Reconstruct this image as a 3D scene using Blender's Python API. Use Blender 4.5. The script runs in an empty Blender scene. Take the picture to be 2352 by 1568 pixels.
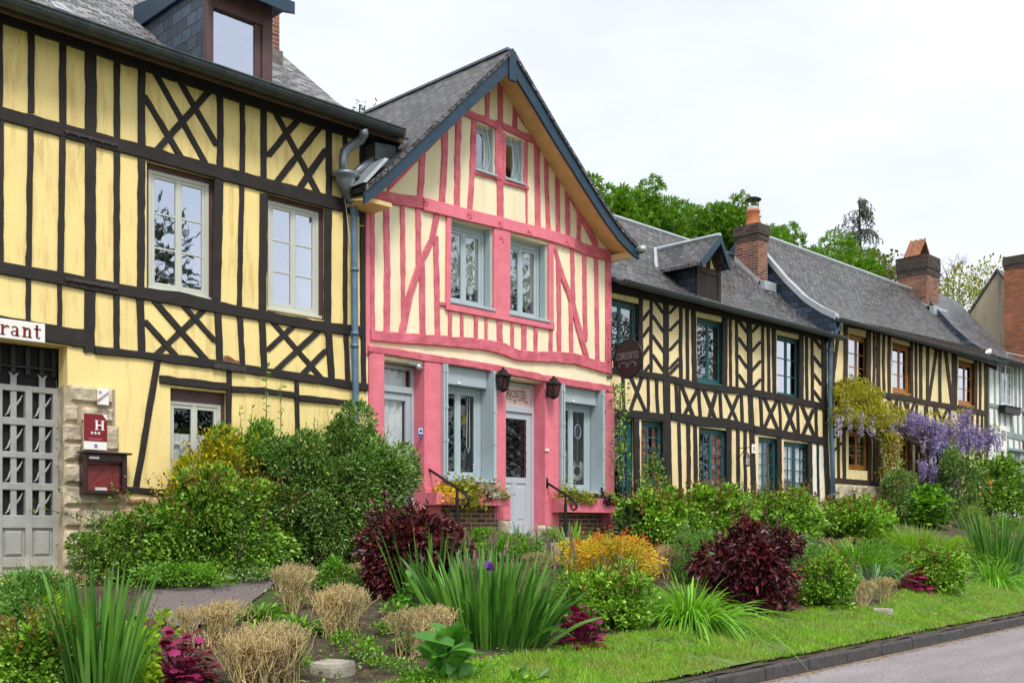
import bpy, math, random
import numpy as np
from mathutils import Vector, noise as mnoise
R = math.radians
random.seed(7)
rng = np.random.default_rng(11)
sc = bpy.context.scene
COL = sc.collection

# ------------------------------------------------------------------ camera model
F, HY, VX, EYE, D = 2450., 1210., 3600., 1.65, 12.73      # photo measured on a 2352 x 1568 grid
TH = math.atan2(VX - 1176, F)
FW = (math.cos(TH), math.sin(TH)); RT = (math.sin(TH), -math.cos(TH))
CR = {'A': (0, 0, .3296), 'B': (402, 0, .3296), 'C': (0, 459.4, .3296), 'D': (402, 402, .3296),
      'E': (0, 861.3, .3295), 'F': (803.9, 57.4, .3661), 'G': (803.9, 402, .29297), 'H': (803.9, 746.5, .3661),
      'I': (1320.7, 344.5, .29297), 'J': (1349.4, 660.4, .3662), 'K': (1780, 402, .29298), 'L': (1780, 717.8, .32963),
      'd': (0, 0, 1)}
def px(c, x, y):
    o = CR[c]; return o[0] + x * o[2], o[1] + y * o[2]
def ray(p):
    u = (p[0] - 1176) / F
    return (FW[0] + RT[0] * u, FW[1] + RT[1] * u, (HY - p[1]) / F)
def onY(p, Y):
    d = ray(p); t = (Y + D) / d[1]; return Vector((d[0] * t, Y, EYE + d[2] * t))
def onX(p, X):
    d = ray(p); t = X / d[0]; return Vector((X, -D + d[1] * t, EYE + d[2] * t))
def fz(c, x, y, Y): return onY(px(c, x, y), Y)
def depth(P): return P[0] * FW[0] + (P[1] + D) * FW[1]

cam_d = bpy.data.cameras.new('camera'); cam = bpy.data.objects.new('camera', cam_d); COL.objects.link(cam)
cam.location = (0, -D, EYE); cam.rotation_euler = (R(90), 0, TH - R(90))
cam_d.sensor_width = 36; cam_d.lens = F / 2352 * 36; cam_d.shift_y = (HY - 784) / 2352
cam_d.clip_start = .1; cam_d.clip_end = 3000
sc.camera = cam

# ------------------------------------------------------------------ materials
def nodes(name):
    m = bpy.data.materials.new(name); m.use_nodes = True
    nt = m.node_tree; b = nt.nodes['Principled BSDF']
    return m, nt, b
def N(nt, t, **kw):
    n = nt.nodes.new(t)
    for k, v in kw.items():
        if k.startswith('i_'): n.inputs[k[2:].replace('_', ' ')].default_value = v
        else: setattr(n, k, v)
    return n
def L(nt, a, b): nt.links.new(a, b)
def c4(c): return (c[0], c[1], c[2], 1)
def ramp(nt, stops, fac):
    r = N(nt, 'ShaderNodeValToRGB'); cr = r.color_ramp
    while len(cr.elements) < len(stops): cr.elements.new(.5)
    for e, (p, c) in zip(cr.elements, stops): e.position = p; e.color = c4(c)
    L(nt, fac, r.inputs[0]); return r.outputs[0]
def mapped(nt, coord, scale):
    tc = N(nt, 'ShaderNodeTexCoord'); mp = N(nt, 'ShaderNodeMapping')
    mp.inputs['Scale'].default_value = scale; L(nt, tc.outputs[coord], mp.inputs[0]); return mp.outputs[0]
def nz(nt, vec, scale, detail=4, rough=.6):
    n = N(nt, 'ShaderNodeTexNoise'); n.inputs['Scale'].default_value = scale
    n.inputs['Detail'].default_value = detail; n.inputs['Roughness'].default_value = rough
    L(nt, vec, n.inputs['Vector']); return n.outputs['Fac']
def bump(nt, b, h, strength=.3, dist=.02):
    bp = N(nt, 'ShaderNodeBump'); bp.inputs['Strength'].default_value = strength; bp.inputs['Distance'].default_value = dist
    L(nt, h, bp.inputs['Height']); L(nt, bp.outputs[0], b.inputs['Normal'])
def mix(nt, a, bcol, fac, mode='MIX'):
    m = N(nt, 'ShaderNodeMix', data_type='RGBA', blend_type=mode)
    for s, v in ((m.inputs[0], fac), (m.inputs[6], a), (m.inputs[7], bcol)):
        if hasattr(v, 'links') or hasattr(v, 'is_linked'): L(nt, v, s)
        elif isinstance(v, (int, float)): s.default_value = v
        else: s.default_value = c4(v)
    return m.outputs[2]
def sc3(c, k): return tuple(min(1, x * k) for x in c)

def m_simple(name, c, rough=.6, metal=0, var=.15, scale=6, bstr=.1):
    m, nt, b = nodes(name); v = mapped(nt, 'Object', (1, 1, 1))
    f = nz(nt, v, scale, 5)
    L(nt, ramp(nt, [(.3, sc3(c, 1 - var)), (.7, sc3(c, 1 + var))], f), b.inputs['Base Color'])
    b.inputs['Roughness'].default_value = rough; b.inputs['Metallic'].default_value = metal
    bump(nt, b, nz(nt, v, scale * 12, 3), bstr, .01); return m
def m_plaster(name, c, stain=(.3, .22, .1), st=.25):
    m, nt, b = nodes(name); v = mapped(nt, 'Object', (1, 1, 1))
    col = ramp(nt, [(.3, sc3(c, .93)), (.7, sc3(c, 1.05))], nz(nt, v, 1.7, 5))
    v2 = mapped(nt, 'Object', (5, 5, .7))
    s = ramp(nt, [(.50, (0, 0, 0)), (.70, (st * 2.1, st * 2.1, st * 2.1))], nz(nt, v2, 1.3, 6, .7))
    L(nt, mix(nt, col, stain, s), b.inputs['Base Color'])
    b.inputs['Roughness'].default_value = .9
    h = nz(nt, v, 38, 4, .65); bump(nt, b, h, .35, .015); return m
def m_timber(name, c, c2, rough=.75, bs=.5, wear=None):
    m, nt, b = nodes(name); v = mapped(nt, 'UV', (3, 45, 1)); v2 = mapped(nt, 'Object', (1, 1, 1))
    g = nz(nt, v, 1.0, 6, .7); f = nz(nt, v2, 5, 4)
    col = mix(nt, ramp(nt, [(.3, c), (.72, c2)], g), ramp(nt, [(.35, sc3(c, .8)), (.7, c2)], f), .5)
    if wear:
        col = mix(nt, col, wear, ramp(nt, [(.66, (0, 0, 0)), (.75, (.6, .6, .6))], nz(nt, mapped(nt, 'UV', (4, 20, 1)), 2.2, 6, .75)))
    L(nt, col, b.inputs['Base Color']); b.inputs['Roughness'].default_value = rough
    bump(nt, b, g, bs, .012); return m
def m_bricklike(name, cols, mortar, bw, bh, msize, rough=.8, spots=None, bs=.6, spotth=(.56, .66), tint=None, lich=5):
    m, nt, b = nodes(name); v = mapped(nt, 'UV', (1, 1, 1))
    br = N(nt, 'ShaderNodeTexBrick'); br.offset = .5
    for k, x in (('Scale', 1), ('Mortar Size', msize), ('Brick Width', bw), ('Row Height', bh), ('Mortar Smooth', .25), ('Bias', 0)):
        br.inputs[k].default_value = x
    br.inputs['Color1'].default_value = (0, 0, 0, 1); br.inputs['Color2'].default_value = (1, 1, 1, 1); br.inputs['Mortar'].default_value = (.5, .5, .5, 1)
    wv = N(nt, 'ShaderNodeVectorMath', operation='ADD'); wn = N(nt, 'ShaderNodeTexNoise'); wn.inputs['Scale'].default_value = 6
    L(nt, v, wn.inputs['Vector']); ws = N(nt, 'ShaderNodeVectorMath', operation='SCALE'); ws.inputs['Scale'].default_value = bh * .22
    L(nt, wn.outputs['Color'], ws.inputs[0]); L(nt, v, wv.inputs[0]); L(nt, ws.outputs[0], wv.inputs[1])
    L(nt, wv.outputs[0], br.inputs['Vector'])
    n = len(cols); st = [(.05 + .9 * i / (n - 1), c) for i, c in enumerate(cols)]
    col = ramp(nt, st, br.outputs['Color'])
    big = nz(nt, v, .9, 5, .65); col = mix(nt, col, ramp(nt, [(.3, (.55, .55, .55)), (.7, (1.25, 1.25, 1.25))], big), 1, 'MULTIPLY')
    if tint:
        col = mix(nt, col, tint, ramp(nt, [(.5, (0, 0, 0)), (.75, (.55, .55, .55))], nz(nt, mapped(nt, 'UV', (1.2, .5, 1)), 1.1, 4)))
    if spots:
        col = mix(nt, col, spots, ramp(nt, [(spotth[0], (0, 0, 0)), (spotth[1], (.75, .75, .75))], nz(nt, mapped(nt, 'UV', (1, 1.6, 1)), lich, 6, .72)))
    col = mix(nt, col, mortar, br.outputs['Fac'])
    L(nt, col, b.inputs['Base Color']); b.inputs['Roughness'].default_value = rough
    inv = N(nt, 'ShaderNodeMath', operation='SUBTRACT'); inv.inputs[0].default_value = 1; L(nt, br.outputs['Fac'], inv.inputs[1])
    sep = N(nt, 'ShaderNodeMath', operation='MULTIPLY_ADD'); L(nt, br.outputs['Color'], sep.inputs[0]); sep.inputs[1].default_value = .4
    L(nt, inv.outputs[0], sep.inputs[2]); ad = N(nt, 'ShaderNodeMath', operation='MULTIPLY_ADD')
    L(nt, nz(nt, v, 40, 3), ad.inputs[0]); ad.inputs[1].default_value = .35; L(nt, sep.outputs[0], ad.inputs[2])
    bump(nt, b, ad.outputs[0], bs, .03); return m
def m_glass(name, refl, tint=(.9, .95, .95), wav=.02, gcol=(.93, .95, 1)):
    m = bpy.data.materials.new(name); m.use_nodes = True; nt = m.node_tree; nt.nodes.clear()
    o = N(nt, 'ShaderNodeOutputMaterial'); t = N(nt, 'ShaderNodeBsdfTransparent'); g = N(nt, 'ShaderNodeBsdfGlossy')
    t.inputs[0].default_value = c4(tint); g.inputs['Roughness'].default_value = .015; g.inputs['Color'].default_value = c4(gcol)
    lw = N(nt, 'ShaderNodeLayerWeight'); lw.inputs[0].default_value = .5; pw = N(nt, 'ShaderNodeMath', operation='POWER'); pw.inputs[1].default_value = 4; L(nt, lw.outputs['Facing'], pw.inputs[0])
    ma = N(nt, 'ShaderNodeMath', operation='ADD', use_clamp=True); ma.inputs[1].default_value = refl; L(nt, pw.outputs[0], ma.inputs[0])
    mx = N(nt, 'ShaderNodeMixShader'); L(nt, ma.outputs[0], mx.inputs[0]); L(nt, t.outputs[0], mx.inputs[1]); L(nt, g.outputs[0], mx.inputs[2])
    v = mapped(nt, 'Object', (1, 1, 1)); bp = N(nt, 'ShaderNodeBump'); bp.inputs['Strength'].default_value = wav; bp.inputs['Distance'].default_value = .05
    L(nt, nz(nt, v, 3.5, 2), bp.inputs['Height']); L(nt, bp.outputs[0], g.inputs['Normal'])
    L(nt, mx.outputs[0], o.inputs[0]); return m
def m_leaf(name, cols, rough=.42, trans=.28, spec=.5, patch=None):
    m, nt, b = nodes(name)
    gm = N(nt, 'ShaderNodeNewGeometry')
    n = len(cols); st = [(i / max(1, n - 1), c) for i, c in enumerate(cols)]
    col = ramp(nt, st, gm.outputs['Random Per Island'])
    f = nz(nt, mapped(nt, 'Object', (1, 1, 1)), 2.2, 3)
    col = mix(nt, col, ramp(nt, [(.3, (.7, .72, .7)), (.7, (1.25, 1.2, 1.05))], f), 1, 'MULTIPLY')
    if patch: col = mix(nt, col, patch, ramp(nt, [(.45, (0, 0, 0)), (.62, (.75, .75, .75))], nz(nt, mapped(nt, 'Object', (1, 1, 1)), 1.9, 5, .7)))
    L(nt, col, b.inputs['Base Color']); b.inputs['Roughness'].default_value = rough
    b.inputs['Specular IOR Level'].default_value = spec
    o = nt.nodes['Material Output']; t = N(nt, 'ShaderNodeBsdfTranslucent'); mx = N(nt, 'ShaderNodeMixShader')
    L(nt, mix(nt, col, (1.5, 1.4, .6), 1, 'MULTIPLY'), t.inputs[0])
    mx.inputs[0].default_value = trans; L(nt, b.outputs[0], mx.inputs[1]); L(nt, t.outputs[0], mx.inputs[2]); L(nt, mx.outputs[0], o.inputs[0])
    return m

M = {}
M['yplaster'] = m_plaster('yellow_plaster', (.92, .73, .31), (.55, .36, .12), .3)
M['cplaster'] = m_plaster('cream_plaster', (.90, .81, .57), (.65, .52, .32), .18)
M['gplaster'] = m_plaster('straw_plaster', (.88, .71, .40), (.5, .36, .16), .3)
M['bplaster'] = m_plaster('pale_straw_plaster', (.86, .72, .38), (.5, .4, .2), .3)
M['wplaster'] = m_plaster('white_plaster', (.86, .86, .83), (.5, .52, .5), .2)
M['wpanel'] = m_plaster('chalk_plaster', (.84, .80, .70), (.5, .45, .35), .2)
M['grender'] = m_plaster('beige_render', (.42, .36, .27), (.2, .18, .14), .5)
M['dark_timber'] = m_timber('dark_oak', (.006, .005, .0045), (.026, .018, .015), .7, .5, (.10, .088, .08))
M['brown_timber'] = m_timber('brown_oak', (.016, .0095, .006), (.062, .034, .018), .75, .5)
M['gate_oak'] = m_timber('grey_oak', (.30, .31, .30), (.43, .44, .42), .6, .2)
M['purple_wood'] = m_timber('plum_wood', (.075, .035, .038), (.13, .065, .07), .6, .3)
M['pink'] = m_timber('pink_paint', (.50, .07, .11), (.85, .23, .30), .65, 1.)
M['pinkflat'] = m_timber('pink_paint_smooth', (.74, .17, .23), (.85, .23, .30), .65, .35)
M['pinkmetal'] = m_simple('pink_painted_metal', (.81, .20, .265), .4, .1, .1, 5, .1)
M['green_timber'] = m_timber('grey_green_timber', (.20, .27, .26), (.32, .40, .39), .7, .4)
M['navy'] = m_timber('navy_board', (.008, .032, .065), (.02, .055, .10), .5, .3)
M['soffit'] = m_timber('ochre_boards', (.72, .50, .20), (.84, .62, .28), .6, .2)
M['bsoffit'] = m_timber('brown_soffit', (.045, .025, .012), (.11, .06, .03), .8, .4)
M['slate'] = m_bricklike('old_slate', [(.045, .045, .05), (.13, .13, .135), (.33, .33, .34), (.075, .07, .07)], (.010, .010, .011), .22, .115, .011, .5, (.55, .55, .53), 1, (.52, .66), None, 8)
M['slate_moss'] = m_bricklike('weathered_slate', [(.030, .029, .032), (.075, .073, .078), (.135, .132, .14), (.05, .046, .047)], (.006, .006, .006), .22, .12, .012, .45, (.40, .40, .36), 1, (.53, .66), (.085, .078, .045), 7)
M['slate_plain'] = m_bricklike('clean_slate', [(.075, .08, .09), (.11, .115, .125), (.16, .165, .175)], (.02, .02, .022), .22, .13, .008, .4, None, .8)
M['slate_blue'] = m_bricklike('blue_slate', [(.018, .034, .062), (.032, .055, .098), (.06, .09, .145)], (.010, .012, .016), .26, .16, .010, .38, None, .8)
M['redbrick'] = m_bricklike('red_brick', [(.11, .035, .02), (.26, .08, .04), (.36, .13, .07), (.17, .06, .045)], (.30, .26, .21), .215, .07, .010, .85, (.06, .05, .045), .8, (.56, .68), None, 4)
M['orangebrick'] = m_bricklike('orange_brick', [(.20, .055, .02), (.42, .12, .045), (.36, .10, .04), (.26, .08, .035)], (.28, .2, .15), .215, .065, .008, .85, (.45, .40, .36), .8, (.60, .66), None, 9)
M['plinthbrick'] = m_bricklike('brown_brick', [(.075, .035, .025), (.15, .065, .04), (.22, .10, .07), (.10, .06, .06)], (.40, .33, .2), .215, .075, .012, .85, None, .8)
M['stone'] = m_simple('pale_stone', (.48, .41, .30), .9, 0, .55, 4.5, 1.)
M['ochrestone'] = m_simple('ochre_stone', (.52, .36, .19), .9, 0, .28, 5, .9)
M['mortar'] = m_simple('lime_mortar', (.42, .34, .22), .95, 0, .2, 9, .7)
M['zinc'] = m_simple('grey_zinc', (.17, .20, .23), .42, .55, .25, 5, .05)
M['zinc_light'] = m_simple('bright_zinc', (.50, .54, .58), .4, .55, .15, 4, .05)
M['zinc_green'] = m_simple('dull_zinc', (.065, .08, .085), .45, .5, .3, 6, .05)
M['pipe_blue'] = m_simple('blue_grey_pipe', (.10, .18, .26), .45, .3, .3, 4, .05)
M['greyframe'] = m_simple('grey_green_paint', (.55, .57, .51), .45, 0, .04, 3, .02)
M['blueframe'] = m_simple('grey_blue_paint', (.40, .48, .52), .45, 0, .05, 3, .02)
M['doorgrey'] = m_simple('pale_blue_door_paint', (.46, .52, .58), .45, 0, .04, 3, .02)
M['teal'] = m_simple('teal_paint', (.010, .095, .11), .4, 0, .2, 4, .05)
M['amber'] = m_simple('varnished_wood', (.36, .135, .018), .4, 0, .25, 5, .1)
M['whiteframe'] = m_simple('chalky_white_paint', (.70, .72, .72), .5, 0, .05, 3, .02)
M['iron'] = m_simple('black_iron', (.012, .012, .013), .45, .3, .3, 8, .1)
M['strap'] = m_simple('rusty_strap', (.06, .05, .05), .6, .4, .4, 9, .2)
M['dark'] = m_simple('interior_shade', (.008, .008, .009), .8, 0, .1, 3, .02)  # near-black colour stands in for the shade indoors
M['red_sign'] = m_simple('dark_red_sign', (.20, .008, .014), .3, 0, .05, 2, 0)
M['white'] = m_simple('white_sign', (.85, .84, .82), .5, 0, .02, 2, 0)
M['ink'] = m_simple('black_ink', (.012, .012, .014), .5, 0, .02, 2, 0)
M['sign_letters'] = m_simple('grey_letters', (.20, .19, .19), .5, 0, .05, 2, 0)
M['redletters'] = m_simple('maroon_letters', (.17, .006, .012), .5, 0, .05, 2, 0)
M['blue'] = m_simple('blue_sticker', (.02, .10, .33), .4, 0, .05, 2, 0)
M['boxwood'] = m_simple('mahogany_box', (.035, .012, .011), .35, 0, .3, 6, .1)
M['boxback'] = m_simple('red_felt', (.24, .03, .03), .9, 0, .1, 6, .1)
M['terracotta'] = m_simple('terracotta', (.52, .17, .07), .8, 0, .2, 6, .2)
M['tile'] = m_simple('lichened_tile', (.28, .12, .06), .85, 0, .5, 7, .3)
M['capstone'] = m_bricklike('sooty_brick', [(.025, .02, .018), (.06, .042, .035), (.10, .06, .045)], (.09, .08, .07), .215, .075, .010, .9, (.14, .13, .10), .9, (.6, .7), None, 6)
M['capgrey'] = m_simple('grey_cap', (.16, .15, .14), .9, 0, .4, 7, .6)
M['creamwood'] = m_simple('cream_wood', (.78, .66, .36), .6, 0, .08, 4, .1)
M['curtain'] = m_simple('white_curtain', (.82, .82, .84), .9, 0, .05, 4, .05)
M['lace'] = m_leaf('lace', [(.72, .78, .74), (.76, .82, .78)], .9, .3, .1)
M['redcurtain'] = m_simple('red_patterned_curtain', (.48, .14, .09), .9, 0, .75, 16, .05)
M['g_sky'] = m_glass('sky_glass', .55, wav=.012, gcol=(.80, .84, .95))
M['g_mid'] = m_glass('window_glass', .24, wav=.015, gcol=(.86, .9, 1))
M['g_low'] = m_glass('shop_glass', .07, (.92, .94, .94), wav=.012, gcol=(.7, .75, .8))
M['asphalt'] = None
M['rock'] = m_simple('step_stone', (.34, .31, .26), .95, 0, .35, 7, .9)
M['path'] = m_simple('path_asphalt', (.20, .165, .165), .95, 0, .25, 30, .8)
M['bark'] = m_simple('bark', (.075, .055, .04), .95, 0, .4, 8, .8)
M['stem'] = m_simple('green_stem', (.07, .09, .03), .7, 0, .3, 8, .2)
M['dove'] = m_simple('white_feather', (.82, .81, .80), .7, 0, .05, 8, .1)

# ------------------------------------------------------------------ objects
def link(o): COL.objects.link(o); return o
class MB:
    def __init__(s): s.v = []; s.f = []; s.uv = []
    def add(s, vs, fs, uvs=None):
        o = len(s.v); s.v += [tuple(v) for v in vs]
        for i, f in enumerate(fs):
            s.f.append(tuple(o + k for k in f)); s.uv.append(uvs[i] if uvs else None)
    def box(s, x0, x1, y0, y1, z0, z1):
        x0, x1 = sorted((x0, x1)); y0, y1 = sorted((y0, y1)); z0, z1 = sorted((z0, z1))
        s.add([(x0, y0, z0), (x1, y0, z0), (x1, y1, z0), (x0, y1, z0), (x0, y0, z1), (x1, y0, z1), (x1, y1, z1), (x0, y1, z1)],
              [(0, 3, 2, 1), (4, 5, 6, 7), (0, 1, 5, 4), (1, 2, 6, 5), (2, 3, 7, 6), (3, 0, 4, 7)]); return s
    def bbox(s, x0, x1, y0, y1, z0, z1, b=.006):      # box with chamfered front (-Y) edges
        x0, x1 = sorted((x0, x1)); y0, y1 = sorted((y0, y1)); z0, z1 = sorted((z0, z1))
        v = [(x0, y1, z0), (x1, y1, z0), (x1, y1, z1), (x0, y1, z1), (x0, y0 + b, z0), (x1, y0 + b, z0), (x1, y0 + b, z1), (x0, y0 + b, z1),
             (x0 + b, y0, z0 + b), (x1 - b, y0, z0 + b), (x1 - b, y0, z1 - b), (x0 + b, y0, z1 - b)]
        s.add(v, [(0, 3, 2, 1)] + [(i, (i + 1) % 4, 4 + (i + 1) % 4, 4 + i) for i in range(4)] + [(4 + i, 4 + (i + 1) % 4, 8 + (i + 1) % 4, 8 + i) for i in range(4)] + [(8, 9, 10, 11)]); return s
    def tube(s, pts, r, n=8, caps=True):
        pts = [Vector(p) for p in pts]; k = len(pts); rs = r if isinstance(r, (list, tuple)) else [r] * k
        o = len(s.v); up = None; ln = 0; lens = []
        for i, p in enumerate(pts):
            t = (pts[min(i + 1, k - 1)] - pts[max(i - 1, 0)]).normalized()
            if up is None:
                up = Vector((0, 0, 1)) if abs(t.z) < .9 else Vector((1, 0, 0))
            a = t.cross(up); a = a.normalized() if a.length > 1e-6 else Vector((1, 0, 0)); up = a.cross(t).normalized()
            for j in range(n):
                q = 2 * math.pi * j / n; s.v.append(tuple(p + (a * math.cos(q) + up * math.sin(q)) * rs[i]))
            if i: ln += (p - pts[i - 1]).length
            lens.append(ln)
        for i in range(k - 1):
            for j in range(n):
                s.f.append((o + i * n + j, o + i * n + (j + 1) % n, o + (i + 1) * n + (j + 1) % n, o + (i + 1) * n + j))
                s.uv.append([(lens[i], j * .05), (lens[i], j * .05 + .05), (lens[i + 1], j * .05 + .05), (lens[i + 1], j * .05)])
        if caps:
            s.f.append(tuple(o + j for j in range(n))[::-1]); s.uv.append(None)
            s.f.append(tuple(o + (k - 1) * n + j for j in range(n))); s.uv.append(None)
        return s
    def lathe(s, c, prof, n=16, axis='z'):
        o = len(s.v); c = Vector(c)
        for r, h in prof:
            for j in range(n):
                q = 2 * math.pi * (j + .5) / n
                d = Vector((r * math.cos(q), r * math.sin(q), h)) if axis == 'z' else Vector((h, r * math.cos(q), r * math.sin(q)))
                s.v.append(tuple(c + d))
        k = len(prof)
        for i in range(k - 1):
            for j in range(n):
                s.f.append((o + i * n + j, o + i * n + (j + 1) % n, o + (i + 1) * n + (j + 1) % n, o + (i + 1) * n + j)); s.uv.append(None)
        s.f.append(tuple(o + j for j in range(n))[::-1]); s.uv.append(None)
        s.f.append(tuple(o + (k - 1) * n + j for j in range(n))); s.uv.append(None); return s
    def prism(s, poly, d):                            # polygon (3-D points) extruded along vector d
        p = [Vector(q) for q in poly]; k = len(p); d = Vector(d)
        s.add(p + [q + d for q in p], [tuple(range(k))[::-1], tuple(range(k, 2 * k))] + [(i, (i + 1) % k, k + (i + 1) % k, k + i) for i in range(k)]); return s
    def quad(s, a, b, c, d): s.add([a, b, c, d], [(0, 1, 2, 3)]); return s
    def build(s, name, mat, parent=None, smooth=False, label=None):
        me = bpy.data.meshes.new(name); me.from_pydata(s.v, [], s.f); me.update()
        uvl = me.uv_layers.new(name='UVMap'); co = np.empty(len(me.loops) * 2); i = 0
        vs = me.vertices
        for p, u in zip(me.polygons, s.uv):
            n = p.normal
            if u is None:
                ux = Vector((-n.y, n.x, 0)); ux = ux.normalized() if ux.length > .05 else Vector((1, 0, 0))
                if abs(n.z) <= .9 and abs(ux.x) > .7 and ux.x < 0: ux = -ux
                uy = n.cross(ux)
                if uy.z < 0: uy = -uy
                for vi in p.vertices:
                    q = vs[vi].co; co[i] = q.dot(ux); co[i + 1] = q.dot(uy); i += 2
            else:
                for a in u: co[i] = a[0]; co[i + 1] = a[1]; i += 2
        uvl.data.foreach_set('uv', co)
        me.materials.append(mat)
        if smooth: me.polygons.foreach_set('use_smooth', [True] * len(me.polygons))
        return place(bpy.data.objects.new(name, me), parent, label)
def wloc(o):
    l = Vector((0, 0, 0))
    while o: l += o.location; o = o.parent
    return l
def place(o, parent, label=None):
    link(o)
    if parent: o.parent = parent; o.location = -wloc(parent)
    if label: o['label'] = label
    return o
def tag(o, label, cat, group=None, kind=None):
    o['label'] = label; o['category'] = cat
    if group: o['group'] = group
    if kind: o['kind'] = kind
    return o
def thing(name, loc, label, cat, group=None):
    o = bpy.data.objects.new(name, None); o.empty_display_size = .2; o.location = loc; link(o); return tag(o, label, cat, group)
def np_mesh(name, verts, faces, mat, parent=None, smooth=False):   # verts (V,3), faces (Fn,k)
    me = bpy.data.meshes.new(name); nf, k = faces.shape
    me.vertices.add(len(verts)); me.vertices.foreach_set('co', np.asarray(verts, np.float32).ravel())
    me.loops.add(nf * k); me.loops.foreach_set('vertex_index', faces.astype(np.int32).ravel())
    me.polygons.add(nf); me.polygons.foreach_set('loop_start', np.arange(nf, dtype=np.int32) * k); 
    me.polygons.foreach_set('loop_total', np.full(nf, k, np.int32)); me.update(calc_edges=True); me.materials.append(mat)
    if smooth: me.polygons.foreach_set('use_smooth', [True] * nf)
    return place(bpy.data.objects.new(name, me), parent)

def text(parent, name, s, mat, x0, x1, z0, z1, Y, face='y', bold=.0, depth=.004, X=0):
    cu = bpy.data.curves.new(name, 'FONT'); cu.body = s; cu.extrude = .02; cu.offset = bold; cu.resolution_u = 3
    o = bpy.data.objects.new(name, cu); link(o); bpy.context.view_layer.update()
    me = bpy.data.meshes.new_from_object(o.evaluated_get(bpy.context.evaluated_depsgraph_get()))
    bpy.data.objects.remove(o)
    co = np.empty(len(me.vertices) * 3); me.vertices.foreach_get('co', co); co = co.reshape(-1, 3)
    mn = co.min(0); mx = co.max(0); u = (co[:, 0] - mn[0]) / (mx[0] - mn[0]); w = (co[:, 1] - mn[1]) / (mx[1] - mn[1]); d = (co[:, 2] - mn[2]) / (mx[2] - mn[2])
    out = np.empty_like(co)
    if face == 'y': out[:, 0] = x0 + u * (x1 - x0); out[:, 1] = Y - d * depth; out[:, 2] = z0 + w * (z1 - z0)
    else: out[:, 0] = X - d * depth; out[:, 1] = x0 + u * (x1 - x0); out[:, 2] = z0 + w * (z1 - z0)
    me.vertices.foreach_set('co', out.ravel()); me.materials.clear(); me.materials.append(mat); me.update(); me.name = name
    return place(bpy.data.objects.new(name, me), parent)

# ------------------------------------------------------------------ terrain
def kY(X): return -6.65 + .045 * (X - 9.87)
HBX = [-20, 4.8, 12, 24, 34, 60]; HBZ = [.75, 1.0, 1.36, 1.95, 2.25, 2.6]
def hb(X): return float(np.interp(X, HBX, HBZ))
def g(X, Y):
    k = kY(X)
    if Y < k: return 0.
    s = min(1., (Y - k) / (-.3 - k)); h = hb(X)
    return .15 + (h - .15) * s
def gp(x, y):
    d = ray((x, y)); t = 4.
    while t < 90:
        X = d[0] * t; Y = -D + d[1] * t
        if EYE + d[2] * t < g(X, Y): break
        t += .02
    return Vector((X, Y, g(X, Y)))

def structure(o): o['kind'] = 'structure'; return o
def sheet(name, mat, xs, yf0, yf1, ny, dz, amp=0., nsc=2.):
    mb = MB(); W = ny + 1; vs = []
    for X in xs:
        a, b = yf0(X), yf1(X)
        for j in range(W):
            Y = a + (b - a) * j / ny
            vs.append((X, Y, g(X, Y) + dz + amp * mnoise.noise(Vector((X * nsc, Y * nsc, 0)))))
    fs = [(i * W + j, (i + 1) * W + j, (i + 1) * W + j + 1, i * W + j + 1) for i in range(len(xs) - 1) for j in range(ny)]
    mb.add(vs, fs); return mb.build(name, mat, None, True)

def m_soil():
    m, nt, b = nodes('soil_and_mulch'); v = mapped(nt, 'Object', (1, 1, 1))
    c = ramp(nt, [(.3, (.03, .02, .015)), (.55, (.10, .065, .045)), (.72, (.20, .15, .10))], nz(nt, v, 3, 6, .7))
    c = mix(nt, c, (.36, .30, .23), ramp(nt, [(.60, (0, 0, 0)), (.68, (.8, .8, .8))], nz(nt, v, 42, 4, .7)))
    c = mix(nt, c, (.06, .13, .02), ramp(nt, [(.52, (0, 0, 0)), (.62, (.8, .8, .8))], nz(nt, v, 1.6, 5, .75)))
    L(nt, c, b.inputs['Base Color']); b.inputs['Roughness'].default_value = 1
    bump(nt, b, nz(nt, v, 30, 5, .75), 1, .03); return m
def m_asphalt():
    m, nt, b = nodes('road_asphalt'); v = mapped(nt, 'Object', (1, 1, 1))
    c = ramp(nt, [(.38, (.15, .135, .14)), (.5, (.29, .265, .275)), (.62, (.50, .47, .48))], nz(nt, v, 26, 8, .95))
    c = mix(nt, c, ramp(nt, [(.3, (.74, .73, .73)), (.7, (1.12, 1.1, 1.1))], nz(nt, mapped(nt, 'Object', (.35, 1.4, 1)), 1.1, 6, .65)), 1, 'MULTIPLY')
    L(nt, c, b.inputs['Base Color']); b.inputs['Roughness'].default_value = .9
    bump(nt, b, nz(nt, v, 90, 3, .8), .7, .012); return m
def m_kerb():
    m, nt, b = nodes('kerb_stone'); v = mapped(nt, 'Object', (1, 1, 1))
    c = ramp(nt, [(.3, (.025, .024, .025)), (.62, (.075, .072, .07)), (.8, (.22, .21, .2))], nz(nt, v, 14, 5, .75))
    L(nt, c, b.inputs['Base Color']); b.inputs['Roughness'].default_value = .85
    bump(nt, b, nz(nt, v, 60, 4), .5, .01); return m
M['soil'] = m_soil(); M['asphalt'] = m_asphalt(); M['kerb'] = m_kerb()
M['hill'] = m_simple('hill_grass', (.06, .10, .02), 1, 0, .4, .5, .3)
M['lawn'] = m_simple('lawn_turf', (.11, .18, .028), 1, 0, .5, 7, .8)
xs = np.concatenate([np.linspace(-40, 2, 15), np.linspace(2.6, 30, 110), np.linspace(31, 90, 30)])
structure(sheet('ground', M['soil'], xs, lambda X: kY(X) + .06, lambda X: 1.0, 46, 0, .03, 3.))
mb = MB(); mb.box(-400, 600, -500, 900, -1.2, -.6); structure(mb.build('terrain', M['hill']))
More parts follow.
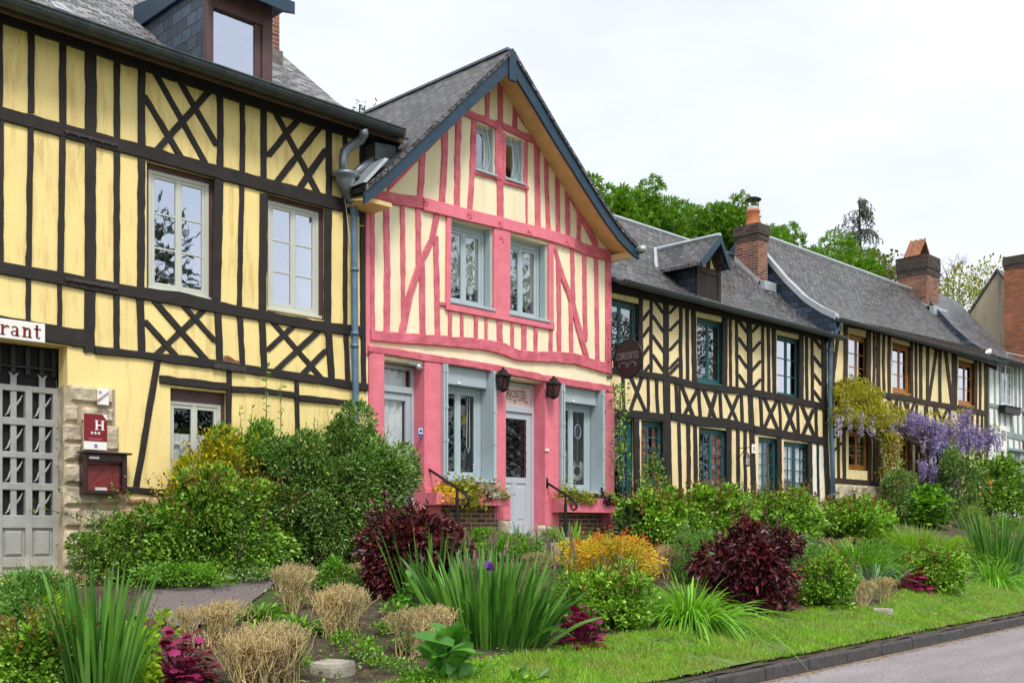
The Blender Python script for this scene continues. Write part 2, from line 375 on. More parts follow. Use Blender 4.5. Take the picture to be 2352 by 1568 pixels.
xs2 = np.concatenate([np.linspace(-40, 0, 10), np.linspace(1, 90, 80)])
mb = MB(); W = 9; vs = []
for X in xs2:
    for j in range(W): vs.append((X, -17 + (kY(X) + .02 + 17) * j / 8, 0))
mb.add(vs, [(i * W + j, (i + 1) * W + j, (i + 1) * W + j + 1, i * W + j + 1) for i in range(len(xs2) - 1) for j in range(8)])
structure(mb.build('road', M['asphalt']))
mb = MB(); mb.box(-80, 160, -60, -17, -.3, .12); structure(mb.build('verge', M['lawn']))
# hill behind the houses
mb = MB(); vs = []; hx = np.linspace(-40, 160, 41); hy = np.linspace(0, 140, 21)
for X in hx:
    for y in hy: vs.append((X, 8 + y, hb(X) - .5 + 13 * (1 - math.exp(-(y / 45) ** 2)) * (.6 + .4 * math.cos((X - 40) / 60)) + .8 * mnoise.noise(Vector((X * .05, y * .05, 1)))))
mb.add(vs, [(i * 21 + j, (i + 1) * 21 + j, (i + 1) * 21 + j + 1, i * 21 + j + 1) for i in range(40) for j in range(20)])
structure(mb.build('hill', M['hill'], None, True))
# kerb stones
X = -6.; mb = MB()
while X < 60:
    ln = 1.0; a, b = X + .009, X + ln - .009; ja = random.uniform(-.006, .006)
    ya, yb = kY(a), kY(b); zt = .155 + ja; e = .02
    prof = [(0, -.05), (0, zt - e), (e, zt), (.16, zt), (.16, -.05)]
    mb.add([(a, ya + p, z) for p, z in prof] + [(b, yb + p, z) for p, z in prof],
           [(j, j + 5, (j + 1) % 5 + 5, (j + 1) % 5) for j in range(5)] + [(0, 1, 2, 3, 4), (9, 8, 7, 6, 5)])
    X += ln
structure(mb.build('kerb', M['kerb']))

# ------------------------------------------------------------------ foliage helpers
def unit(a): return a / np.maximum(np.linalg.norm(a, axis=1, keepdims=True), 1e-9)
TPL = {'diamond': (np.array([[0, 0, 0], [.45, .5, .10], [1, 0, -.06], [.45, -.5, .10]]), [[0, 1, 2, 3]]),
       'oval': (np.array([[0, 0, 0], [.3, .42, .08], [.72, .36, .05], [1, 0, -.08], [.72, -.36, .05], [.3, -.42, .08]]), [[0, 1, 2, 3], [0, 3, 4, 5]]),
       'droop': (np.array([[0, 0, 0], [.3, .4, .10], [.7, .3, -.05], [1, 0, -.30], [.7, -.3, -.05], [.3, -.4, .10]]), [[0, 1, 2, 3], [0, 3, 4, 5]])}
def lobed_tpl(k=5, inner=.72):
    v = [[.42, 0, .06]]; n = k * 2
    for i in range(n):
        a = math.pi + (i) * 2 * math.pi / n; r = (.5 if i % 2 else .5 * inner)
        v.append([.42 + r * math.cos(a), r * math.sin(a), -.04 if i % 2 else .03])
    return np.array(v), [[0, 1 + i, 1 + (i + 1) % n, 1 + (i + 2) % n] for i in range(0, n, 2)]
TPL['lobed'] = lobed_tpl(); TPL['lobed7'] = lobed_tpl(7, .85)
def palm_tpl():
    v = []; f = []
    for i in range(5):
        a = R(-76 + 38 * i); d = np.array([math.cos(a), math.sin(a)]); s = np.array([-d[1], d[0]]); o = len(v); L_ = 1 if i in (1, 2, 3) else .75
        for (u, w, z) in ((.05, 0, 0), (.6 * L_, .17, -.1), (L_, 0, -.42), (.6 * L_, -.17, -.1)):
            q = d * u + s * w; v.append([q[0], q[1], z])
        f.append([o, o + 1, o + 2, o + 3])
    return np.array(v), f
TPL['palm'] = palm_tpl()
def leaf_arrays(P, Dr, size, aspect, tpl, up=.35):
    n = len(P); T, Fc = TPL[tpl]; k = len(T); Fc = np.array(Fc)
    Dr = unit(Dr); ref = rng.normal(size=(n, 3)) * (1 - up); ref[:, 2] += up * 2.2
    S = unit(np.cross(ref, Dr)); Nn = np.cross(Dr, S)
    sz = (size * rng.uniform(.65, 1.3, n))[:, None, None]
    v = P[:, None, :] + sz * (T[None, :, 0:1] * Dr[:, None, :] + aspect * T[None, :, 1:2] * S[:, None, :] + T[None, :, 2:3] * Nn[:, None, :])
    f = (np.arange(n) * k)[:, None, None] + Fc[None]
    return v.reshape(-1, 3), f.reshape(-1, Fc.shape[1])
def leaves(name, mat, P, Dr, size, aspect, tpl, parent=None, up=.35):
    v, f = leaf_arrays(P, Dr, size, aspect, tpl, up); o = np_mesh(name, v, f, mat, parent)
    if name in ('shoot_leaf', 'young_leaf'): o['kind'] = 'stuff'
    return o
def cloud(c, rad, n, clumps=26, cr=.24, shell=.8, flat=0., low=-.55, seed=0, inner=.25, boxy=0.):
    """leaf points and directions inside an uneven ellipsoidal crown"""
    r = np.random.default_rng(seed + 5); c = np.array(c); rad = np.array(rad)
    d = unit(r.normal(size=(clumps, 3))); d[:, 2] = np.where(d[:, 2] < low, -d[:, 2] * .6, d[:, 2])
    if boxy: d = np.sign(d) * np.abs(d) ** (1 - boxy)
    k = d * r.uniform(shell - .30, shell + .14, (clumps, 1)); crs = cr * r.uniform(.5, 1.5, clumps)
    ci = r.choice(clumps, n, p=crs ** 2 / (crs ** 2).sum())
    off = unit(r.normal(size=(n, 3))) * (crs[ci] * r.uniform(.35, 1, n) ** .5)[:, None]
    p = k[ci] + off; m = int(n * inner)
    q = unit(r.normal(size=(m, 3))) * (r.uniform(.2, 1, m) ** .4 * (shell - .12))[:, None]; p[:m] = q; off[:m] = q * .6
    dr = unit(unit(off) * .7 + unit(p) * .6 + r.normal(size=(n, 3)) * .45)
    keep = p[:, 2] > low - .25
    return (c + p * rad)[keep], dr[keep]
def twigs(lines, r0, r1, sides=3):
    """lines (n,m,3) polylines -> thin tubes"""
    lines = np.asarray(lines); n, m, _ = lines.shape; t = unit((lines[:, -1] - lines[:, 0])); ref = np.tile([.3, .7, .2], (n, 1))
    a = unit(np.cross(t, ref)); b = np.cross(t, a); rr = np.linspace(r0, r1, m)
    ang = np.arange(sides) * 2 * math.pi / sides
    ring = a[:, None, :] * np.cos(ang)[None, :, None] + b[:, None, :] * np.sin(ang)[None, :, None]
    v = lines[:, :, None, :] + ring[:, None, :, :] * rr[None, :, None, None]
    idx = np.arange(n * m * sides).reshape(n, m, sides); nx = np.roll(idx, -1, 2)
    f = np.stack([idx[:, :-1], nx[:, :-1], nx[:, 1:], idx[:, 1:]], -1)
    return v.reshape(-1, 3), f.reshape(-1, 4)
def join(parts):
    vs, fs, o = [], [], 0
    for v, f in parts: vs.append(v); fs.append(f + o); o += len(v)
    return np.concatenate(vs), np.concatenate(fs)
def blades(base, dirs, length, width, droop, segs=6, twist=.3, fold=.25, seed=1):
    """strap leaves: base (n,3), dirs (n,3), arrays length,width,droop"""
    r = np.random.default_rng(seed); n = len(base); s = np.linspace(0, 1, segs + 1); dirs = unit(dirs)
    hz = dirs.copy(); hz[:, 2] = 0; hz = unit(hz + r.normal(size=(n, 3)) * [.05, .05, 0])
    p = base[:, None, :] + dirs[:, None, :] * (s[None, :, None] * length[:, None, None])
    dd = (droop * length)[:, None] * s[None] ** 2.4
    p[:, :, 2] -= dd; p += hz[:, None, :] * (dd * .35)[:, :, None]
    side = unit(np.cross(dirs, r.normal(size=(n, 3)) * twist + np.cross(hz, [0, 0, 1.]) * 0 + hz + [0, 0, .2]))
    wd = np.sin(np.clip(s * .86 + .12, 0, 1) * math.pi) ** .6; wd[-1] = .02; wd[0] = .75
    w = side[:, None, :] * (width[:, None] * .5 * wd[None])[:, :, None]
    nrm = unit(np.cross(side, dirs)); mid = p + nrm[:, None, :] * (width[:, None] * fold * wd[None] * .5)[:, :, None]
    v = np.stack([p - w, mid, p + w], 2); m = segs + 1
    idx = np.arange(n * m * 3).reshape(n, m, 3)
    f = np.concatenate([np.stack([idx[:, :-1, j], idx[:, :-1, j + 1], idx[:, 1:, j + 1], idx[:, 1:, j]], -1).reshape(-1, 4) for j in (0, 1)])
    return v.reshape(-1, 3), f

def spot(x0, x1, yt, yb, push=.7, dep=1.):
    """photo box of a plant -> centre on the ground, half sizes along X and Y, height (kept clear of the house fronts)"""
    P = gp((x0 + x1) / 2, yb); t = depth(P); r = (x1 - x0) / 2 / F * t; v = Vector((FW[0], FW[1], 0))
    b = min(r * dep, max(.22, (-.30 - P.y) * .55)); C = P + v * (b * push)
    if C.y > -.30 - b: C = C - v * ((C.y + .30 + b) / v.y)
    C.z = g(C.x, C.y); t2 = depth(C); r = (x1 - x0) / 2 / F * t2
    a = math.sqrt(max(r * r, 2 * r * r - b * b)); h = EYE + (HY - yt) / F * t2 - C.z
    return C, a, b, max(h, .08)

# ------------------------------------------------------------------ house builder
class House:
    def __init__(s, Yf, x0, x1, zb, zt, label, mat, back=6.5):
        s.Yf = Yf; s.x0 = x0; s.x1 = x1; s.zb = zb; s.zt = zt; s.mat = mat; s.holes = []; s.k = 0; s.back = back; s.poly = None
        s.root = thing('timber_house', ((x0 + x1) / 2, Yf, zb), label, 'house')
    def beam(s, kind, pts, w, mat=None, proud=None, name=None, rough=1., Yf=None, bw=True):
        """pts: (crop,x,y) along the beam; w: size in crop pixels across (x for upright, y for level pieces)"""
        s.k += 1; Yf = s.Yf if Yf is None else Yf
        pr = (proud if proud is not None else {'v': .022, 'h': .034, 'x': .015}[kind]) + (s.k % 9) * .0012
        P = [px(*p) for p in pts]; ww = [(w[i] if isinstance(w, list) else w) * CR[p[0]][2] / 2 for i, p in enumerate(pts)]
        dx, dy = (0, 1) if kind == 'h' else (1, 0)
        cs = []
        for (p, hw) in zip(P, ww):
            a = onY((p[0] - dx * hw, p[1] - dy * hw), Yf); b = onY((p[0] + dx * hw, p[1] + dy * hw), Yf); cs.append((a.x, a.z, b.x, b.z))
        # resample
        out = []
        for i in range(len(cs) - 1):
            a, b = np.array(cs[i]), np.array(cs[i + 1]); ln = math.hypot(*(((a[:2] + a[2:]) - (b[:2] + b[2:])) / 2)); n = max(1, int(ln / .11))
            for j in range(n): out.append(a + (b - a) * j / n)
        out.append(np.array(cs[-1])); J = .0026 * rough
        mb = MB(); n = len(out); b_ = .009; vs = []; us = []; L_ = random.uniform(0, 30); prev = None
        for q in out:
            q = q + np.array([random.gauss(0, J) * dx, random.gauss(0, J) * dy, random.gauss(0, J) * dx, random.gauss(0, J) * dy])
            ax, az, bx, bz = q; d = np.array([bx - ax, bz - az]); wd = np.linalg.norm(d) + 1e-6; e = d / wd * min(b_, wd * .2)
            m = (q[:2] + q[2:]) / 2; L_ += 0 if prev is None else np.linalg.norm(m - prev); prev = m
            f = Yf - pr - random.gauss(0, .0015) * rough
            vs += [(ax, Yf + .01, az), (ax, f + b_, az), (ax + e[0], f, az + e[1]), (bx - e[0], f, bz - e[1]), (bx, f + b_, bz), (bx, Yf + .01, bz)]
            us.append((L_, [-.03, 0, .01, wd - .01, wd, wd + .03]))
        fs = []; uv = []
        for i in range(n - 1):
            for j in range(5):
                fs.append((i * 6 + j, i * 6 + j + 1, i * 6 + 6 + j + 1, i * 6 + 6 + j)); (l0, a), (l1, b) = us[i], us[i + 1]
                uv.append([(l0, a[j]), (l0, a[j + 1]), (l1, b[j + 1]), (l1, b[j])])
        fs += [tuple(range(6)), tuple(range(n * 6 - 6, n * 6))]; uv += [None, None]
        mb.add(vs, fs, uv)
        nm = name or {'v': 'post', 'h': 'rail', 'x': 'brace'}[kind]
        return mb.build(nm, mat or s.tm, s.root)
    def rect(s, q, rec):
        c = q[0]; P = [onY(px(c, *p), s.Yf + rec) for p in q[1]]
        if len(P) == 2: return P[0].x, P[1].x, P[1].z, P[0].z
        return (P[0].x + P[3].x) / 2, (P[1].x + P[2].x) / 2, (P[2].z + P[3].z) / 2, (P[0].z + P[1].z) / 2
    def window(s, q, rec, fm, gm, leafs=2, rows=3, vm=0, fw=.05, mw=.022, sill=None, hole=None, mg=.0, casing=None, name='window', stile=.085, leafw=.045, curtain=None, wtop=0):
        """q = (crop, [TL,TR,BR,BL]) of the visible frame at the recessed plane"""
        x0, x1, z0, z1 = q if len(q) == 4 else s.rect(q, rec); Y = s.Yf + rec
        h = hole or (x0 - mg, x1 + mg, z0 - mg, z1 + mg); s.holes.append(h)
        mb = MB(); dp = .05
        mb.bbox(x0, x0 + fw, Y, Y + dp, z0, z1); mb.bbox(x1 - fw, x1, Y, Y + dp, z0, z1)
        mb.bbox(x0 + fw, x1 - fw, Y + .002, Y + dp, z1 - fw, z1); mb.bbox(x0 + fw, x1 - fw, Y + .002, Y + dp, z0, z0 + fw)
        W = x1 - x0 - 2 * fw; lw = W / leafs; zz0, zz1 = z0 + fw, z1 - fw
        for i in range(leafs):
            a = x0 + fw + lw * i; b = a + lw
            mb.bbox(a, a + leafw, Y + .012, Y + .045, zz0, zz1); mb.bbox(b - leafw, b, Y + .012, Y + .045, zz0, zz1)
            mb.bbox(a + leafw, b - leafw, Y + .014, Y + .045, zz1 - leafw, zz1); mb.bbox(a + leafw, b - leafw, Y + .014, Y + .045, zz0, zz0 + leafw)
            gx0, gx1, gz0, gz1 = a + leafw, b - leafw, zz0 + leafw, zz1 - leafw
            for r in range(1, rows):
                zc = gz0 + (gz1 - gz0) * r / rows; mb.bbox(gx0, gx1, Y + .018, Y + .04, zc - mw / 2, zc + mw / 2, .003)
            for k in range(1, vm + 1):
                xc = gx0 + (gx1 - gx0) * k / (vm + 1); mb.bbox(xc - mw / 2, xc + mw / 2, Y + .020, Y + .04, gz0, gz1, .003)
        if leafs == 2:
            xc = (x0 + x1) / 2; mb.bbox(xc - stile * .28, xc + stile * .28, Y + .003, Y + .03, zz0, zz1)
        w = mb.build(name, fm, s.root)
        pm = MB(); pm.box(x0 + fw * .5, x1 - fw * .5, Y + .030, Y + .034, z0 + fw * .5, z1 - fw * .5); pm.build('pane', gm, w)
        if sill:
            sm = MB(); o, hgt, ex = sill[0], sill[1], sill[2]; sm.bbox(x0 - ex, x1 + ex, s.Yf - o, Y + .01, z0 - hgt, z0 + .004, .008); sm.build('sill', sill[3] if len(sill) > 3 else fm, w)
        if casing:
            hx0, hx1, hz0, hz1 = h; cm = MB()
            if x0 - hx0 > .004: cm.box(hx0, x0, Y - .01, Y + .03, hz0, hz1)
            if hx1 - x1 > .004: cm.box(x1, hx1, Y - .01, Y + .03, hz0, hz1)
            if hz1 - z1 > .004: cm.box(x0, x1, Y - .008, Y + .03, z1, hz1)
            if z0 - hz0 > .004: cm.box(x0, x1, Y - .008, Y + .03, hz0, z0)
            if cm.f: cm.build('casing', casing, w)
        if curtain:
            for (a, b, c, d, cmat, off) in curtain: s.drape(w, x0 + (x1 - x0) * a, x0 + (x1 - x0) * b, z0 + (z1 - z0) * c, z0 + (z1 - z0) * d, Y + min(off, .075), cmat)
        return w, (x0, x1, z0, z1)
    def drape(s, w, xa, xb, za, zb, Y, mat, amp=.022):
        mb = MB(); n = max(8, int((xb - xa) / .02)); ph = random.uniform(0, 6)
        t = [(xa + (xb - xa) * i / n, Y + amp * math.sin(i * .9 + ph) + amp * .5 * math.sin(i * 2.1)) for i in range(n + 1)]
        mb.add([(x, y, za) for x, y in t] + [(x, y, zb) for x, y in t], [(i, i + 1, n + 2 + i, n + 1 + i) for i in range(n)])
        mb.build('curtain', mat, w, True)
    def wall(s):
        poly = s.poly or [(s.x0, s.zb), (s.x1, s.zb), (s.x1, s.zt), (s.x0, s.zt)]
        xs = sorted({s.x0, s.x1, *[h[0] for h in s.holes], *[h[1] for h in s.holes]}); zmax = max(p[1] for p in poly)
        zs = sorted({s.zb, zmax, *[h[2] for h in s.holes], *[h[3] for h in s.holes]}); mb = MB()
        for a, b in zip(xs, xs[1:]):
            for c, d in zip(zs, zs[1:]):
                mx, mz = (a + b) / 2, (c + d) / 2
                if any(h[0] < mx < h[1] and h[2] < mz < h[3] for h in s.holes): continue
                pg = [(a, c), (b, c), (b, d), (a, d)]; n = len(poly)
                for i in range(n):
                    (ax, az), (bx, bz) = poly[i], poly[(i + 1) % n]; out = []
                    sd = lambda p: (bx - ax) * (p[1] - az) - (bz - az) * (p[0] - ax)
                    for j in range(len(pg)):
                        p, q = pg[j], pg[(j + 1) % len(pg)]; sp, sq = sd(p), sd(q)
                        if sp >= 0: out.append(p)
                        if (sp < 0) != (sq < 0): t = sp / (sp - sq); out.append((p[0] + (q[0] - p[0]) * t, p[1] + (q[1] - p[1]) * t))
                    pg = out
                    if not pg: break
                if len(pg) > 2: mb.add([(x, s.Yf, z) for x, z in pg], [tuple(range(len(pg)))])
        for h in s.holes:
            a, b, c, d = h; y0, y1 = s.Yf, s.Yf + .30
            for q in ([(a, c), (a, d)], [(b, d), (b, c)], [(a, d), (b, d)], [(b, c), (a, c)]):
                mb.add([(q[0][0], y0, q[0][1]), (q[1][0], y0, q[1][1]), (q[1][0], y1, q[1][1]), (q[0][0], y1, q[0][1])], [(0, 1, 2, 3)])
        Y1 = s.Yf + s.back; zt = s.zt
        mb.quad((s.x0, s.Yf, s.zb), (s.x0, Y1, s.zb), (s.x0, Y1, zt), (s.x0, s.Yf, zt)); mb.quad((s.x1, s.Yf, s.zb), (s.x1, s.Yf, zt), (s.x1, Y1, zt), (s.x1, Y1, s.zb))
        mb.add([(x, Y1, z) for x, z in poly], [tuple(range(len(poly)))[::-1]])
        mb.quad((s.x0, s.Yf, s.zb), (s.x1, s.Yf, s.zb), (s.x1, Y1, s.zb), (s.x0, Y1, s.zb))
        if not s.poly: mb.quad((s.x0, s.Yf, zt), (s.x1, s.Yf, zt), (s.x1, Y1, zt), (s.x0, Y1, zt))
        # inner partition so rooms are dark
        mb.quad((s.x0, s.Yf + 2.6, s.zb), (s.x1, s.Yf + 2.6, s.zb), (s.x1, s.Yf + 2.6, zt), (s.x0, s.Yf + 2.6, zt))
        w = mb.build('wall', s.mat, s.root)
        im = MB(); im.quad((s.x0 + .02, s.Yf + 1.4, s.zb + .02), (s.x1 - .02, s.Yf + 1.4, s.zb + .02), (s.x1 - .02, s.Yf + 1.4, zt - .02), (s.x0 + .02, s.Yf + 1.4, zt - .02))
        im.build('shade_sheet', M['dark'], s.root); return w  # added black sheet, its colour paints the rooms' shade behind the windows
def roof(parent, prof, x0, x1, mat, th=.07, nx=24, name='roof', sag=.02, skew=0., backz=True, yb=None):
    """prof: (Y,Z) eave -> ridge; swept along X"""
    mb = MB(); k = len(prof); ln = [0]
    for a, b in zip(prof, prof[1:]): ln.append(ln[-1] + math.dist(a, b))
    vs = []
    for i in range(nx + 1):
        X = x0 + (x1 - x0) * i / nx
        for j, (Y, Z) in enumerate(prof): vs.append((X, Y, Z + skew * (X - x0) + sag * mnoise.noise(Vector((X * .5, j * .8, x0)))))
    top = len(vs); vs += [(x, y, z - th) for x, y, z in vs]
    fs = []; uv = []
    for i in range(nx):
        for j in range(k - 1):
            a = i * k + j; fs.append((a, a + k, a + k + 1, a + 1)); U0 = vs[a][0]; U1 = vs[a + k][0]
            uv.append([(U0, ln[j]), (U1, ln[j]), (U1, ln[j + 1]), (U0, ln[j + 1])])
            fs.append((top + a, top + a + 1, top + a + k + 1, top + a + k)); uv.append(None)
        a = i * k; fs.append((a, top + a, top + a + k, a + k)); uv.append(None)
    for i in (0, nx):
        for j in range(k - 1): a = i * k + j; fs.append((a, a + 1, top + a + 1, top + a)); uv.append(None)
    if yb:   # rear slope
        o = len(vs); Yr, Zr = prof[-1]; vs += [(x0, Yr, Zr), (x1, Yr, Zr + skew * (x1 - x0)), (x1, Yr + yb[0], yb[1]), (x0, Yr + yb[0], yb[1])]
        fs.append((o, o + 1, o + 2, o + 3)); uv.append(None)
    mb.add(vs, fs, uv); return mb.build(name, mat, parent)
def roofhit(p, prof):
    d = ray(p)
    for (y0, z0), (y1, z1) in zip(prof, prof[1:]):
        m = (z1 - z0) / (y1 - y0)
        den = d[2] - m * d[1]
        t = (z0 + m * (-D - y0) - EYE) / den; Y = -D + d[1] * t
        if t > 0 and y0 - .02 <= Y <= y1 + .02: return Vector((d[0] * t, Y, EYE + d[2] * t))
    Y, Z = prof[-1]; return onY(p, Y)
def gable_side(parent, X, prof, zb, mat, yb, name='gable'):
    mb = MB(); Yr, Zr = prof[-1]; pts = [(X, y, z - .05) for y, z in prof] + [(X, Yr + yb, zb), (X, prof[0][0] + .3, zb)]
    mb.add(pts, [tuple(range(len(pts)))]); return mb.build(name, mat, parent)
def gutter(parent, a, b, r, mat, ringd=.75, name='gutter'):
    a, b = Vector(a), Vector(b); mb = MB(); n = int((b - a).length / ringd); dv = (b - a).normalized()
    # half-round trough
    m = 9; vs = []; k = 0
    for P in (a, b):
        for rr in (r, r * .88):
            for j in range(m):
                q = math.pi * (1 + j / (m - 1)); vs.append((P.x, P.y + rr * math.cos(q), P.z + rr * math.sin(q)))
    fs = []
    for j in range(m - 1):
        fs += [(j, j + 1, 2 * m + j + 1, 2 * m + j), (m + j, 3 * m + j, 3 * m + j + 1, m + j + 1), (j, m + j, m + j + 1, j + 1), (2 * m + j, 2 * m + j + 1, 3 * m + j + 1, 3 * m + j)]
    fs += [(0, 2 * m, 3 * m, m), (m - 1, 2 * m - 1, 4 * m - 1, 3 * m - 1)]
    mb.add(vs, fs); mb.tube([a + Vector((0, -r, 0)), b + Vector((0, -r, 0))], r * .14, 6)
    for P in (a, b): mb.add([(P.x, P.y + r * .95 * math.cos(math.pi * (1 + j / 8)), P.z + r * .95 * math.sin(math.pi * (1 + j / 8))) for j in range(9)], [tuple(range(9))])
    for i in range(1, n + 1):
        P = a + (b - a) * i / (n + 1); o = len(mb.v); vs = []
        for e in (-.02, .02):
            for j in range(m): q = math.pi * (1 + j / (m - 1)); vs.append((P.x + e, P.y + r * 1.05 * math.cos(q), P.z + r * 1.05 * math.sin(q)))
        mb.add(vs, [(j, j + 1, m + j + 1, m + j) for j in range(m - 1)])
    return mb.build(name, mat, parent, False)
def chimney(parent, x0, x1, y0, y1, zb, zt, bmat, capm, cap=.3, over=.06, name='chimney'):
    mb = MB(); mb.box(x0, x1, y0, y1, zb, zt); c = mb.build(name, bmat, parent)
    cm = MB(); k = 3
    for i in range(k):
        o = over * (i + 1) / k if i < 2 else over * .6; a, b = zt + cap * i / k, zt + cap * (i + 1) / k
        cm.box(x0 - o, x1 + o, y0 - o, y1 + o, a + .0015 * i, b)
    cm.build('chimney_cap', capm, c); return c

# ================================================================== yellow house
H1 = House(-.2, 1.2, onY((838, 800), -.2).x, .5, 7.55, 'yellow plastered half timbered house with black beams and a slate dormer', M['yplaster'])
H = H1; H.tm = M['dark_timber']; A, B, C, Dd = 'A', 'B', 'C', 'D'
E_ = [('h', [(A, -900, -180), (A, 0, 118), (A, 590, 315), (A, 1010, 455), (A, 1700, 682), (B, 850, 800), (B, 1340, 955)], 96),
 ('h', [(A, -900, 560), (A, 0, 797), (A, 600, 955), (A, 1000, 1062), (A, 1500, 1200), (B, 640, 1297), (B, 1190, 1440), (B, 1318, 1468)], 95),
 ('h', [(C, -900, 320), (C, 0, 475), (C, 400, 545), (C, 620, 590), (C, 960, 650), (C, 1240, 690), (C, 1500, 745), (C, 1784, 800), (Dd, 1040, 1062), (Dd, 1240, 1083), (Dd, 1290, 1088)], [90] * 4 + [80, 100, 85, 75, 75, 70, 70]),
 ('h', [(C, 655, 1045), (C, 960, 1078), (C, 1240, 1112), (C, 1480, 1142), (C, 1784, 1190), (Dd, 900, 1412), (Dd, 1240, 1468), (Dd, 1335, 1482)], [55, 50, 62, 62, 58, 58, 55, 55]),
 ('h', [(C, -900, 740), (C, 0, 868), (C, 310, 925), (C, 582, 968)], 125),
 ('h', [(C, 1108, 1248), (C, 1350, 1278), (C, 1580, 1305)], 55), ('h', [(Dd, 385, 1492), (Dd, 600, 1503), (Dd, 835, 1535)], 42), ('h', [(Dd, 860, 1552), (Dd, 1050, 1572), (Dd, 1300, 1600)], 42),
 ('h', [('E', 870, 798), ('E', 1080, 815), ('E', 1500, 850)], 45)]
for k_, p, w in E_: H.beam(k_, p, w, rough=1.3)
for x, y0, y1, w in [(5, 110, 830, 26), (215, 190, 790, 45), (437, 280, 880, 48), (628, 330, 980, 80), (812, 420, 990, 42), (985, 470, 1050, 50), (1530, 660, 1190, 42), (1685, 700, 1220, 32), (-200, 60, 740, 45), (-420, 20, 680, 45)]:
    H.beam('v', [(A, x, y0), (A, x + random.uniform(-4, 4), (y0 + y1) / 2), (A, x, y1)], w)
for x, y0, y1, w in [(615, 760, 1275, 42), (1070, 900, 1395, 42), (1183, 945, 1425, 28)]: H.beam('v', [(B, x, y0), (B, x, y1)], w)
H.beam('v', [(B, 1302, 970), (B, 1302, 1568)], 33); H.beam('v', [(Dd, 1302, 360), (Dd, 1306, 1000), (Dd, 1312, 1460)], 33)
for p, w in [([(A, 1085, 1055), (A, 1450, 645)], 62), ([(A, 1000, 665), (A, 1265, 1108)], 46), ([(A, 1080, 510), (A, 1440, 1155)], 46), ([(A, 1255, 575), (A, 1512, 1020)], 46),
             ([(B, 640, 1095), (B, 855, 840)], 58), ([(B, 700, 1280), (B, 1005, 890)], 58), ([(B, 855, 1325), (B, 1060, 1035)], 58), ([(B, 695, 780), (B, 1000, 1362)], 42),
             ([(C, 1000, 835), (C, 1235, 1098)], 52), ([(C, 1075, 705), (C, 1440, 1122)], 56), ([(C, 1285, 745), (C, 1502, 990)], 46), ([(C, 1085, 1078), (C, 1435, 755)], 62),
             ([(Dd, 685, 1030), (Dd, 1012, 1408)], 48), ([(Dd, 635, 1228), (Dd, 815, 1060)], 56), ([(Dd, 705, 1358), (Dd, 995, 1090)], 60), ([(Dd, 890, 1384), (Dd, 1060, 1210)], 56)]: H.beam('x', p, w)
for a, b, w in [((A, 10, 840), (C, 8, 450), 26), ((A, 212, 880), (C, 198, 470), 38), ((A, 434, 940), (C, 418, 520), 42), ((A, 628, 985), (C, 626, 600), 74), ((A, 813, 1040), (C, 810, 590), 42),
                ((A, 985, 1100), (C, 978, 640), 52), ((A, 1525, 1230), (C, 1505, 730), 60), ((A, 1684, 1280), (C, 1664, 760), 33), ((Dd, 616, 130), (Dd, 606, 950), 52), ((Dd, 1066, 240), (Dd, 1060, 1050), 46), ((Dd, 1184, 260), (Dd, 1182, 1060), 28),
                ((A, -200, 780), (C, -215, 430), 40), ((A, -420, 720), (C, -430, 400), 40),
                ((C, 197, 540), (C, 196, 870), 36), ((C, 416, 580), (C, 414, 900), 33), ((C, 626, 610), (C, 618, 1062), 76), ((C, 809, 640), (C, 812, 1045), 42), ((C, 974, 690), (C, 986, 1060), 50), ((C, 1515, 780), (C, 1530, 1132), 46),
                ((C, 1668, 800), (C, 1688, 1165), 36), ((Dd, 602, 1000), (Dd, 620, 1350), 42), ((Dd, 1066, 1090), (Dd, 1088, 1418), 42), ((Dd, 1188, 1100), (Dd, 1202, 1445), 33),
                ((C, 1095, 1125), ('E', 945, 800), 44), ((C, 1596, 1190), (C, 1588, 1900), 34), ((Dd, 845, 1440), (Dd, 852, 1900), 30)]: H.beam('v', [a, b], w)
def bolts(mb, pts, r, Y):
    for p in pts: P = onY(p, Y); mb.lathe(P, [(r, .0), (r * .8, -.012)], 8, 'z') if False else mb.bbox(P.x - r, P.x + r, Y - .012, Y, P.z - r, P.z + r, r * .6)
for pts, h in [([(A, 440, 920), (A, 808, 1020)], 24), ([(C, 443, 553), (C, 808, 616)], 26), ([(C, 1475, 1157), (C, 1700, 1187)], 42)]:
    o = H.beam('h', pts, h, M['strap'], .052, 'iron_strap', .2)
    mb = MB(); a, b = px(*pts[0]), px(*pts[1]); bolts(mb, [(a[0] + (b[0] - a[0]) * t, a[1] + (b[1] - a[1]) * t) for t in (.08, .3, .52, .74, .93)], .014, -.262); mb.build('bolt', M['strap'], o)
# windows
w, _ = H.window((A, [(1040, 1175), (1452, 1283), (1462, 2087), (1025, 2000)]), .10, M['greyframe'], M['g_sky'], 2, 3, casing=M['purple_wood'], mg=.07, sill=(-.05, .035, .03))
w, _ = H.window((Dd, [(652, 172), (1003, 262), (1000, 985), (640, 925)]), .10, M['greyframe'], M['g_sky'], 2, 3, casing=M['purple_wood'], mg=.07, sill=(-.05, .035, .03), curtain=[(.7, .95, .05, .95, M['curtain'], .25)])
w, _ = H.window((C, [(1172, 1392), (1540, 1425), (1540, 1995), (1165, 1990)]), .10, M['greyframe'], M['g_low'], 2, 2, casing=M['purple_wood'], mg=.03,
                hole=(onY(px(C, 1160, 1400), -.1).x, onY(px(C, 1562, 1400), -.1).x, onY((390, 1120), -.1).z, onY(px(C, 1170, 1310), -.1).z), curtain=[(.04, .96, .04, .62, M['curtain'], .12)])
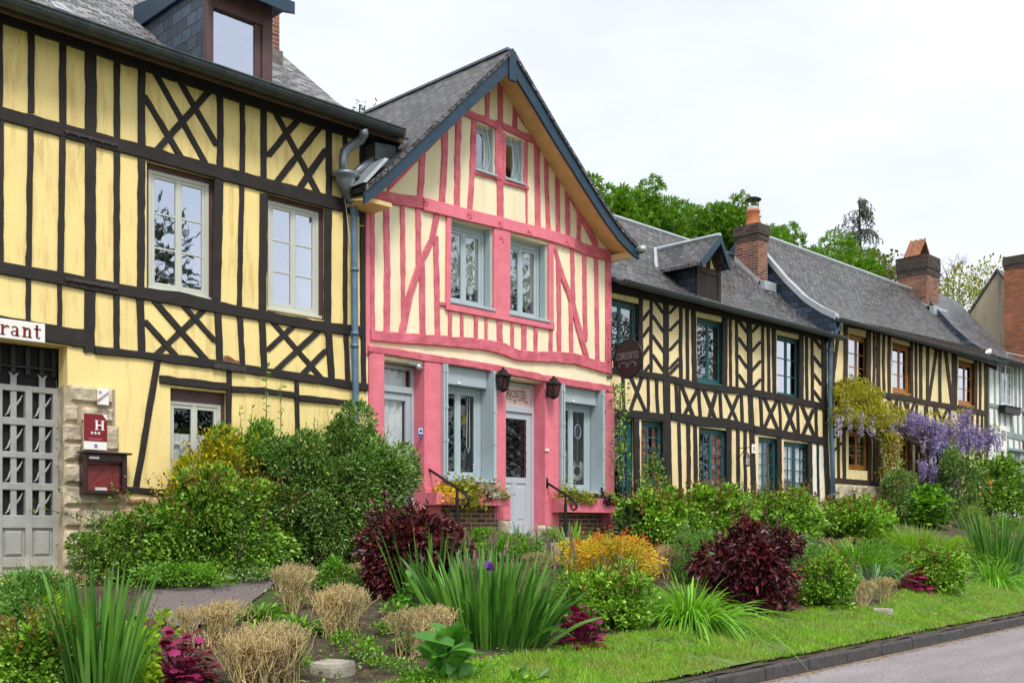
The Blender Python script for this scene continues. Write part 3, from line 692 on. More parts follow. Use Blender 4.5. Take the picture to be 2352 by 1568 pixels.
# brick patch bared under the plaster
mb = MB(); P = [onY(px(Dd, *q), -.2) for q in [(338, 1258), (375, 1258), (420, 1290), (450, 1295), (445, 1322), (338, 1312)]]
mb.prism([(p.x, -.203, p.z) for p in P], (0, .01, 0)); mb.build('bare_brick', M['orangebrick'], H.root)
# gate doorway hole
gx0, gx1 = onY((-170, 1000), .05).x, onY(px('E', 415, 500), .05).x; gz0, gz1 = onY((70, 1327), -.2).z, onY(px(C, 200, 985), -.2).z
H.holes.append((gx0, onY(px(C, 470, 1100), -.2).x, gz0, gz1)); gxr = H.holes[-1][1]
def Ex(x): return onY(px('E', x, 500), .05).x
def Ez(y): return onY(px('E', 200, y), .05).z
gt = MB(); gy = .05
cols = [(-620, -585), (-395, -340), (-165, -130), (-35, 20), (180, 228), (372, 416)]
for a, b in cols: gt.bbox(Ex(a), Ex(b), gy, gy + .07, gz0 + .02, Ez(75), .008)
for a, b in [(75, 118), (300, 352), (535, 580), (750, 802), (975, 1066), (1270, 1335), (1440, 1475)]: gt.bbox(gx0, Ex(416), gy + .006, gy + .065, Ez(b), Ez(a), .008)
gate = gt.build('gate', M['gate_oak'], H.root)
for r0, r1 in [(1066, 1270), (1335, 1440)]:
    for a, b in [(-585, -395), (-340, -165), (-130, -35), (20, 180), (228, 372)]:
        m2 = MB(); m2.box(Ex(a), Ex(b), gy + .04, gy + .05, Ez(r1), Ez(r0)); m2.bbox(Ex(a) + .03, Ex(b) - .03, gy + .018, gy + .045, Ez(r1) + .03, Ez(r0) - .03, .015); m2.build('panel', M['gate_oak'], gate)
for a, b in [(-585, -395), (-340, -165), (20, 180), (228, 372)]:
    xc = (Ex(a) + Ex(b)) / 2; m2 = MB(); m2.bbox(xc - .035, xc + .035, gy + .02, gy + .045, Ez(980), Ez(15), .006)
    zt_ = Ez(15); m2.prism([(xc - .035, gy + .02, zt_), (xc - .055, gy + .02, zt_ + .05), (xc, gy + .02, zt_ + .01), (xc + .055, gy + .02, zt_ + .05), (xc + .035, gy + .02, zt_)], (0, .02, 0))
    for r0, r1 in [(118, 300), (352, 535), (580, 750), (802, 975)]:
        z0, z1 = Ez(r1), Ez(r0); h_ = z1 - z0
        for sgn, zc in ((1, z0 + h_ * .72), (-1, z0 + h_ * .22)):
            m2.tube([(xc + sgn * .03, gy + .03, zc - .07 * sgn * -1 * -1), (xc + sgn * .065, gy + .025, zc - .02), (xc + sgn * .10, gy + .02, zc + .05 * sgn)], [.014, .012, .003], 6)
    m2.build('thorned_bar', M['gate_oak'], gate)
m2 = MB()
for x in (-490, -250, 0, 100, 203, 300, 385): m2.bbox(Ex(x) - .03, Ex(x) + .03, gy + .03, gy + .06, Ez(0), gz1 - .02)
m2.bbox(gx0, Ex(416), gy + .02, gy + .055, Ez(-65), Ez(-45)); m2.build('transom_bars', M['iron'], gate)
m2 = MB(); m2.box(gx0, gxr, gy + .075, gy + .085, gz0, gz1); m2.build('dark_backing', M['dark'], gate)  # black panel paints the darkness behind the gate bars
m2 = MB(); m2.bbox(Ex(416), gxr, gy - .005, gy + .10, gz0, gz1); m2.build('door_jamb', M['gate_oak'], gate)
m2 = MB()
for y in (350, 430, 490, 620, 1180, 1330): P = Ex(395); m2.bbox(P - .012, P + .012, gy - .012, gy, Ez(y) - .012, Ez(y) + .012, .008)
m2.build('bolt', M['gate_oak'], gate)
mb = MB(); mb.box(gxr - .012, gxr + .02, -.205, .05, gz0, onY(px('E', 600, 80), -.2).z); mb.build('stone_reveal', M['stone'], H.root)
# stones
def block(mb, x0, x1, z0, z1, Y, dp=.06, seed=0, rag=.02):
    n, m = max(3, int((x1 - x0) / .032)), max(3, int((z1 - z0) / .032)); vs = []
    for j in range(m + 1):
        for i in range(n + 1):
            x = x0 + (x1 - x0) * i / n; z = z0 + (z1 - z0) * j / m; e = min(i, n - i, 2) / 2 * 1., min(j, m - j, 2) / 2.
            ed = min(e); ns = mnoise.noise(Vector((x * 4, z * 4, seed))) + .6 * mnoise.noise(Vector((x * 13, z * 13, seed + 3)))
            dx = rag * mnoise.noise(Vector((x * 5, z * 5, seed + 9))) * (1 if ed == 0 else .4)
            vs.append((x + dx, Y - (dp * min(1, .8 + ed * .4) + ns * .034) if ed > 0 else Y - .005, z + rag * .6 * mnoise.noise(Vector((x * 5, z * 5, seed + 19)))))
    mb.add(vs, [(j * (n + 1) + i, j * (n + 1) + i + 1, (j + 1) * (n + 1) + i + 1, (j + 1) * (n + 1) + i) for j in range(m) for i in range(n)])
pale = MB(); och = MB()
def eb(mb, x0, y0, x1, y1, sd):
    a, b = onY(px('E', x0, (y0 + y1) / 2), -.2), onY(px('E', x1, (y0 + y1) / 2), -.2)
    z1, z0 = onY(px('E', (x0 + x1) / 2, y0), -.2).z, onY(px('E', (x0 + x1) / 2, y1), -.2).z
    block(mb, max(a.x, gxr - .06) + .006, b.x - .006, z0 + .006, z1 - .006, -.2, .055, sd)
for i, q in enumerate([(480, 80, 785, 200), (430, 205, 548, 330), (555, 222, 790, 335), (425, 338, 572, 468), (578, 340, 828, 530), (425, 472, 572, 600), (425, 615, 592, 760), (578, 535, 820, 700), (425, 768, 690, 910), (600, 705, 830, 765),
                       (405, 915, 560, 1062), (565, 925, 795, 1060), (425, 1070, 640, 1200), (645, 1070, 880, 1200), (425, 1208, 588, 1342), (592, 1208, 800, 1340), (805, 1208, 1100, 1340), (425, 1348, 700, 1420), (705, 1345, 1100, 1430)]): eb(pale, *q, i)
for i, q in enumerate([(700, 835, 838, 912), (850, 840, 1045, 912), (800, 922, 1070, 1045), (1050, 840, 1300, 930), (885, 1070, 1180, 1200), (1075, 935, 1320, 1060)]): eb(och, *q, 40 + i)
pale.build('quoin_stones', M['stone'], H.root); och.build('ochre_stones', M['ochrestone'], H.root)
mb = MB(); a = onY(px('E', 1800, 1000), -.2).x; zc = onY(px('E', 600, 830), -.2).z
mb.box(gxr - .05, onY(px('E', 800, 500), -.2).x, -.212, -.19, .5, onY(px('E', 600, 82), -.2).z); mb.box(onY(px('E', 800, 500), -.2).x, H.x1, -.214, -.19, .5, zc - .02); mb.build('stone_plinth', M['mortar'], H.root)
H.wall()
# roof of yellow house
ya, yb_ = onY(px(A, 0, 25), -.62), onY(px(B, 1560, 935), -.62); Xv = 10.05
prof1 = [(-.60, 7.42), (0, 7.68), (.65, 8.04), (1.2, 8.43), (1.67, 8.79), (2.5, 9.45), (3.3, 10.1)]
roof(H.root, prof1, 1.2, Xv + .05, M['slate'], .08, 30, yb=(4, 6.8))
gable_side(H.root, Xv, prof1, 7.2, M['slate_blue'], 3.2)
gutter(H.root, (1.2, -.68, 7.39), (yb_.x, -.68, 7.40), .105, M['zinc_green'], .62)
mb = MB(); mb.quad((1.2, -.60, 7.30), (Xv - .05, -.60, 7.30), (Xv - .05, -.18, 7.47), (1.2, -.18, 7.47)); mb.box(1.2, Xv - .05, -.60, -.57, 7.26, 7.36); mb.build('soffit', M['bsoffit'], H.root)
# dormer
Yd = -.15; dx0, dx1 = onY(px(A, 1440, 400), Yd).x, onY(px(B, 665, 500), Yd).x; dzt = onY(px(B, 655, 95), Yd - .25).z + .06
dz0 = dzt; dzt = 8.72
zdb = 7.5; prof_y = lambda z: np.interp(z, [p[1] for p in prof1], [p[0] for p in prof1])
dorm = None
for X in (dx0, dx1 - .02):
    mb = MB(); mb.add([(X, Yd, zdb), (X, prof_y(7.7), 7.68), (X, prof_y(8.04), 8.02), (X, prof_y(8.43), 8.41), (X, prof_y(dzt), dzt), (X, Yd, dzt)], [(0, 1, 2, 3, 4, 5)])
    dk = mb.build('dormer' if dorm is None else 'cheek', M['slate_blue'], dorm or H.root); dorm = dorm or dk
mb = MB(); mb.bbox(dx0 - .015, dx0 + .085, Yd - .03, Yd + .06, zdb, dzt); mb.bbox(dx1 - .14, dx1 + .015, Yd - .03, Yd + .06, zdb, dzt); mb.bbox(dx0 + .085, dx1 - .14, Yd - .028, Yd + .06, dz0 - .13, dzt)
mb.bbox(dx0 + .085, dx1 - .14, Yd - .028, Yd + .06, zdb, zdb + .06); mb.bbox(dx1 - .24, dx1 - .142, Yd + .005, Yd + .06, zdb + .06, dz0 - .13); mb.build('dormer_frame', M['purple_wood'], dorm)
mb = MB(); mb.box(dx0 + .08, dx1 - .23, Yd + .03, Yd + .036, zdb + .05, dz0 - .12); mb.build('pane', M['g_sky'], dorm)
mb = MB(); mb.box(dx0 + .06, dx1 - .1, Yd + .3, Yd + .31, zdb + .05, dzt - .05); mb.build('room_shade', M['dark'], dorm)  # black sheet painted as the shade behind the dormer pane
mb = MB(); yr = prof_y(dzt + .1) + .1
mb.prism([(dx0 - .05, Yd - .32, dzt - .13), (dx0 - .05, Yd - .32, dzt + .04), (dx0 - .05, yr, dzt + .36), (dx0 - .05, yr, dzt + .02), (dx0 - .05, Yd - .02, dzt)], (dx1 - dx0 + .23, 0, 0)); mb.build('dormer_roof', M['navy'], dorm)
mb = MB(); P = roofhit(px(A, 440, 80), prof1); mb.add([P + Vector((-.1, 0, .02)), P + Vector((.12, -.05, .0)), P + Vector((.03, .12, .16)), P + Vector((-.13, .1, .13))], [(0, 1, 2), (0, 2, 3), (1, 2, 3)]); mb.build('roof_vent', M['zinc_light'], H.root)
P0 = roofhit(px(B, 700, 436), prof1); w_ = onY(px(B, 728, 200), P0.y).x
chimney(H.root, w_ - .62, w_, P0.y, P0.y + .7, 8.2, 11.6, M['redbrick'], M['capgrey'])
mb = MB(); mb.box(w_ - .66, w_ + .04, P0.y - .04, P0.y + .74, P0.z - .1, P0.z + .2); mb.build('chimney_foot', M['capgrey'], H.root)
# rainwater: swan neck, hopper, downpipe
def PB(c, x, y, Y): return fz(c, x, y, Y)
mb = MB(); mb.tube([PB(B, 1312, 900, -.66), PB(B, 1318, 935, -.64), PB(B, 1295, 975, -.55), PB(B, 1215, 1025, -.42), PB(B, 1178, 1060, -.38), PB(B, 1172, 1110, -.38), PB(B, 1175, 1230, -.38)], .065, 10)
dp = mb.build('downpipe', M['zinc'], H.root, True)
hp = PB(B, 1190, 1260, -.38); mb = MB(); mb.lathe(hp, [(.05, -.22), (.09, -.12), (.15, -.02), (.15, .03), (.20, .05), (.20, .10), (.17, .10)], 18); mb.build('hopper', M['zinc'], dp, True)
mb = MB(); mb.tube([hp + Vector((0, 0, -.2)), PB(B, 1200, 1365, -.36), PB(B, 1240, 1420, -.33), PB(Dd, 1248, 300, -.33), PB(Dd, 1250, 800, -.33), PB(Dd, 1258, 1560, -.33), PB('d', 818, 1180, -.33)], [.055, .055, .055, .05, .05, .05, .05], 10)
for y in (270, 660, 1105, 1190): P = PB(Dd, 1251, y, -.33); mb.lathe(P, [(.051, -.025), (.062, -.025), (.062, .025), (.051, .025)], 12)
mb.build('downpipe_lower', M['pipe_blue'], dp, True)
mb = MB(); mb.tube([PB(Dd, 1165, 40, -.26), PB(Dd, 1195, 250, -.25), PB(Dd, 1228, 560, -.26), PB(Dd, 1238, 1000, -.26), PB(Dd, 1222, 1300, -.25), PB(Dd, 1240, 1530, -.26)], .006, 5); mb.build('cable', M['white'], H.root)
# signs on the yellow house
sg = thing('sign', onY(px(C, 150, 910), -.27), 'cream board ending in the red letters rant above the grey gate', 'sign')
a, b = onY(px(C, 312, 930), -.27), onY((-420, 730), -.27); z1, z0 = onY(px(C, 150, 843), -.27).z, onY(px(C, 150, 978), -.27).z
mb = MB(); mb.bbox(a.x - 2.6, a.x, -.285, -.26, z0, z1); mb.build('board', M['white'], sg)
sx = lambda x: onY(px(C, x, 900), -.29).x
lz = lambda t: z0 + (z1 - z0) * t
mb = MB()
def P2(pl, Y=-.2862): mb.prism([(p[0], Y, p[1]) for p in pl], (0, -.004, 0))
def lrect(x0, x1, t0, t1): P2([(sx(x0), lz(t0)), (sx(x1), lz(t0)), (sx(x1), lz(t1)), (sx(x0), lz(t1))])
bt, tp = .18, .70
def arc(cx, ct, rx, rt, a0, a1, wx, wt, n=10):
    o = [(cx + rx * math.cos(R(a0 + (a1 - a0) * i / n)), ct + rt * math.sin(R(a0 + (a1 - a0) * i / n))) for i in range(n + 1)]
    q = [(cx + (rx - wx) * math.cos(R(a0 + (a1 - a0) * i / n)), ct + (rt - wt) * math.sin(R(a0 + (a1 - a0) * i / n))) for i in range(n + 1)]
    for i in range(n): P2([(sx(o[i][0]), lz(o[i][1])), (sx(o[i + 1][0]), lz(o[i + 1][1])), (sx(q[i + 1][0]), lz(q[i + 1][1])), (sx(q[i][0]), lz(q[i][1]))])
def serif(x0, x1, t): lrect(x0, x1, t, t + .045)
lrect(10, 27, bt, tp); serif(2, 36, bt); lrect(3, 12, tp - .05, tp); arc(48, .52, 22, .17, 30, 170, 10, .09)          # r
arc(103, .54, 24, .15, 5, 160, 8, .06); lrect(112, 129, bt, .56); lrect(129, 138, bt, bt + .06); arc(100, .32, 24, .14, 50, 360, 11, .05)   # a
lrect(163, 180, bt, tp); serif(154, 189, bt); lrect(154, 165, tp - .05, tp); arc(195, .52, 21, .17, 0, 165, 10, .09); lrect(200, 216, bt, .54); serif(192, 224, bt)   # n
lrect(250, 266, bt + .1, .88); lrect(238, 286, tp - .06, tp); arc(267, .31, 17, .14, 180, 330, 10, .06)                   # t
mb.build('lettering', M['redletters'], sg)
def plate(name, c, x0, y0, x1, y1, Y, mat, label, cat, th=.008):
    a, b = onY(px(c, x0, (y0 + y1) / 2), Y), onY(px(c, x1, (y0 + y1) / 2), Y); z1, z0 = onY(px(c, (x0 + x1) / 2, y0), Y).z, onY(px(c, (x0 + x1) / 2, y1), Y).z
    t = thing(name, ((a.x + b.x) / 2, Y, z0), label, cat); m = MB(); m.bbox(a.x, b.x, Y - th, Y, z0, z1, .002); m.build('plate', mat, t); return t, a.x, b.x, z0, z1
t, a, b, z0, z1 = plate('licence_sign', 'E', 678, 92, 757, 207, -.29, M['white'], 'small white licence plate with a red diagonal band on the stone quoin', 'sign')
mb = MB(); w_, h_ = b - a, z1 - z0; mb.prism([(a, -.2985, z0 + .02), (a, -.2985, z0 + h_ * .27), (b, -.2985, z1 - .03), (b, -.2985, z1 - h_ * .30)], (0, -.002, 0)); mb.build('red_band', M['red_sign'], t)
o = text(t, 'lettering', 'LICENCE', M['white'], 0, w_ * 1.02, -h_ * .06, h_ * .07, 0)
co = o.data
for v in co.vertices:
    x, z = v.co.x / w_, v.co.z; v.co = (a + v.co.x * .95 + .003, -.3012 + v.co.y, z0 + h_ * .15 + x * h_ * .60 + z)
text(t, 'letter', 'I', M['ink'], a + w_ * .12, a + w_ * .16, z0 + h_ * .62, z0 + h_ * .83, -.2985); text(t, 'letter', 'V', M['ink'], a + w_ * .2, a + w_ * .38, z0 + h_ * .62, z0 + h_ * .83, -.2985)
t, a, b, z0, z1 = plate('hotel_plaque', 'E', 582, 272, 744, 520, -.30, M['white'], 'dark red plaque with a white letter H and three stars', 'plaque')
w_, h_ = b - a, z1 - z0
mb = MB(); mb.prism([(a, -.3085, z0 + h_ * .24), (b, -.3085, z0 + h_ * .24), (b, -.3085, z1 - h_ * .17), (b - w_ * .2, -.3085, z1), (a, -.3085, z1)], (0, -.003, 0)); mb.build('red_face', M['red_sign'], t)
mb = MB(); hx = lambda u: a + w_ * u; hz = lambda v: z0 + h_ * v
def hr(u0, u1, v0, v1): mb.box(hx(u0), hx(u1), -.3155, -.3118, hz(v0), hz(v1))
hr(.50, .58, .56, .83); hr(.76, .84, .56, .83); hr(.58, .76, .68, .715)
for u in (.54, .80): hr(u - .085, u - .041, .56, .575); hr(u + .041, u + .085, .56, .575); hr(u - .085, u - .041, .815, .83); hr(u + .041, u + .085, .815, .83)
mb.build('letter', M['white'], t); mb = MB()
for u in (.34, .49, .64):
    mb.prism([(hx(u) + .022 * (1 if i % 2 == 0 else .42) * math.sin(math.pi * i / 5), -.3118, hz(.47) + .022 * (1 if i % 2 == 0 else .42) * math.cos(math.pi * i / 5)) for i in range(10)][::-1], (0, -.003, 0))
mb.build('star', M['white'], t); mb = MB(); hr(.2, .78, .305, .318); hr(.2, .72, .275, .285); mb.build('fine_print', M['pinkflat'], t)
mb = MB(); mb.tube([(hx(.44), -.31, hz(.12)), (hx(.5), -.311, hz(.15)), (hx(.56), -.31, hz(.13))], .008, 6); mb.tube([(hx(.46), -.31, hz(.09)), (hx(.52), -.311, hz(.07)), (hx(.58), -.31, hz(.09))], .006, 6); mb.build('emblem', M['blue'], t)
# menu case
Ym = -.27; a, b = onY(px('E', 578, 680), Ym - .1), onY(px('E', 885, 680), Ym - .1); z1, z0 = onY(px('E', 730, 550), Ym - .1).z, onY(px('E', 730, 828), Ym - .1).z
t = thing('menu_case', ((a.x + b.x) / 2, Ym, z0), 'dark wooden glazed menu case with an empty red back on the stone wall', 'menu case')
mb = MB(); e = .055; y0, y1 = Ym - .11, Ym
mb.bbox(a.x, a.x + e, y0, y1, z0, z1); mb.bbox(b.x - e, b.x, y0, y1, z0, z1); mb.bbox(a.x + e, b.x - e, y0 + .002, y1, z1 - e * 1.6, z1); mb.bbox(a.x + e, b.x - e, y0 + .002, y1, z0, z0 + e * .8); mb.build('case', M['boxwood'], t)
mb = MB(); mb.box(a.x + e, b.x - e, y1 - .02, y1 - .002, z0 + e * .7, z1 - e); mb.build('felt_back', M['boxback'], t)
mb = MB(); mb.box(a.x + e * .8, b.x - e * .8, y0 + .02, y0 + .024, z0 + e * .5, z1 - e); mb.build('pane', m_glass('case_glass', .02, (.95, .95, .95), .0, (.5, .5, .5)), t)
mb = MB(); mb.bbox(a.x - .03, b.x + .04, y0 - .05, y1, z1 + .001, z1 + .025); mb.build('roof_board', M['boxwood'], t)
mb = MB(); mb.box(a.x + .16, a.x + .30, y0 + .03, y0 + .06, z0 + e * .8, z0 + e * .8 + .035); mb.build('paper', M['white'], t)
mb = MB(); mb.lathe((b.x - e * .5, y0 - .004, (z0 + z1) / 2 - .02), [(.01, -.006), (.01, .006)], 8); mb.build('lock', M['zinc_light'], t)
mb = MB(); mb.box(a.x + .07, a.x + .19, y0 - .002, y0 + .001, z1 - .06, z1 - .035); mb.build('sticker', M['white'], t)

# ================================================================== pink house
G_, F_, HH = 'G', 'F', 'H'
YP = -.2
xl, xr = H1.x1 + .012, onY(px(G_, 2040, 700), YP).x
Yg = -.75                                                # plane of the barge boards
ap = onY(px(F_, 1015, 150), Yg)
def fp(q): P = onY(px(F_, *q), Yg); return (P.x, P.z)
profR = [fp(q) for q in [(1015, 150), (1160, 395), (1300, 636), (1465, 908), (1600, 1125), (1690, 1255), (1760, 1335), (1815, 1388)]]
profL = [fp(q) for q in [(1015, 150), (700, 450), (380, 752), (230, 895), (95, 1005)]]
def zL(x): return float(np.interp(x, [p[0] for p in profL[::-1]], [p[1] for p in profL[::-1]]))
def zR(x): return float(np.interp(x, [p[0] for p in profR], [p[1] for p in profR]))
H2 = House(YP, xl, xr, .9, 6.62, 'pink timbered house with cream plaster and a steep dark blue gable', M['cplaster'], 6.0); H = H2; H.tm = M['pink']
H.poly = [(xl, .9), (xr, .9), (xr, zR(xr) - .09), (ap.x, ap.z - .10), (xl, zL(xl) - .09)]
def hb_(pts, w, **k): return H.beam('h', pts, w, **k)
def vb(pts, w, **k): return H.beam('v', pts, w, **k)
hb_([(G_, 172, 165), (G_, 560, 222)], [92, 88], rough=1.5, proud=.045)
hb_([(G_, 1735, 542), (G_, 1850, 590), (G_, 2010, 632)], [88, 88, 82], rough=1.5, proud=.045)
o = hb_([(G_, 562, 232), (G_, 900, 318), (G_, 1240, 398)], [100, 95, 92], mat=M['pinkmetal'], proud=.062, name='lintel_cover', rough=.3)
o2 = hb_([(G_, 1240, 402), (G_, 1500, 465), (G_, 1738, 537)], [90, 88, 88], mat=M['pinkmetal'], proud=.066, name='lintel_cover', rough=.3)
def flower(q, Y, s, par):
    P = onY(px(G_, *q), Y); mb = MB()
    for i in range(5):
        a = 2 * math.pi * i / 5 + .3; d = Vector((math.cos(a), 0, math.sin(a))); n = Vector((-d.z, 0, d.x))
        mb.add([P, P + d * s * .55 + n * s * .3 + Vector((0, -.018, 0)), P + d * s + Vector((0, -.006, 0)), P + d * s * .55 - n * s * .3 + Vector((0, -.018, 0))], [(0, 1, 2), (0, 2, 3)])
    mb.bbox(P.x - .012, P.x + .012, Y - .02, Y, P.z - .012, P.z + .012); mb.build('rosette', M['pinkmetal'], par)
for i, q in enumerate([(597, 215), (940, 315), (1184, 383), (1408, 450), (1706, 528)]): flower(q, -.272, .06, o if i < 3 else o2)
hb_([(G_, 150, 1258), (G_, 330, 1275), (G_, 600, 1292), (G_, 900, 1318), (G_, 1080, 1335), (G_, 1200, 1370), (G_, 1300, 1412), (G_, 1420, 1425), (G_, 1600, 1428), (G_, 1750, 1440), (G_, 1880, 1480), (G_, 2035, 1528)], [84, 82, 80, 82, 86, 95, 85, 80, 84, 86, 80, 80], rough=1.8, proud=.05)
hb_([(HH, 100, 150), (HH, 205, 162), (HH, 460, 205), (HH, 700, 238), (HH, 900, 272), (HH, 1200, 332), (HH, 1400, 368), (HH, 1570, 393), (HH, 1648, 408)], [40, 46, 46, 44, 46, 44, 46, 44, 42], rough=1.4, proud=.055)
vb([(G_, 130, 160), (G_, 132, 1400)], 34, mat=M['pinkflat'], rough=.3, proud=.03); vb([(G_, 168, 200), (G_, 168, 800), (G_, 170, 1260)], 38, rough=1.6)
vb([(G_, 2020, 590), (G_, 2020, 900), (G_, 2018, 1540), ], 40, rough=1.5, proud=.04)
for p, w in [([(G_, 282, 215), (G_, 288, 700), (G_, 285, 1240)], 48), ([(G_, 408, 245), (G_, 412, 650), (G_, 412, 1120)], [34, 38, 26]), ([(G_, 532, 265), (G_, 532, 700)], 38), ([(G_, 560, 690), (G_, 566, 1250)], 44),
             ([(G_, 668, 480), (G_, 676, 800), (G_, 682, 1260)], 38), ([(G_, 782, 1050), (G_, 780, 1272)], 26), ([(G_, 874, 1070), (G_, 872, 1285)], 26), ([(G_, 981, 1090), (G_, 982, 1300)], 26), ([(G_, 1064, 1105), (G_, 1064, 1315)], 24),
             ([(G_, 1168, 1130), (G_, 1172, 1340)], 46), ([(G_, 1270, 1150), (G_, 1268, 1370)], 26), ([(G_, 1362, 1165), (G_, 1360, 1385)], 37), ([(G_, 1452, 1185), (G_, 1450, 1395)], 28), ([(G_, 1572, 1205), (G_, 1568, 1400)], 27),
             ([(G_, 1628, 690), (G_, 1634, 1000), (G_, 1636, 1405)], 31), ([(G_, 1738, 580), (G_, 1746, 1020)], 28), ([(G_, 1724, 1000), (G_, 1732, 1410)], 28), ([(G_, 1832, 620), (G_, 1842, 1300)], 32), ([(G_, 1926, 650), (G_, 1936, 1480)], 30)]: vb(p, w, rough=1.5)
for p, w in [([(G_, 676, 305), (G_, 642, 500), (G_, 545, 690), (G_, 460, 950), (G_, 402, 1245)], [38, 48, 52, 52, 48]), ([(G_, 1600, 565), (G_, 1655, 780), (G_, 1740, 1010), (G_, 1800, 1250), (G_, 1852, 1445)], [22, 34, 42, 42, 40])]: H.beam('v', p, w, name='brace', proud=.03, rough=1.6)
hb_([(G_, 690, 1010), (G_, 748, 1014)], 32)
# gable timbers
for p, w in [([(F_, 943, 280), (F_, 940, 640)], 30), ([(F_, 932, 600), (F_, 932, 980)], 48), ([(F_, 938, 960), (F_, 940, 1215)], 38), ([(F_, 860, 430), (F_, 858, 600)], 26), ([(F_, 1036, 470), (F_, 1030, 665)], 28),
             ([(F_, 455, 760), (F_, 448, 900), (F_, 438, 1085)], 38), ([(F_, 595, 620), (F_, 590, 850), (F_, 574, 1120)], 38), ([(F_, 678, 560), (F_, 674, 800), (F_, 668, 1140)], 35), ([(F_, 776, 580), (F_, 765, 900), (F_, 750, 1165)], 32),
             ([(F_, 1100, 735), (F_, 1098, 1010)], 22), ([(F_, 1103, 1030), (F_, 1106, 1250)], 9), ([(F_, 1168, 740), (F_, 1176, 1270)], 31), ([(F_, 1228, 820), (F_, 1230, 1000), (F_, 1241, 1290)], 23), ([(F_, 1297, 920), (F_, 1304, 1310)], 27),
             ([(F_, 1360, 1040), (F_, 1367, 1340)], 27), ([(F_, 1434, 1170), (F_, 1433, 1370)], 24), ([(F_, 966, 680), (F_, 966, 985)], 16), ([(F_, 784, 612), (F_, 776, 930)], 14)]: vb(p, w, rough=1.4)
H.beam('h', [(F_, 705, 548), (F_, 815, 592), (F_, 920, 637)], 42, rough=1.4, proud=.04); H.beam('h', [(F_, 948, 632), (F_, 1060, 688), (F_, 1172, 737)], 38, rough=1.4, proud=.04)
H.beam('h', [(F_, 770, 925), (F_, 945, 970)], 24); H.beam('h', [(F_, 958, 985), (F_, 1112, 1028)], 24)
H.beam('h', [(F_, 235, 1005), (F_, 440, 790), (F_, 700, 530), (F_, 930, 310)], 90, name='rafter', rough=1.3, proud=.03)
H.beam('h', [(F_, 948, 330), (F_, 1060, 545), (F_, 1200, 762), (F_, 1330, 965), (F_, 1450, 1200), (F_, 1550, 1400)], 74, name='rafter', rough=1.3, proud=.03)
# gable windows
for q, sq in [([(790, 612), (905, 655), (905, 945), (784, 908)], 0), ([(975, 690), (1086, 728), (1086, 1002), (972, 962)], 1)]:
    x0, x1, z0, z1 = H.rect((F_, q), 0.)
    w, rc = H.window((x0, x1 - .03, z0, z1), .11, M['blueframe'], M['g_mid'], 1, 1, hole=(x0, x1, z0, z1), casing=M['blueframe'], fw=.04, leafw=.055, sill=(.07, .035, .04), curtain=[(.05, .42, .1, .95, M['curtain'], .2)] if sq else None)
    mb = MB(); x0, x1, z0, z1 = rc
    for t_ in (.3, .62):
        mb.tube([(x0 + (x1 - x0) * t_, YP - .01, z1), (x0 + (x1 - x0) * (t_ + .16), YP - .03, z0 + .25), (x0 + (x1 - x0) * (t_ + .10), YP + .03, z0 + .03)], .0035, 5)
    mb.build('stay_cord', M['white'], w); mb = MB(); mb.bbox(x1 + .028, x1 + .004, YP + .01, YP + .11, z0, z1); mb.build('reveal_board', M['blueframe'], w)
# upper windows
for q, hq in [([(785, 335), (1115, 425), (1115, 1052), (785, 968)], 0), ([(1245, 468), (1545, 545), (1545, 1135), (1243, 1070)], 1)]:
    x0, x1, z0, z1 = H.rect((G_, q), .0); rec = .16
    w, rc = H.window((x0, x1 - .03, z0 - .02, z1 - .05), rec, M['blueframe'], M['g_mid'], 2, 1, fw=.055, leafw=.06, stile=.12, hole=(x0, x1, z0 - .02, z1), casing=M['blueframe'],
                     sill=(.07, .045, .05), curtain=[(.08, .44, .30, .94, M['lace'], .11), (.54, .92, .26, .94, M['lace'], .11)])
    mb = MB(); mb.bbox(x1 - .006, x1 - .03, YP + .02, YP + rec, z0, z1); mb.build('reveal_board', M['blueframe'], w)
    for a, b, zt in [(.08, .44, .30), (.54, .92, .26)]:
        A0, B0 = x0 + (x1 - x0) * a, x0 + (x1 - x0) * b; z = z0 + (z1 - z0) * zt; mb = MB()
        mb.add([(A0, YP + rec + .11, z), (B0, YP + rec + .11, z), ((A0 + B0) / 2, YP + rec + .11, z - .17)], [(0, 1, 2)])
        mb.tube([((A0 + B0) / 2, YP + rec + .10, z - .16), ((A0 + B0) / 2, YP + rec + .10, z - .24)], [.006, .014], 6); mb.build('curtain', M['lace'], w)
vb([(G_, 767, 320), (G_, 762, 1050)], 36, mat=M['pinkflat'], rough=.3, proud=.04); vb([(G_, 1566, 545), (G_, 1566, 1200)], 40, mat=M['pinkflat'], rough=.3, proud=.04)
o = vb([(G_, 1181, 420), (G_, 1180, 1120)], 130, mat=M['pinkflat'], rough=.3, proud=.04, name='panel'); flower((1190, 505), -.245, .075, o)
mb = MB(); P = onY(px(G_, 1184, 535), -.243); mb.prism([(P.x + dx, -.243, P.z + dz) for dx, dz in [(-.09, .08), (-.085, 0), (0, -.17), (.085, 0), (.09, .08), (0, .05)]], (0, -.006, 0)); mb.build('shield', M['pinkmetal'], o)
hb_([(G_, 740, 1028), (G_, 1160, 1105), (G_, 1587, 1187)], 62, mat=M['pinkflat'], rough=.3, proud=.045)
# ground floor: openings, pilasters
def fx(x, y=700, Y=YP): return onY(px(HH, x, y), Y).x
def fzz(x, y, Y=YP): return onY(px(HH, x, y), Y).z
zhead = lambda x, y: fzz(x, y)
zfl = 1.53
LIN = []
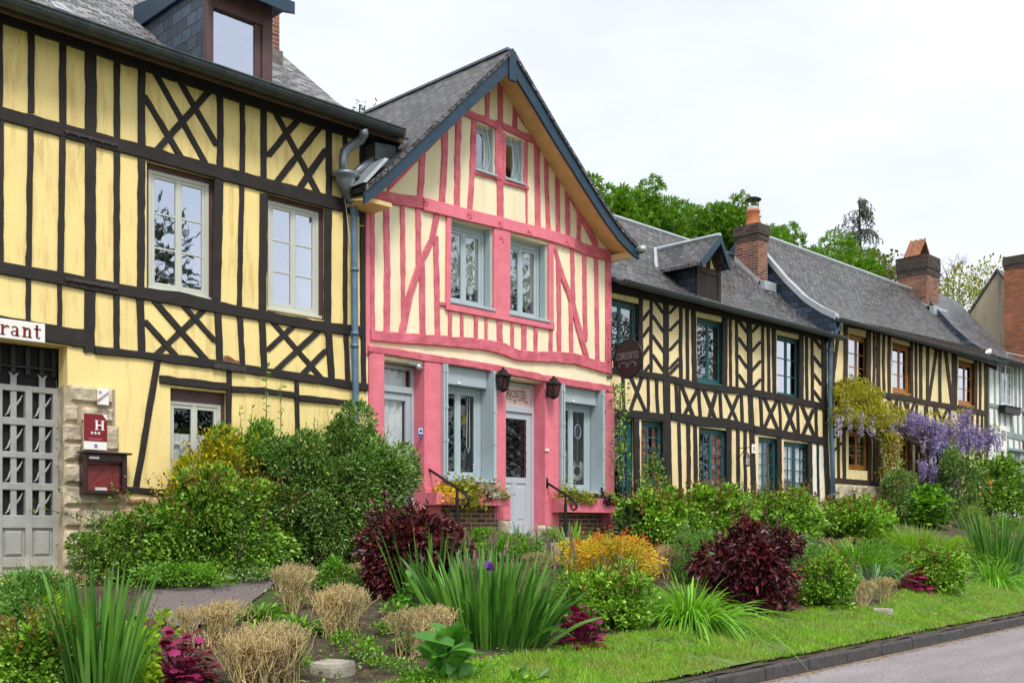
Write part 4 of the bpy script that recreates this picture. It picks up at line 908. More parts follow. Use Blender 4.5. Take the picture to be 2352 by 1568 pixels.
# left door
x0, x1 = fx(205), fx(460); zt = fzz(330, 232); H.holes.append((x0, x1, zfl - .1, zt)); rec = .20; Y = YP + rec; LIN.append((x1, zfl - .1, zt, .26))
dx0, dx1 = x0 + .01, x1 - .01
def door(x0, x1, ztop, zbar, Y, mat, glass, gz0, gx, label=None):
    mb = MB(); mb.bbox(x0, x0 + .06, Y, Y + .06, zfl, ztop); mb.bbox(x1 - .06, x1, Y, Y + .06, zfl, ztop); mb.bbox(x0 + .06, x1 - .06, Y + .002, Y + .06, ztop - .06, ztop); mb.bbox(x0 + .06, x1 - .06, Y - .02, Y + .06, zbar - .05, zbar + .05)
    d = mb.build('door', mat, H.root); mb = MB(); st = gx
    a, b = x0 + .065, x1 - .065; zb_ = zbar - .055
    mb.bbox(a, a + st, Y + .01, Y + .055, zfl + .01, zb_); mb.bbox(b - st, b, Y + .01, Y + .055, zfl + .01, zb_); mb.bbox(a + st, b - st, Y + .012, Y + .055, zb_ - .11, zb_); mb.bbox(a + st, b - st, Y + .012, Y + .055, gz0 - .1, gz0); mb.bbox(a + st, b - st, Y + .012, Y + .055, zfl + .01, zfl + .20)
    xm = (a + b) / 2; mb.bbox(xm - .05, xm + .05, Y + .012, Y + .055, zfl + .20, gz0 - .1)
    lf = mb.build('door_leaf', mat, d)
    mb = MB()
    for u, v in ((a + st, xm - .05), (xm + .05, b - st)): mb.box(u, v, Y + .03, Y + .05, zfl + .2, gz0 - .1); mb.bbox(u + .04, v - .04, Y + .02, Y + .04, zfl + .25, gz0 - .15, .012)
    mb.build('door_panel', mat, d)
    mb = MB(); mb.box(a + st * .8, b - st * .8, Y + .034, Y + .038, gz0 - .02, zb_ - .1); mb.build('pane', glass, d)
    return d, a + st, b - st
d, ga, gb = door(dx0, dx1, zt - .02, fzz(310, 405, Y), Y, M['blueframe'], M['g_low'], 2.35, .10)
mb = MB(); zb_ = fzz(310, 405, Y); mb.box(dx0 + .06, dx1 - .06, Y + .035, Y + .039, zb_ + .05, zt - .08); mb.build('pane', M['g_low'], d)
H.drape(d, ga, gb, 2.3, zb_ - .15, Y + .1, M['curtain'], .03); H.drape(d, dx0 + .07, dx1 - .07, zb_ + .06, zt - .08, Y + .1, M['curtain'], .03)
mb = MB(); P = fz(HH, 395, 242, YP + .03); mb.tube([P + Vector((-.14, 0, .01)), P + Vector((.06, -.02, -.01))], .035, 10); mb.tube([P + Vector((.06, -.02, -.01)), P + Vector((.12, -.04, -.07))], [.04, .045], 10); mb.build('outdoor_lamp', M['zinc_light'], H.root, True)
# shop door
x0, x1 = fx(966), fx(1216); zt = fzz(1090, 345); H.holes.append((x0, x1, zfl - .15, zt)); rec = .22; Y = YP + rec; LIN.append((x1, zfl - .15, zt, .28))
dx0, dx1 = x0 + .01, x1 - .01; zb_ = fzz(1060, 530, Y)
d, ga, gb = door(dx0, dx1, zt - .02, zb_, Y, M['doorgrey'], M['g_low'], fzz(1050, 955, Y), .12)
mb = MB(); mb.box(dx0 + .06, dx1 - .06, Y + .03, Y + .04, zb_ + .05, zt - .08); sp = mb.build('sign_panel', M['creamwood'] if 0 else m_simple('pale_pink_panel', (.78, .60, .55), .5, 0, .03, 3, .02), d)
wd = dx1 - dx0; text(sp, 'lettering', 'CURIOSITÉS', M['ink'], fx(945, 430, Y + .03), fx(1102, 430, Y + .03), fzz(1045, 455, Y), fzz(1045, 393, Y), Y + .03, bold=-.004)
def ornament(par, x0, x1, z, Y, mat, s=1., axis='y', X=0):
    mb = MB(); w_ = x1 - x0; xm = (x0 + x1) / 2
    def Q(x, zz): return (x, Y - .003, zz) if axis == 'y' else (X - .003, x, zz)
    for sg_ in (-1, 1):
        pts = [Q(xm + sg_ * w_ * .12, z), Q(xm + sg_ * w_ * .3, z + .012 * s), Q(xm + sg_ * w_ * .45, z - .012 * s), Q(xm + sg_ * w_ * .5, z - .03 * s), Q(xm + sg_ * w_ * .46, z - .05 * s), Q(xm + sg_ * w_ * .42, z - .035 * s)]
        mb.tube(pts, .0055 * s, 5)
    for i in (-1, 0, 1):
        for j in (0, 1, 2):
            if (i == 0) == (j == 1): continue
            c = (xm + i * .022 * s, z - .005 - j * .025 * s); mb.prism([Q(c[0] - .009 * s, c[1] - .009 * s), Q(c[0] + .009 * s, c[1] - .009 * s), Q(c[0] + .009 * s, c[1] + .009 * s), Q(c[0] - .009 * s, c[1] + .009 * s)], (0, -.003, 0) if axis == 'y' else (-.003, 0, 0))
    mb.build('ornament', mat, par)
ornament(sp, fx(960, 460, Y), fx(1120, 460, Y), fzz(1040, 465, Y), Y + .03, M['ink'])
mb = MB(); gz0, gz1 = fzz(1050, 950, Y), zb_ - .17; n = 7
for i in range(-3, n + 3):
    for sg_ in (1, -1):
        pts = []
        for k in range(12):
            u = k / 11; x = ga + (gb - ga) * (.5 + sg_ * (u - .5)); z = gz0 + (gz1 - gz0) * (i / n + u * .28)
            if gz0 < z < gz1: pts.append((x, Y + .01, z))
        if len(pts) > 2: mb.tube(pts, .006, 5)
mb.tube([(ga + .02, Y + .01, gz0), (ga + .02, Y + .01, gz1)], .006, 5); mb.tube([(gb - .02, Y + .01, gz0), (gb - .02, Y + .01, gz1)], .006, 5); mb.build('iron_grille', M['iron'], d)
mb = MB(); mb.tube([(ga - .05, Y - .03, 2.52), (ga + .02, Y - .04, 2.53)], .012, 8); mb.build('handle', M['zinc_light'], d)
# shop windows with folded shutters
for (a, b, top, bot, xs_) in [(560, 897, (730, 262), (730, 965), 0), (1300, 1577, (1430, 383), (1430, 1040), 1)]:
    x0, x1 = fx(a), fx(b); z1, z0 = fzz(*top), fzz(*bot); rec = .20; hd = .30
    w, rc = H.window((x0 + .10, x1 - .10, z0, z1 - hd), rec, M['blueframe'], M['g_low'], 2, 1, fw=.06, leafw=.065, stile=.13, hole=(x0, x1, z0 - .02, z1), casing=M['blueframe'], sill=(.09, .05, .10))
    mb = MB(); mb.bbox(x0 + .1, x1 - .1, YP + .04, YP + rec + .05, z1 - hd, z1 - .01); mb.build('shutter_box', M['blueframe'], w)
    mb = MB(); P = ((x0 + x1) / 2 - .15, YP + .02, z1 - hd + .02); mb.lathe(P, [(.02, -.02), (.026, 0), (.02, .02)], 10); mb.build('pull_knob', M['white'], w, True)
    for sx_ in (0, 1):
        mb = MB()
        for k in (0, 1):
            xx = x0 + .012 + .042 * k if sx_ == 0 else x1 - .012 - .042 * k - .034
            y0_, y1_ = YP - .10 - .015 * k, YP + .17
            mb.bbox(xx, xx + .034, y0_, y1_, z0 + .01, z1 - .02, .004)
            for zz in (.03, .33, .62, .93): z_ = z0 + (z1 - z0) * zz; mb.box(xx - .004, xx + .038, y0_ - .006, y0_ + .02, z_ - .02, z_ + .02)
            for q in range(5):
                yq = y0_ + .05 + q * .035; mb.box(xx - .003, xx + .037, yq, yq + .012, z0 + .9, z0 + 1.5)
        mb.build('shutter', M['blueframe'], w)
    if xs_ == 0:
        mb = MB(); xm = rc[0] + (rc[1] - rc[0]) * .8; mb.tube([(xm, YP + rec + .1, rc[3] - .1), (xm - .02, YP + rec + .1, rc[2] + .55), (xm + .02, YP + rec + .1, rc[2] + .45), (xm + .05, YP + rec + .1, rc[2] + .55), (xm + .05, YP + rec + .1, rc[3] - .1)], .008, 5); mb.build('blind_cord', M['white'], w)
        mb = MB(); P = fz(HH, 712, 590, YP + rec + .25); mb.lathe(P, [(.05, -.09), (.06, -.05), (.055, .03), (.03, .1)], 10); mb.build('yellow_bottle', m_simple('yellow_enamel', (.7, .5, .02), .4, 0, .05, 3, 0), w, True)
        mb = MB(); P = fz(HH, 782, 908, YP + rec + .02); mb.box(P.x - .035, P.x + .035, P.y - .003, P.y, P.z - .1, P.z + .1); st_ = mb.build('sticker', M['white'], w)
        mb = MB()
        for k, dz in enumerate((.06, -.0, -.06)): mb.box(P.x - .028, P.x + .028, P.y - .006, P.y - .0035, P.z + dz - .018, P.z + dz + .018)
        mb.build('sticker_mark', M['blue'], st_)
    else:
        P = fz(HH, 1428, 668, YP + rec + .06); mb = MB(); mb.tube([P + Vector((.085 * math.cos(q * .5236), 0, .13 * math.sin(q * .5236))) for q in range(13)], .013, 6); mb.tube([P + Vector((0, 0, .13)), P + Vector((0, 0, .55))], .003, 4); mb.build('ring_ornament', m_simple('lilac', (.45, .45, .75), .5, 0, .1, 3, 0), w)
        P = fz(HH, 1424, 915, YP + rec + .06); mb = MB()
        for q in range(25):
            a_ = q * .2618 + .2
            if 1.1 < (a_ % 6.283) < 2.0: continue
            d_ = Vector((math.cos(a_), 0, math.sin(a_))); mb.tube([P + d_ * .10, P + d_ * .19 + Vector((0, 0, .02))], [.008, .014], 5)
        mb.tube([P + Vector((.10 * math.cos(q * .5236), 0, .10 * math.sin(q * .5236))) for q in range(13)], .008, 5); mb.tube([P + Vector((0, 0, .1)), P + Vector((.02, 0, .95))], .003, 4); mb.build('shell_necklace', m_simple('shells', (.55, .5, .42), .5, 0, .3, 20, .1), w)
    H.beam('h', [(HH, a - 55, bot[1] + 35), (HH, b + 45 if xs_ == 0 else b + 20, bot[1] + 35 + (b - a) * .10)], 60, mat=M['pinkflat'], proud=.02, rough=.3, name='apron')
# pilasters
def pil(a, b, yt, yb, pr, m='pinkflat', ym=700):
    x0, x1 = fx(a, ym), fx(b, ym); mb = MB(); xm = (a + b) / 2; mb.bbox(x0, x1, YP - pr, YP + .02, fzz(xm, yb), fzz(xm, yt), .008); return mb.build('pilaster', M[m], H.root)
pil(112, 206, 175, 1330, .045); pil(125, 200, 180, 1330, .058)
pil(458, 562, 225, 1190, .045); pil(470, 528, 240, 1190, .056); pil(458, 545, 1020, 1230, .07)
pil(895, 968, 290, 1222, .045); pil(905, 950, 300, 1222, .055); pil(940, 992, 1060, 1222, .065)
pil(1214, 1300, 345, 1256, .045); pil(1220, 1298, 1075, 1258, .06)
pil(1576, 1648, 405, 1272, .045); pil(1590, 1640, 430, 1272, .055)
for q in [(918, 1220, 995, 1275), (1168, 1255, 1222, 1312), (1215, 1256, 1302, 1316), (1606, 1270, 1672, 1320)]:
    mb = MB(); a, b = fz(HH, q[0], q[1], YP), fz(HH, q[2], q[3], YP); block(mb, a.x, b.x, b.z - .1, a.z, YP - .03, .05, q[0], .006); mb.build('stone_foot', M['stone'], H.root, True)
for a, b, y0, y1 in [(500, 945, 1120, 1400), (1255, 1612, 1165, 1420)]:
    mb = MB(); mb.box(fx(a), fx(b), YP - .03, YP + .02, fzz((a + b) / 2, y1), fzz((a + b) / 2, y0)); mb.build('brick_plinth', M['plinthbrick'], H.root)
mb = MB(); mb.box(fx(960), fx(1222), YP - .3, YP + .3, 1.0, zfl + .01); mb.build('threshold', M['rock'], H.root)
for (xa, z0_, z1_, dpt) in LIN:
    mb = MB(); mb.box(xa - .012, xa + .02, YP - .04, YP + dpt, z0_, z1_); mb.build('door_reveal', M['pinkflat'], H.root)
H.wall()
# roof
def gslope(name, prof, Y0, Y1, mat, th=.075, ny=14):
    mb = MB(); k = len(prof); ln = [0]
    for a, b in zip(prof, prof[1:]): ln.append(ln[-1] + math.dist(a, b))
    vs = []
    for i in range(ny + 1):
        Y = Y0 + (Y1 - Y0) * i / ny
        for x, z in prof: vs.append((x, Y, z + (.018 * mnoise.noise(Vector((x, Y * 1.3, 7))) if 0 < i else 0)))
    top = len(vs); vs += [(x, y, z - th) for x, y, z in vs]; fs, uv = [], []
    for i in range(ny):
        for j in range(k - 1):
            a = i * k + j; fs.append((a, a + 1, a + k + 1, a + k)); U0, U1 = vs[a][1], vs[a + k][1]
            uv.append([(U0, -ln[j]), (U0, -ln[j + 1]), (U1, -ln[j + 1]), (U1, -ln[j])]); fs.append((top + a, top + a + k, top + a + k + 1, top + a + 1)); uv.append(None)
        for a in (i * k, i * k + k - 1): fs.append((a, top + a, top + a + k, a + k)); uv.append(None)
    for i in (0, ny):
        for j in range(k - 1): a = i * k + j; fs.append((a, a + 1, top + a + 1, top + a)); uv.append(None)
    mb.add(vs, fs, uv); return mb.build(name, mat, H.root)
Yb2 = 3.4
lift = lambda pr, d: [(x, z + d) for x, z in pr]
gslope('roof', profL, Yg - .03, Yb2, M['slate_moss']); gslope('roof', profR, Yg - .03, Yb2, M['slate_moss'])
mb = MB(); mb.box(ap.x - .05, ap.x + .05, Yg + .05, Yb2, ap.z - .01, ap.z + .03); mb.build('ridge_cap', M['zinc'], H.root)
# bargeboards, soffits
def barge(prof, wv, wvl):
    mb = MB(); n = len(prof); vs = []
    for i, (x, z) in enumerate(prof):
        w_ = wv + (wvl - wv) * i / (n - 1)
        vs += [(x, Yg, z - .03), (x, Yg, z - w_), (x, Yg + .05, z - w_), (x, Yg + .05, z - .03)]
    fs = [(4 * i + j, 4 * i + (j + 1) % 4, 4 * i + 4 + (j + 1) % 4, 4 * i + 4 + j) for i in range(n - 1) for j in range(4)] + [(0, 1, 2, 3), (4 * n - 1, 4 * n - 2, 4 * n - 3, 4 * n - 4)]
    mb.add(vs, fs); mb.build('bargeboard', M['navy'], H.root)
    mb = MB(); vs = []
    for i, (x, z) in enumerate(prof): vs += [(x, Yg + .05, z - .20), (x, YP - .0, z - .10)]
    ln = 0; uv = []
    for i in range(n - 1):
        l2 = ln + math.dist(prof[i], prof[i + 1]); uv.append([(ln, 0), (ln, .5), (l2, .5), (l2, 0)]); ln = l2
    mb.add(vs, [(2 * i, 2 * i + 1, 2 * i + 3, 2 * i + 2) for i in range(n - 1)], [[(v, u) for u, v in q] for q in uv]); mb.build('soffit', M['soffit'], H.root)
barge(profL, .34, .26); barge(profR, .34, .24)
mb = MB(); mb.bbox(ap.x - .075, ap.x + .075, Yg - .035, Yg + .01, ap.z - .52, ap.z - .04); mb.build('finial_board', M['navy'], H.root)
e = profR[-1]; mb = MB(); P = fz(F_, 1655, 1398, -.5); mb.box(xr - .02, profR[-1][0] - .10, Yg + .06, YP, e[1] - .22, e[1] - .10); mb.build('eave_box', M['creamwood'], H.root)
mb = MB(); x0_, z0_ = profL[-1]; mb.box(x0_ + .06, xl + .10, Yg + .06, YP, z0_ - .19, z0_ - .13); mb.build('eave_box', M['soffit'], H.root)
# side gutter on the right, receding
a = fz(F_, 1825, 1400, Yg - .06); mb = MB(); mb.tube([(a.x - .0, Yg - .08, a.z - .02), (a.x, 3.4, a.z - .05)], .075, 12); mb.build('gutter', M['zinc_green'], H.root, True)
mb = MB(); mb.lathe((a.x, Yg - .085, a.z - .02), [(.07, -.05), (.085, 0), (.07, .05)], 12); mb.build('gutter_end', M['zinc_light'], H.root, True)
# valley hopper box between yellow and pink
P = PB(B, 1400, 1060, -.45); mb = MB(); mb.prism([(P.x - .05, -.50, P.z - .13), (P.x + .30, -.50, P.z - .10), (P.x + .34, -.50, P.z + .16), (P.x - .05, -.50, P.z + .12)], (0, .35, 0)); mb.build('valley_box', M['zinc_green'], H.root)
mb = MB(); mb.tube([PB(B, 1385, 1110, -.42), PB(B, 1300, 1170, -.40), PB(B, 1215, 1245, -.38)], .055, 10); mb.build('valley_pipe', M['zinc'], H.root, True)
mb = MB(); q = [fp(p) for p in [(95, 1000), (240, 855)]]; mb.prism([(q[0][0] - .05, Yg - .01, q[0][1] + .015), (q[0][0] + .02, Yg - .01, q[0][1] + .03), (q[1][0], Yg - .01, q[1][1] + .03), (q[1][0] - .07, Yg - .01, q[1][1] + .03)], (0, .55, 0)); mb.build('valley_flashing', M['zinc_light'], H.root)
# --- things on the pink house
t, a, b, z0, z1 = plate('blue_sticker', 'H', 427, 642, 457, 698, YP - .02, M['blue'], 'small blue and white alarm notice on the pink pillar by the left door', 'notice', .004)
mb = MB(); mb.box(a + .008, b - .008, YP - .027, YP - .0245, z0 + (z1 - z0) * .3, z1 - .01); mb.build('white_area', M['white'], t)
mb = MB(); mb.box(a + .02, b - .02, YP - .030, YP - .0272, z0 + (z1 - z0) * .45, z0 + (z1 - z0) * .8); mb.build('mark', M['blue'], t)
plate('doorbell', 'H', 1222, 776, 1245, 790, YP - .05, M['white'], 'small white doorbell on the pink pillar right of the shop door', 'doorbell', .02)
def lantern(c, x0, x1, y0, y1, label):
    Y = YP - .20; P0, P1 = fz(c, (x0 + x1) / 2, y0, Y), fz(c, (x0 + x1) / 2, y1, Y); w_ = (fz(c, x1, y0, Y).x - fz(c, x0, y0, Y).x) * .62 / 1; h = P0.z - P1.z; X = P0.x; z = P1.z
    w_ = .095; t = thing('lantern', (X, Y, z), label, 'lantern', 'wall lanterns beside the shop door')
    def fr(u, zz): return [(X - u, Y - u, zz), (X + u, Y - u, zz), (X + u, Y + u, zz), (X - u, Y + u, zz)]
    wb, wt = w_ * .58, w_ * .92; zb, zt = z + h * .06, z + h * .60
    mb = MB(); lo, hi = fr(wb, zb), fr(wt, zt)
    for i in range(4): mb.tube([lo[i], hi[i]], .012, 4); mb.tube([lo[i], lo[(i + 1) % 4]], .012, 4); mb.tube([hi[i], hi[(i + 1) % 4]], .014, 4)
    mb.lathe((X, Y, zb - .02), [(.02, -.03), (wb * 1.1, 0), (wb * 1.1, .02)], 4); mb.build('frame', M['iron'], t)
    mb = MB(); lo, hi = fr(wb * .97, zb), fr(wt * .97, zt); mb.add(lo + hi, [(i, (i + 1) % 4, 4 + (i + 1) % 4, 4 + i) for i in range(4)]); mb.build('glass', m_glass('lamp_glass', .03, (.35, .33, .33)), t)
    mb = MB(); k = 1.4142; mb.lathe((X, Y, zt), [(wt * 1.15 * k, 0), (wt * 1.12 * k, .02), (wt * .72 * k, h * .15), (wt * .62 * k, h * .155), (wt * .55 * k, h * .24), (wt * .2 * k, h * .31), (.022, h * .33), (.03, h * .36), (.0, h * .40)], 4); mb.build('roof', M['iron'], t)
    mb = MB(); mb.lathe((X, Y, zb + h * .1), [(.018, 0), (.02, .06), (.028, .1), (.02, .16), (.008, .18)], 8); mb.build('bulb', m_simple('bulb', (.5, .42, .35), .2, 0, .05, 3, 0), t, True)
    mb = MB(); mb.tube([(X, YP - .04, zt + h * .12), (X, Y + .0, zt + h * .12)], .018, 6); mb.tube([(X, YP - .05, zb), (X, YP - .05, zt + h * .2)], .02, 6); mb.build('bracket', M['iron'], t)
lantern(HH, 915, 1005, 262, 410, 'black wall lantern on the pillar between left shop window and door')
lantern(HH, 1232, 1322, 316, 455, 'black wall lantern on the pillar right of the shop door')
# flower boxes
BOXES = []
for (a, b, yt, yb, lab) in [(545, 1003, (1050, 1108), (1118, 1140), 'pink wooden flower box under the left shop window'), (1338, 1692, (1100, 1122), (1168, 1183), 'pink wooden flower box under the right shop window')]:
    Y0, Y1 = YP - .33, YP - .06; x0, x1 = onY(px(HH, a, yt[0]), Y0).x, onY(px(HH, b, yt[1]), Y0).x; z1 = (onY(px(HH, a, yt[0] - 10), Y0).z + onY(px(HH, b, yt[1] - 40), Y0).z) / 2; z0 = (onY(px(HH, a, yb[0]), Y0).z + onY(px(HH, b, yb[1]), Y0).z) / 2
    t = thing('flower_box', ((x0 + x1) / 2, (Y0 + Y1) / 2, z0), lab, 'flower box', 'pink flower boxes'); mb = MB()
    mb.bbox(x0, x1, Y0, Y0 + .03, z0, z1); mb.box(x0, x1, Y1 - .03, Y1, z0, z1); mb.box(x0, x0 + .03, Y0 + .031, Y1 - .031, z0, z1 - .002); mb.box(x1 - .03, x1, Y0 + .031, Y1 - .031, z0, z1 - .002); mb.box(x0 + .03, x1 - .03, Y0 + .031, Y1 - .031, z0, z0 + .03)
    mb.build('trough', M['pinkflat'], t); mb = MB(); mb.box(x0 + .031, x1 - .031, Y0 + .032, Y1 - .032, z1 - .06, z1 - .03); mb.build('potting_soil', M['soil'], t)
    mb = MB()
    for u in (.1, .9): X_ = x0 + (x1 - x0) * u; mb.bbox(X_ - .02, X_ + .02, Y1, YP - .03, z0 - .02, z0 + .02)
    mb.build('bracket', M['pinkflat'], t); BOXES.append((x0, x1, Y0, Y1, z1))
# handrails running outward
for (m, e, foot, lab) in [((497, 905), (672, 1022), (672, 1320), 'black iron handrail with a scrolled end beside the left flower box'), ((1238, 990), (1352, 1062), (1355, 1320), 'black iron handrail with a scrolled end beside the right flower box')]:
    P = fz(HH, *m, YP - .05); Q = onX(px(HH, *e), P.x); t = thing('handrail', (P.x, Q.y, g(P.x, Q.y)), lab, 'handrail', 'iron handrails at the shop door')
    dv = (Q - P).normalized(); mb = MB(); E_ = Q + dv * .18
    mb.tube([P, Q, E_, E_ + Vector((0, -.07, -.06)), E_ + Vector((0, -.09, -.14)), E_ + Vector((0, -.03, -.19)), E_ + Vector((0, .04, -.16)), E_ + Vector((0, .04, -.10)), E_ + Vector((0, .0, -.09))], [.022, .022, .022, .02, .018, .016, .014, .012, .012], 8); mb.bbox(P.x - .03, P.x + .03, P.y, YP - .02, P.z - .09, P.z + .09); mb.build('rail', M['iron'], t, True)
    mb = MB(); zf = g(Q.x, Q.y); mb.tube([Q + Vector((0, 0, -.02)), Q + Vector((0, 0, -.12)), Q + Vector((0, 0, -.18)), (Q.x, Q.y, zf - .1)], [.014, .022, .03, .03], 6); mb.build('post', M['iron'], t)
    mb = MB(); block(mb, Q.x - .18, Q.x + .18, zf - .2, zf + .12, Q.y - .12, .05, 3, .006); mb.box(Q.x - .18, Q.x + .18, Q.y - .13, Q.y + .15, zf - .2, zf + .118); mb.build('stone_base', M['rock'], t)
# hanging sign
Xs = xr + .02; c = onX(px(HH, 1741, 212), Xs + .0); top = onX(px(HH, 1741, 95), Xs); rad = (top.z - c.z) * 1.0
rw = abs(onX(px(HH, 1830, 212), Xs).y - onX(px(HH, 1652, 212), Xs).y) / 2
t = thing('hanging_sign', (Xs, c.y, c.z), 'round dark sign reading CURIOSITES hanging from a scrolled iron bracket', 'sign')
def ell(k, X): return [(X, c.y + rw * k * math.cos(q * math.pi / 20), c.z + rad * k * math.sin(q * math.pi / 20)) for q in range(40)]
mb = MB(); mb.prism(ell(.96, Xs), (.03, 0, 0)); disc = mb.build('disc', m_simple('aubergine_paint', (.010, .006, .008), .45, 0, .2, 4, .05), t)
mb = MB(); mb.tube(ell(1., Xs + .015) + ell(1., Xs + .015)[:1], .022, 8, False); mb.build('rim', M['iron'], t, True)
text(disc, 'lettering', 'CURIOSITES', M['sign_letters'], c.y + rw * .76, c.y - rw * .76, c.z + rad * -.02, c.z + rad * .36, 0, 'x', -.006, .004, Xs - .001)
ornament(disc, c.y + rw * .62, c.y - rw * .62, c.z - rad * .22, 0, M['sign_letters'], 1.3, 'x', Xs - .001)
mb = MB(); zt = c.z + rad; yw = YP + .0
mb.tube([(Xs, YP - .01, c.z - rad * .95), (Xs, YP - .01, zt + .35)], .016, 6); mb.tube([(Xs, YP, zt + .06), (Xs, c.y - rw * .9, zt + .06), (Xs, c.y - rw * 1.02, zt + .03), (Xs, c.y - rw * 1.0, zt - .04)], .014, 6)
mb.tube([(Xs, c.y, zt + .06), (Xs, c.y, zt - .01)], .01, 5)
for z_ in (c.z - rad * .9, c.z - rad * .1, zt + .05, zt + .3): mb.tube([(Xs, YP - .01, z_), (Xs - .14, YP - .03, z_)], .016, 5)
def spiral(cy, cz, r, a0, turns, dirn=1): return [(Xs, cy + r * (1 - .75 * i / 24) * math.cos(a0 + dirn * turns * 6.283 * i / 24), cz + r * (1 - .75 * i / 24) * math.sin(a0 + dirn * turns * 6.283 * i / 24)) for i in range(25)]
dY = c.y - YP
for (u, dz, r, a0, d_) in [(.25, .20, .12, -1.6, 1), (.62, .17, .10, -1.6, -1), (.92, .19, .13, -1.6, 1), (.1, -.14, .10, 1.6, -1), (.1, -.42, .09, 1.6, 1), (.45, .34, .09, 0, 1)]: mb.tube(spiral(YP + dY * u, zt + .06 + dz, r, a0, 1.3, d_), .010, 5)
mb.build('bracket', M['iron'], t)

# ================================================================== green-windowed house
J, I, K, LL = 'J', 'I', 'K', 'L'
Xg0, Xg1 = xr + .0, fz(J, 1512, 800, 0).x
zg = fz(J, 340, 0, -.4).z
H3 = House(0, Xg0 + .01, Xg1, 1.2, 6.25, 'straw coloured half timbered house with teal window frames and herringbone bracing', M['gplaster']); H = H3; H.tm = M['dark_timber']
W_ = dict(rough=1.3)
H.beam('h', [(J, 140, 0), (J, 340, 40), (J, 600, 100), (J, 1100, 215), (J, 1512, 312)], 60, **W_)
H.beam('h', [(J, 100, 515), (J, 330, 542), (J, 485, 566), (J, 700, 620), (J, 1000, 652), (J, 1200, 690), (J, 1500, 750)], [40, 42, 45, 42, 44, 46, 42], **W_)
H.beam('h', [(J, 140, 778), (J, 300, 795), (J, 490, 818)], 50, **W_); H.beam('h', [(J, 520, 805), (J, 700, 838), (J, 860, 850), (J, 1022, 878)], [50, 62, 60, 45], **W_); H.beam('h', [(J, 1040, 888), (J, 1250, 925), (J, 1490, 965)], 48, **W_)
pv = [((490, 90), (488, 560), 32), ((490, 560), (508, 1300), 40), ((1010, 205), (1016, 655), 30), ((1018, 650), (1042, 1350), 32), ((333, 55), (333, 535), 24), ((1482, 320), (1490, 960), 30), ((1490, 960), (1512, 1400), 32), ((398, 65), (396, 535), 17),
      ((583, 105), (583, 580), 19), ((622, 120), (626, 595), 18), ((662, 130), (668, 600), 26), ((858, 170), (856, 630), 30), ((893, 190), (896, 630), 16), ((932, 195), (936, 635), 17), ((1096, 225), (1098, 655), 16), ((1130, 235), (1136, 662), 16), ((1166, 245), (1170, 665), 22),
      ((1338, 285), (1338, 720), 26), ((1372, 290), (1374, 725), 15), ((1405, 305), (1408, 728), 15), ((1470, 320), (1472, 735), 12),
      ((218, 550), (226, 770), 18), ((378, 560), (380, 790), 16), ((430, 570), (440, 795), 18), ((552, 600), (560, 800), 19), ((575, 612), (580, 800), 10), ((695, 640), (706, 820), 18), ((828, 650), (838, 835), 18), ((962, 670), (968, 850), 17), ((1080, 680), (1090, 890), 18), ((1200, 710), (1210, 905), 16), ((1315, 740), (1322, 925), 16), ((1430, 760), (1436, 950), 17),
      ((302, 800), (312, 1330), 34), ((570, 845), (582, 1300), 18), ((628, 855), (632, 1300), 22), ((672, 860), (678, 1300), 22), ((884, 880), (886, 1300), 30), ((940, 885), (942, 1300), 18), ((986, 895), (990, 1300), 19), ((1200, 925), (1202, 1300), 26), ((1392, 955), (1396, 1300), 26), ((1440, 965), (1446, 1330), 14), ((476, 815), (478, 1300), 14)]
for a, b, w in pv: H.beam('v', [(J, *a), (J, (a[0] + b[0]) / 2 + random.uniform(-2.5, 2.5), (a[1] + b[1]) / 2), (J, *b)], w, **W_)
br = []
for y in (150, 255, 370, 490): br.append(((340, y + 60), (392, y - 10)))
for y in (55, 80 + 90, 295, 415): br.append(((402, y), (478, y + 110)))
for y in (165, 275, 395, 510, 545): br.append(((510, y), (578, y - 72)))
for y in (200, 310, 420, 540): br.append(((942, y), (1004, y + 88)))
for y in (285, 405, 525, 640): br.append(((1026, y), (1088, y - 70)))
for y in (310, 425, 535, 640): br.append(((1412, y), (1468, y + 78)))
br += [((268, 560), (366, 785)), ((342, 560), (262, 785)), ((588, 615), (662, 810)), ((688, 640), (602, 805)), ((728, 645), (802, 830)), ((806, 650), (758, 826)), ((862, 665), (942, 850)), ((946, 672), (876, 845)),
       ((1104, 685), (1196, 900)), ((1186, 708), (1102, 890)), ((1228, 722), (1308, 920)), ((1302, 735), (1232, 915)), ((1344, 745), (1426, 945)), ((1416, 760), (1342, 938))]
for a, b in br: H.beam('x', [(J, *a), (J, *b)], 24, rough=1.2, proud=.012)
rec = .07
H.window((J, [(100, 75), (305, 112), (305, 470), (100, 440)]), rec, M['teal'], M['g_mid'], 2, 3, mg=.04, casing=M['dark_timber'])
H.window((J, [(672, 190), (838, 228), (845, 612), (672, 588)]), rec, M['teal'], M['g_mid'], 2, 3, mg=.02, casing=M['dark_timber'], sill=(.02, .07, .02))
H.window((J, [(1172, 300), (1318, 332), (1325, 700), (1176, 675)]), rec, M['teal'], M['g_sky'], 2, 3, mg=.02, casing=M['dark_timber'], sill=(.02, .07, .02))
H.window((J, [(322, 832), (465, 855), (465, 1240), (325, 1222)]), rec, M['teal'], M['g_low'], 1, 5, 2, mg=.02, casing=M['dark_timber'], sill=(.02, .06, .02), curtain=[(.3, .55, .08, .92, M['redcurtain'], .15), (.72, .93, .08, .92, M['redcurtain'], .15)])
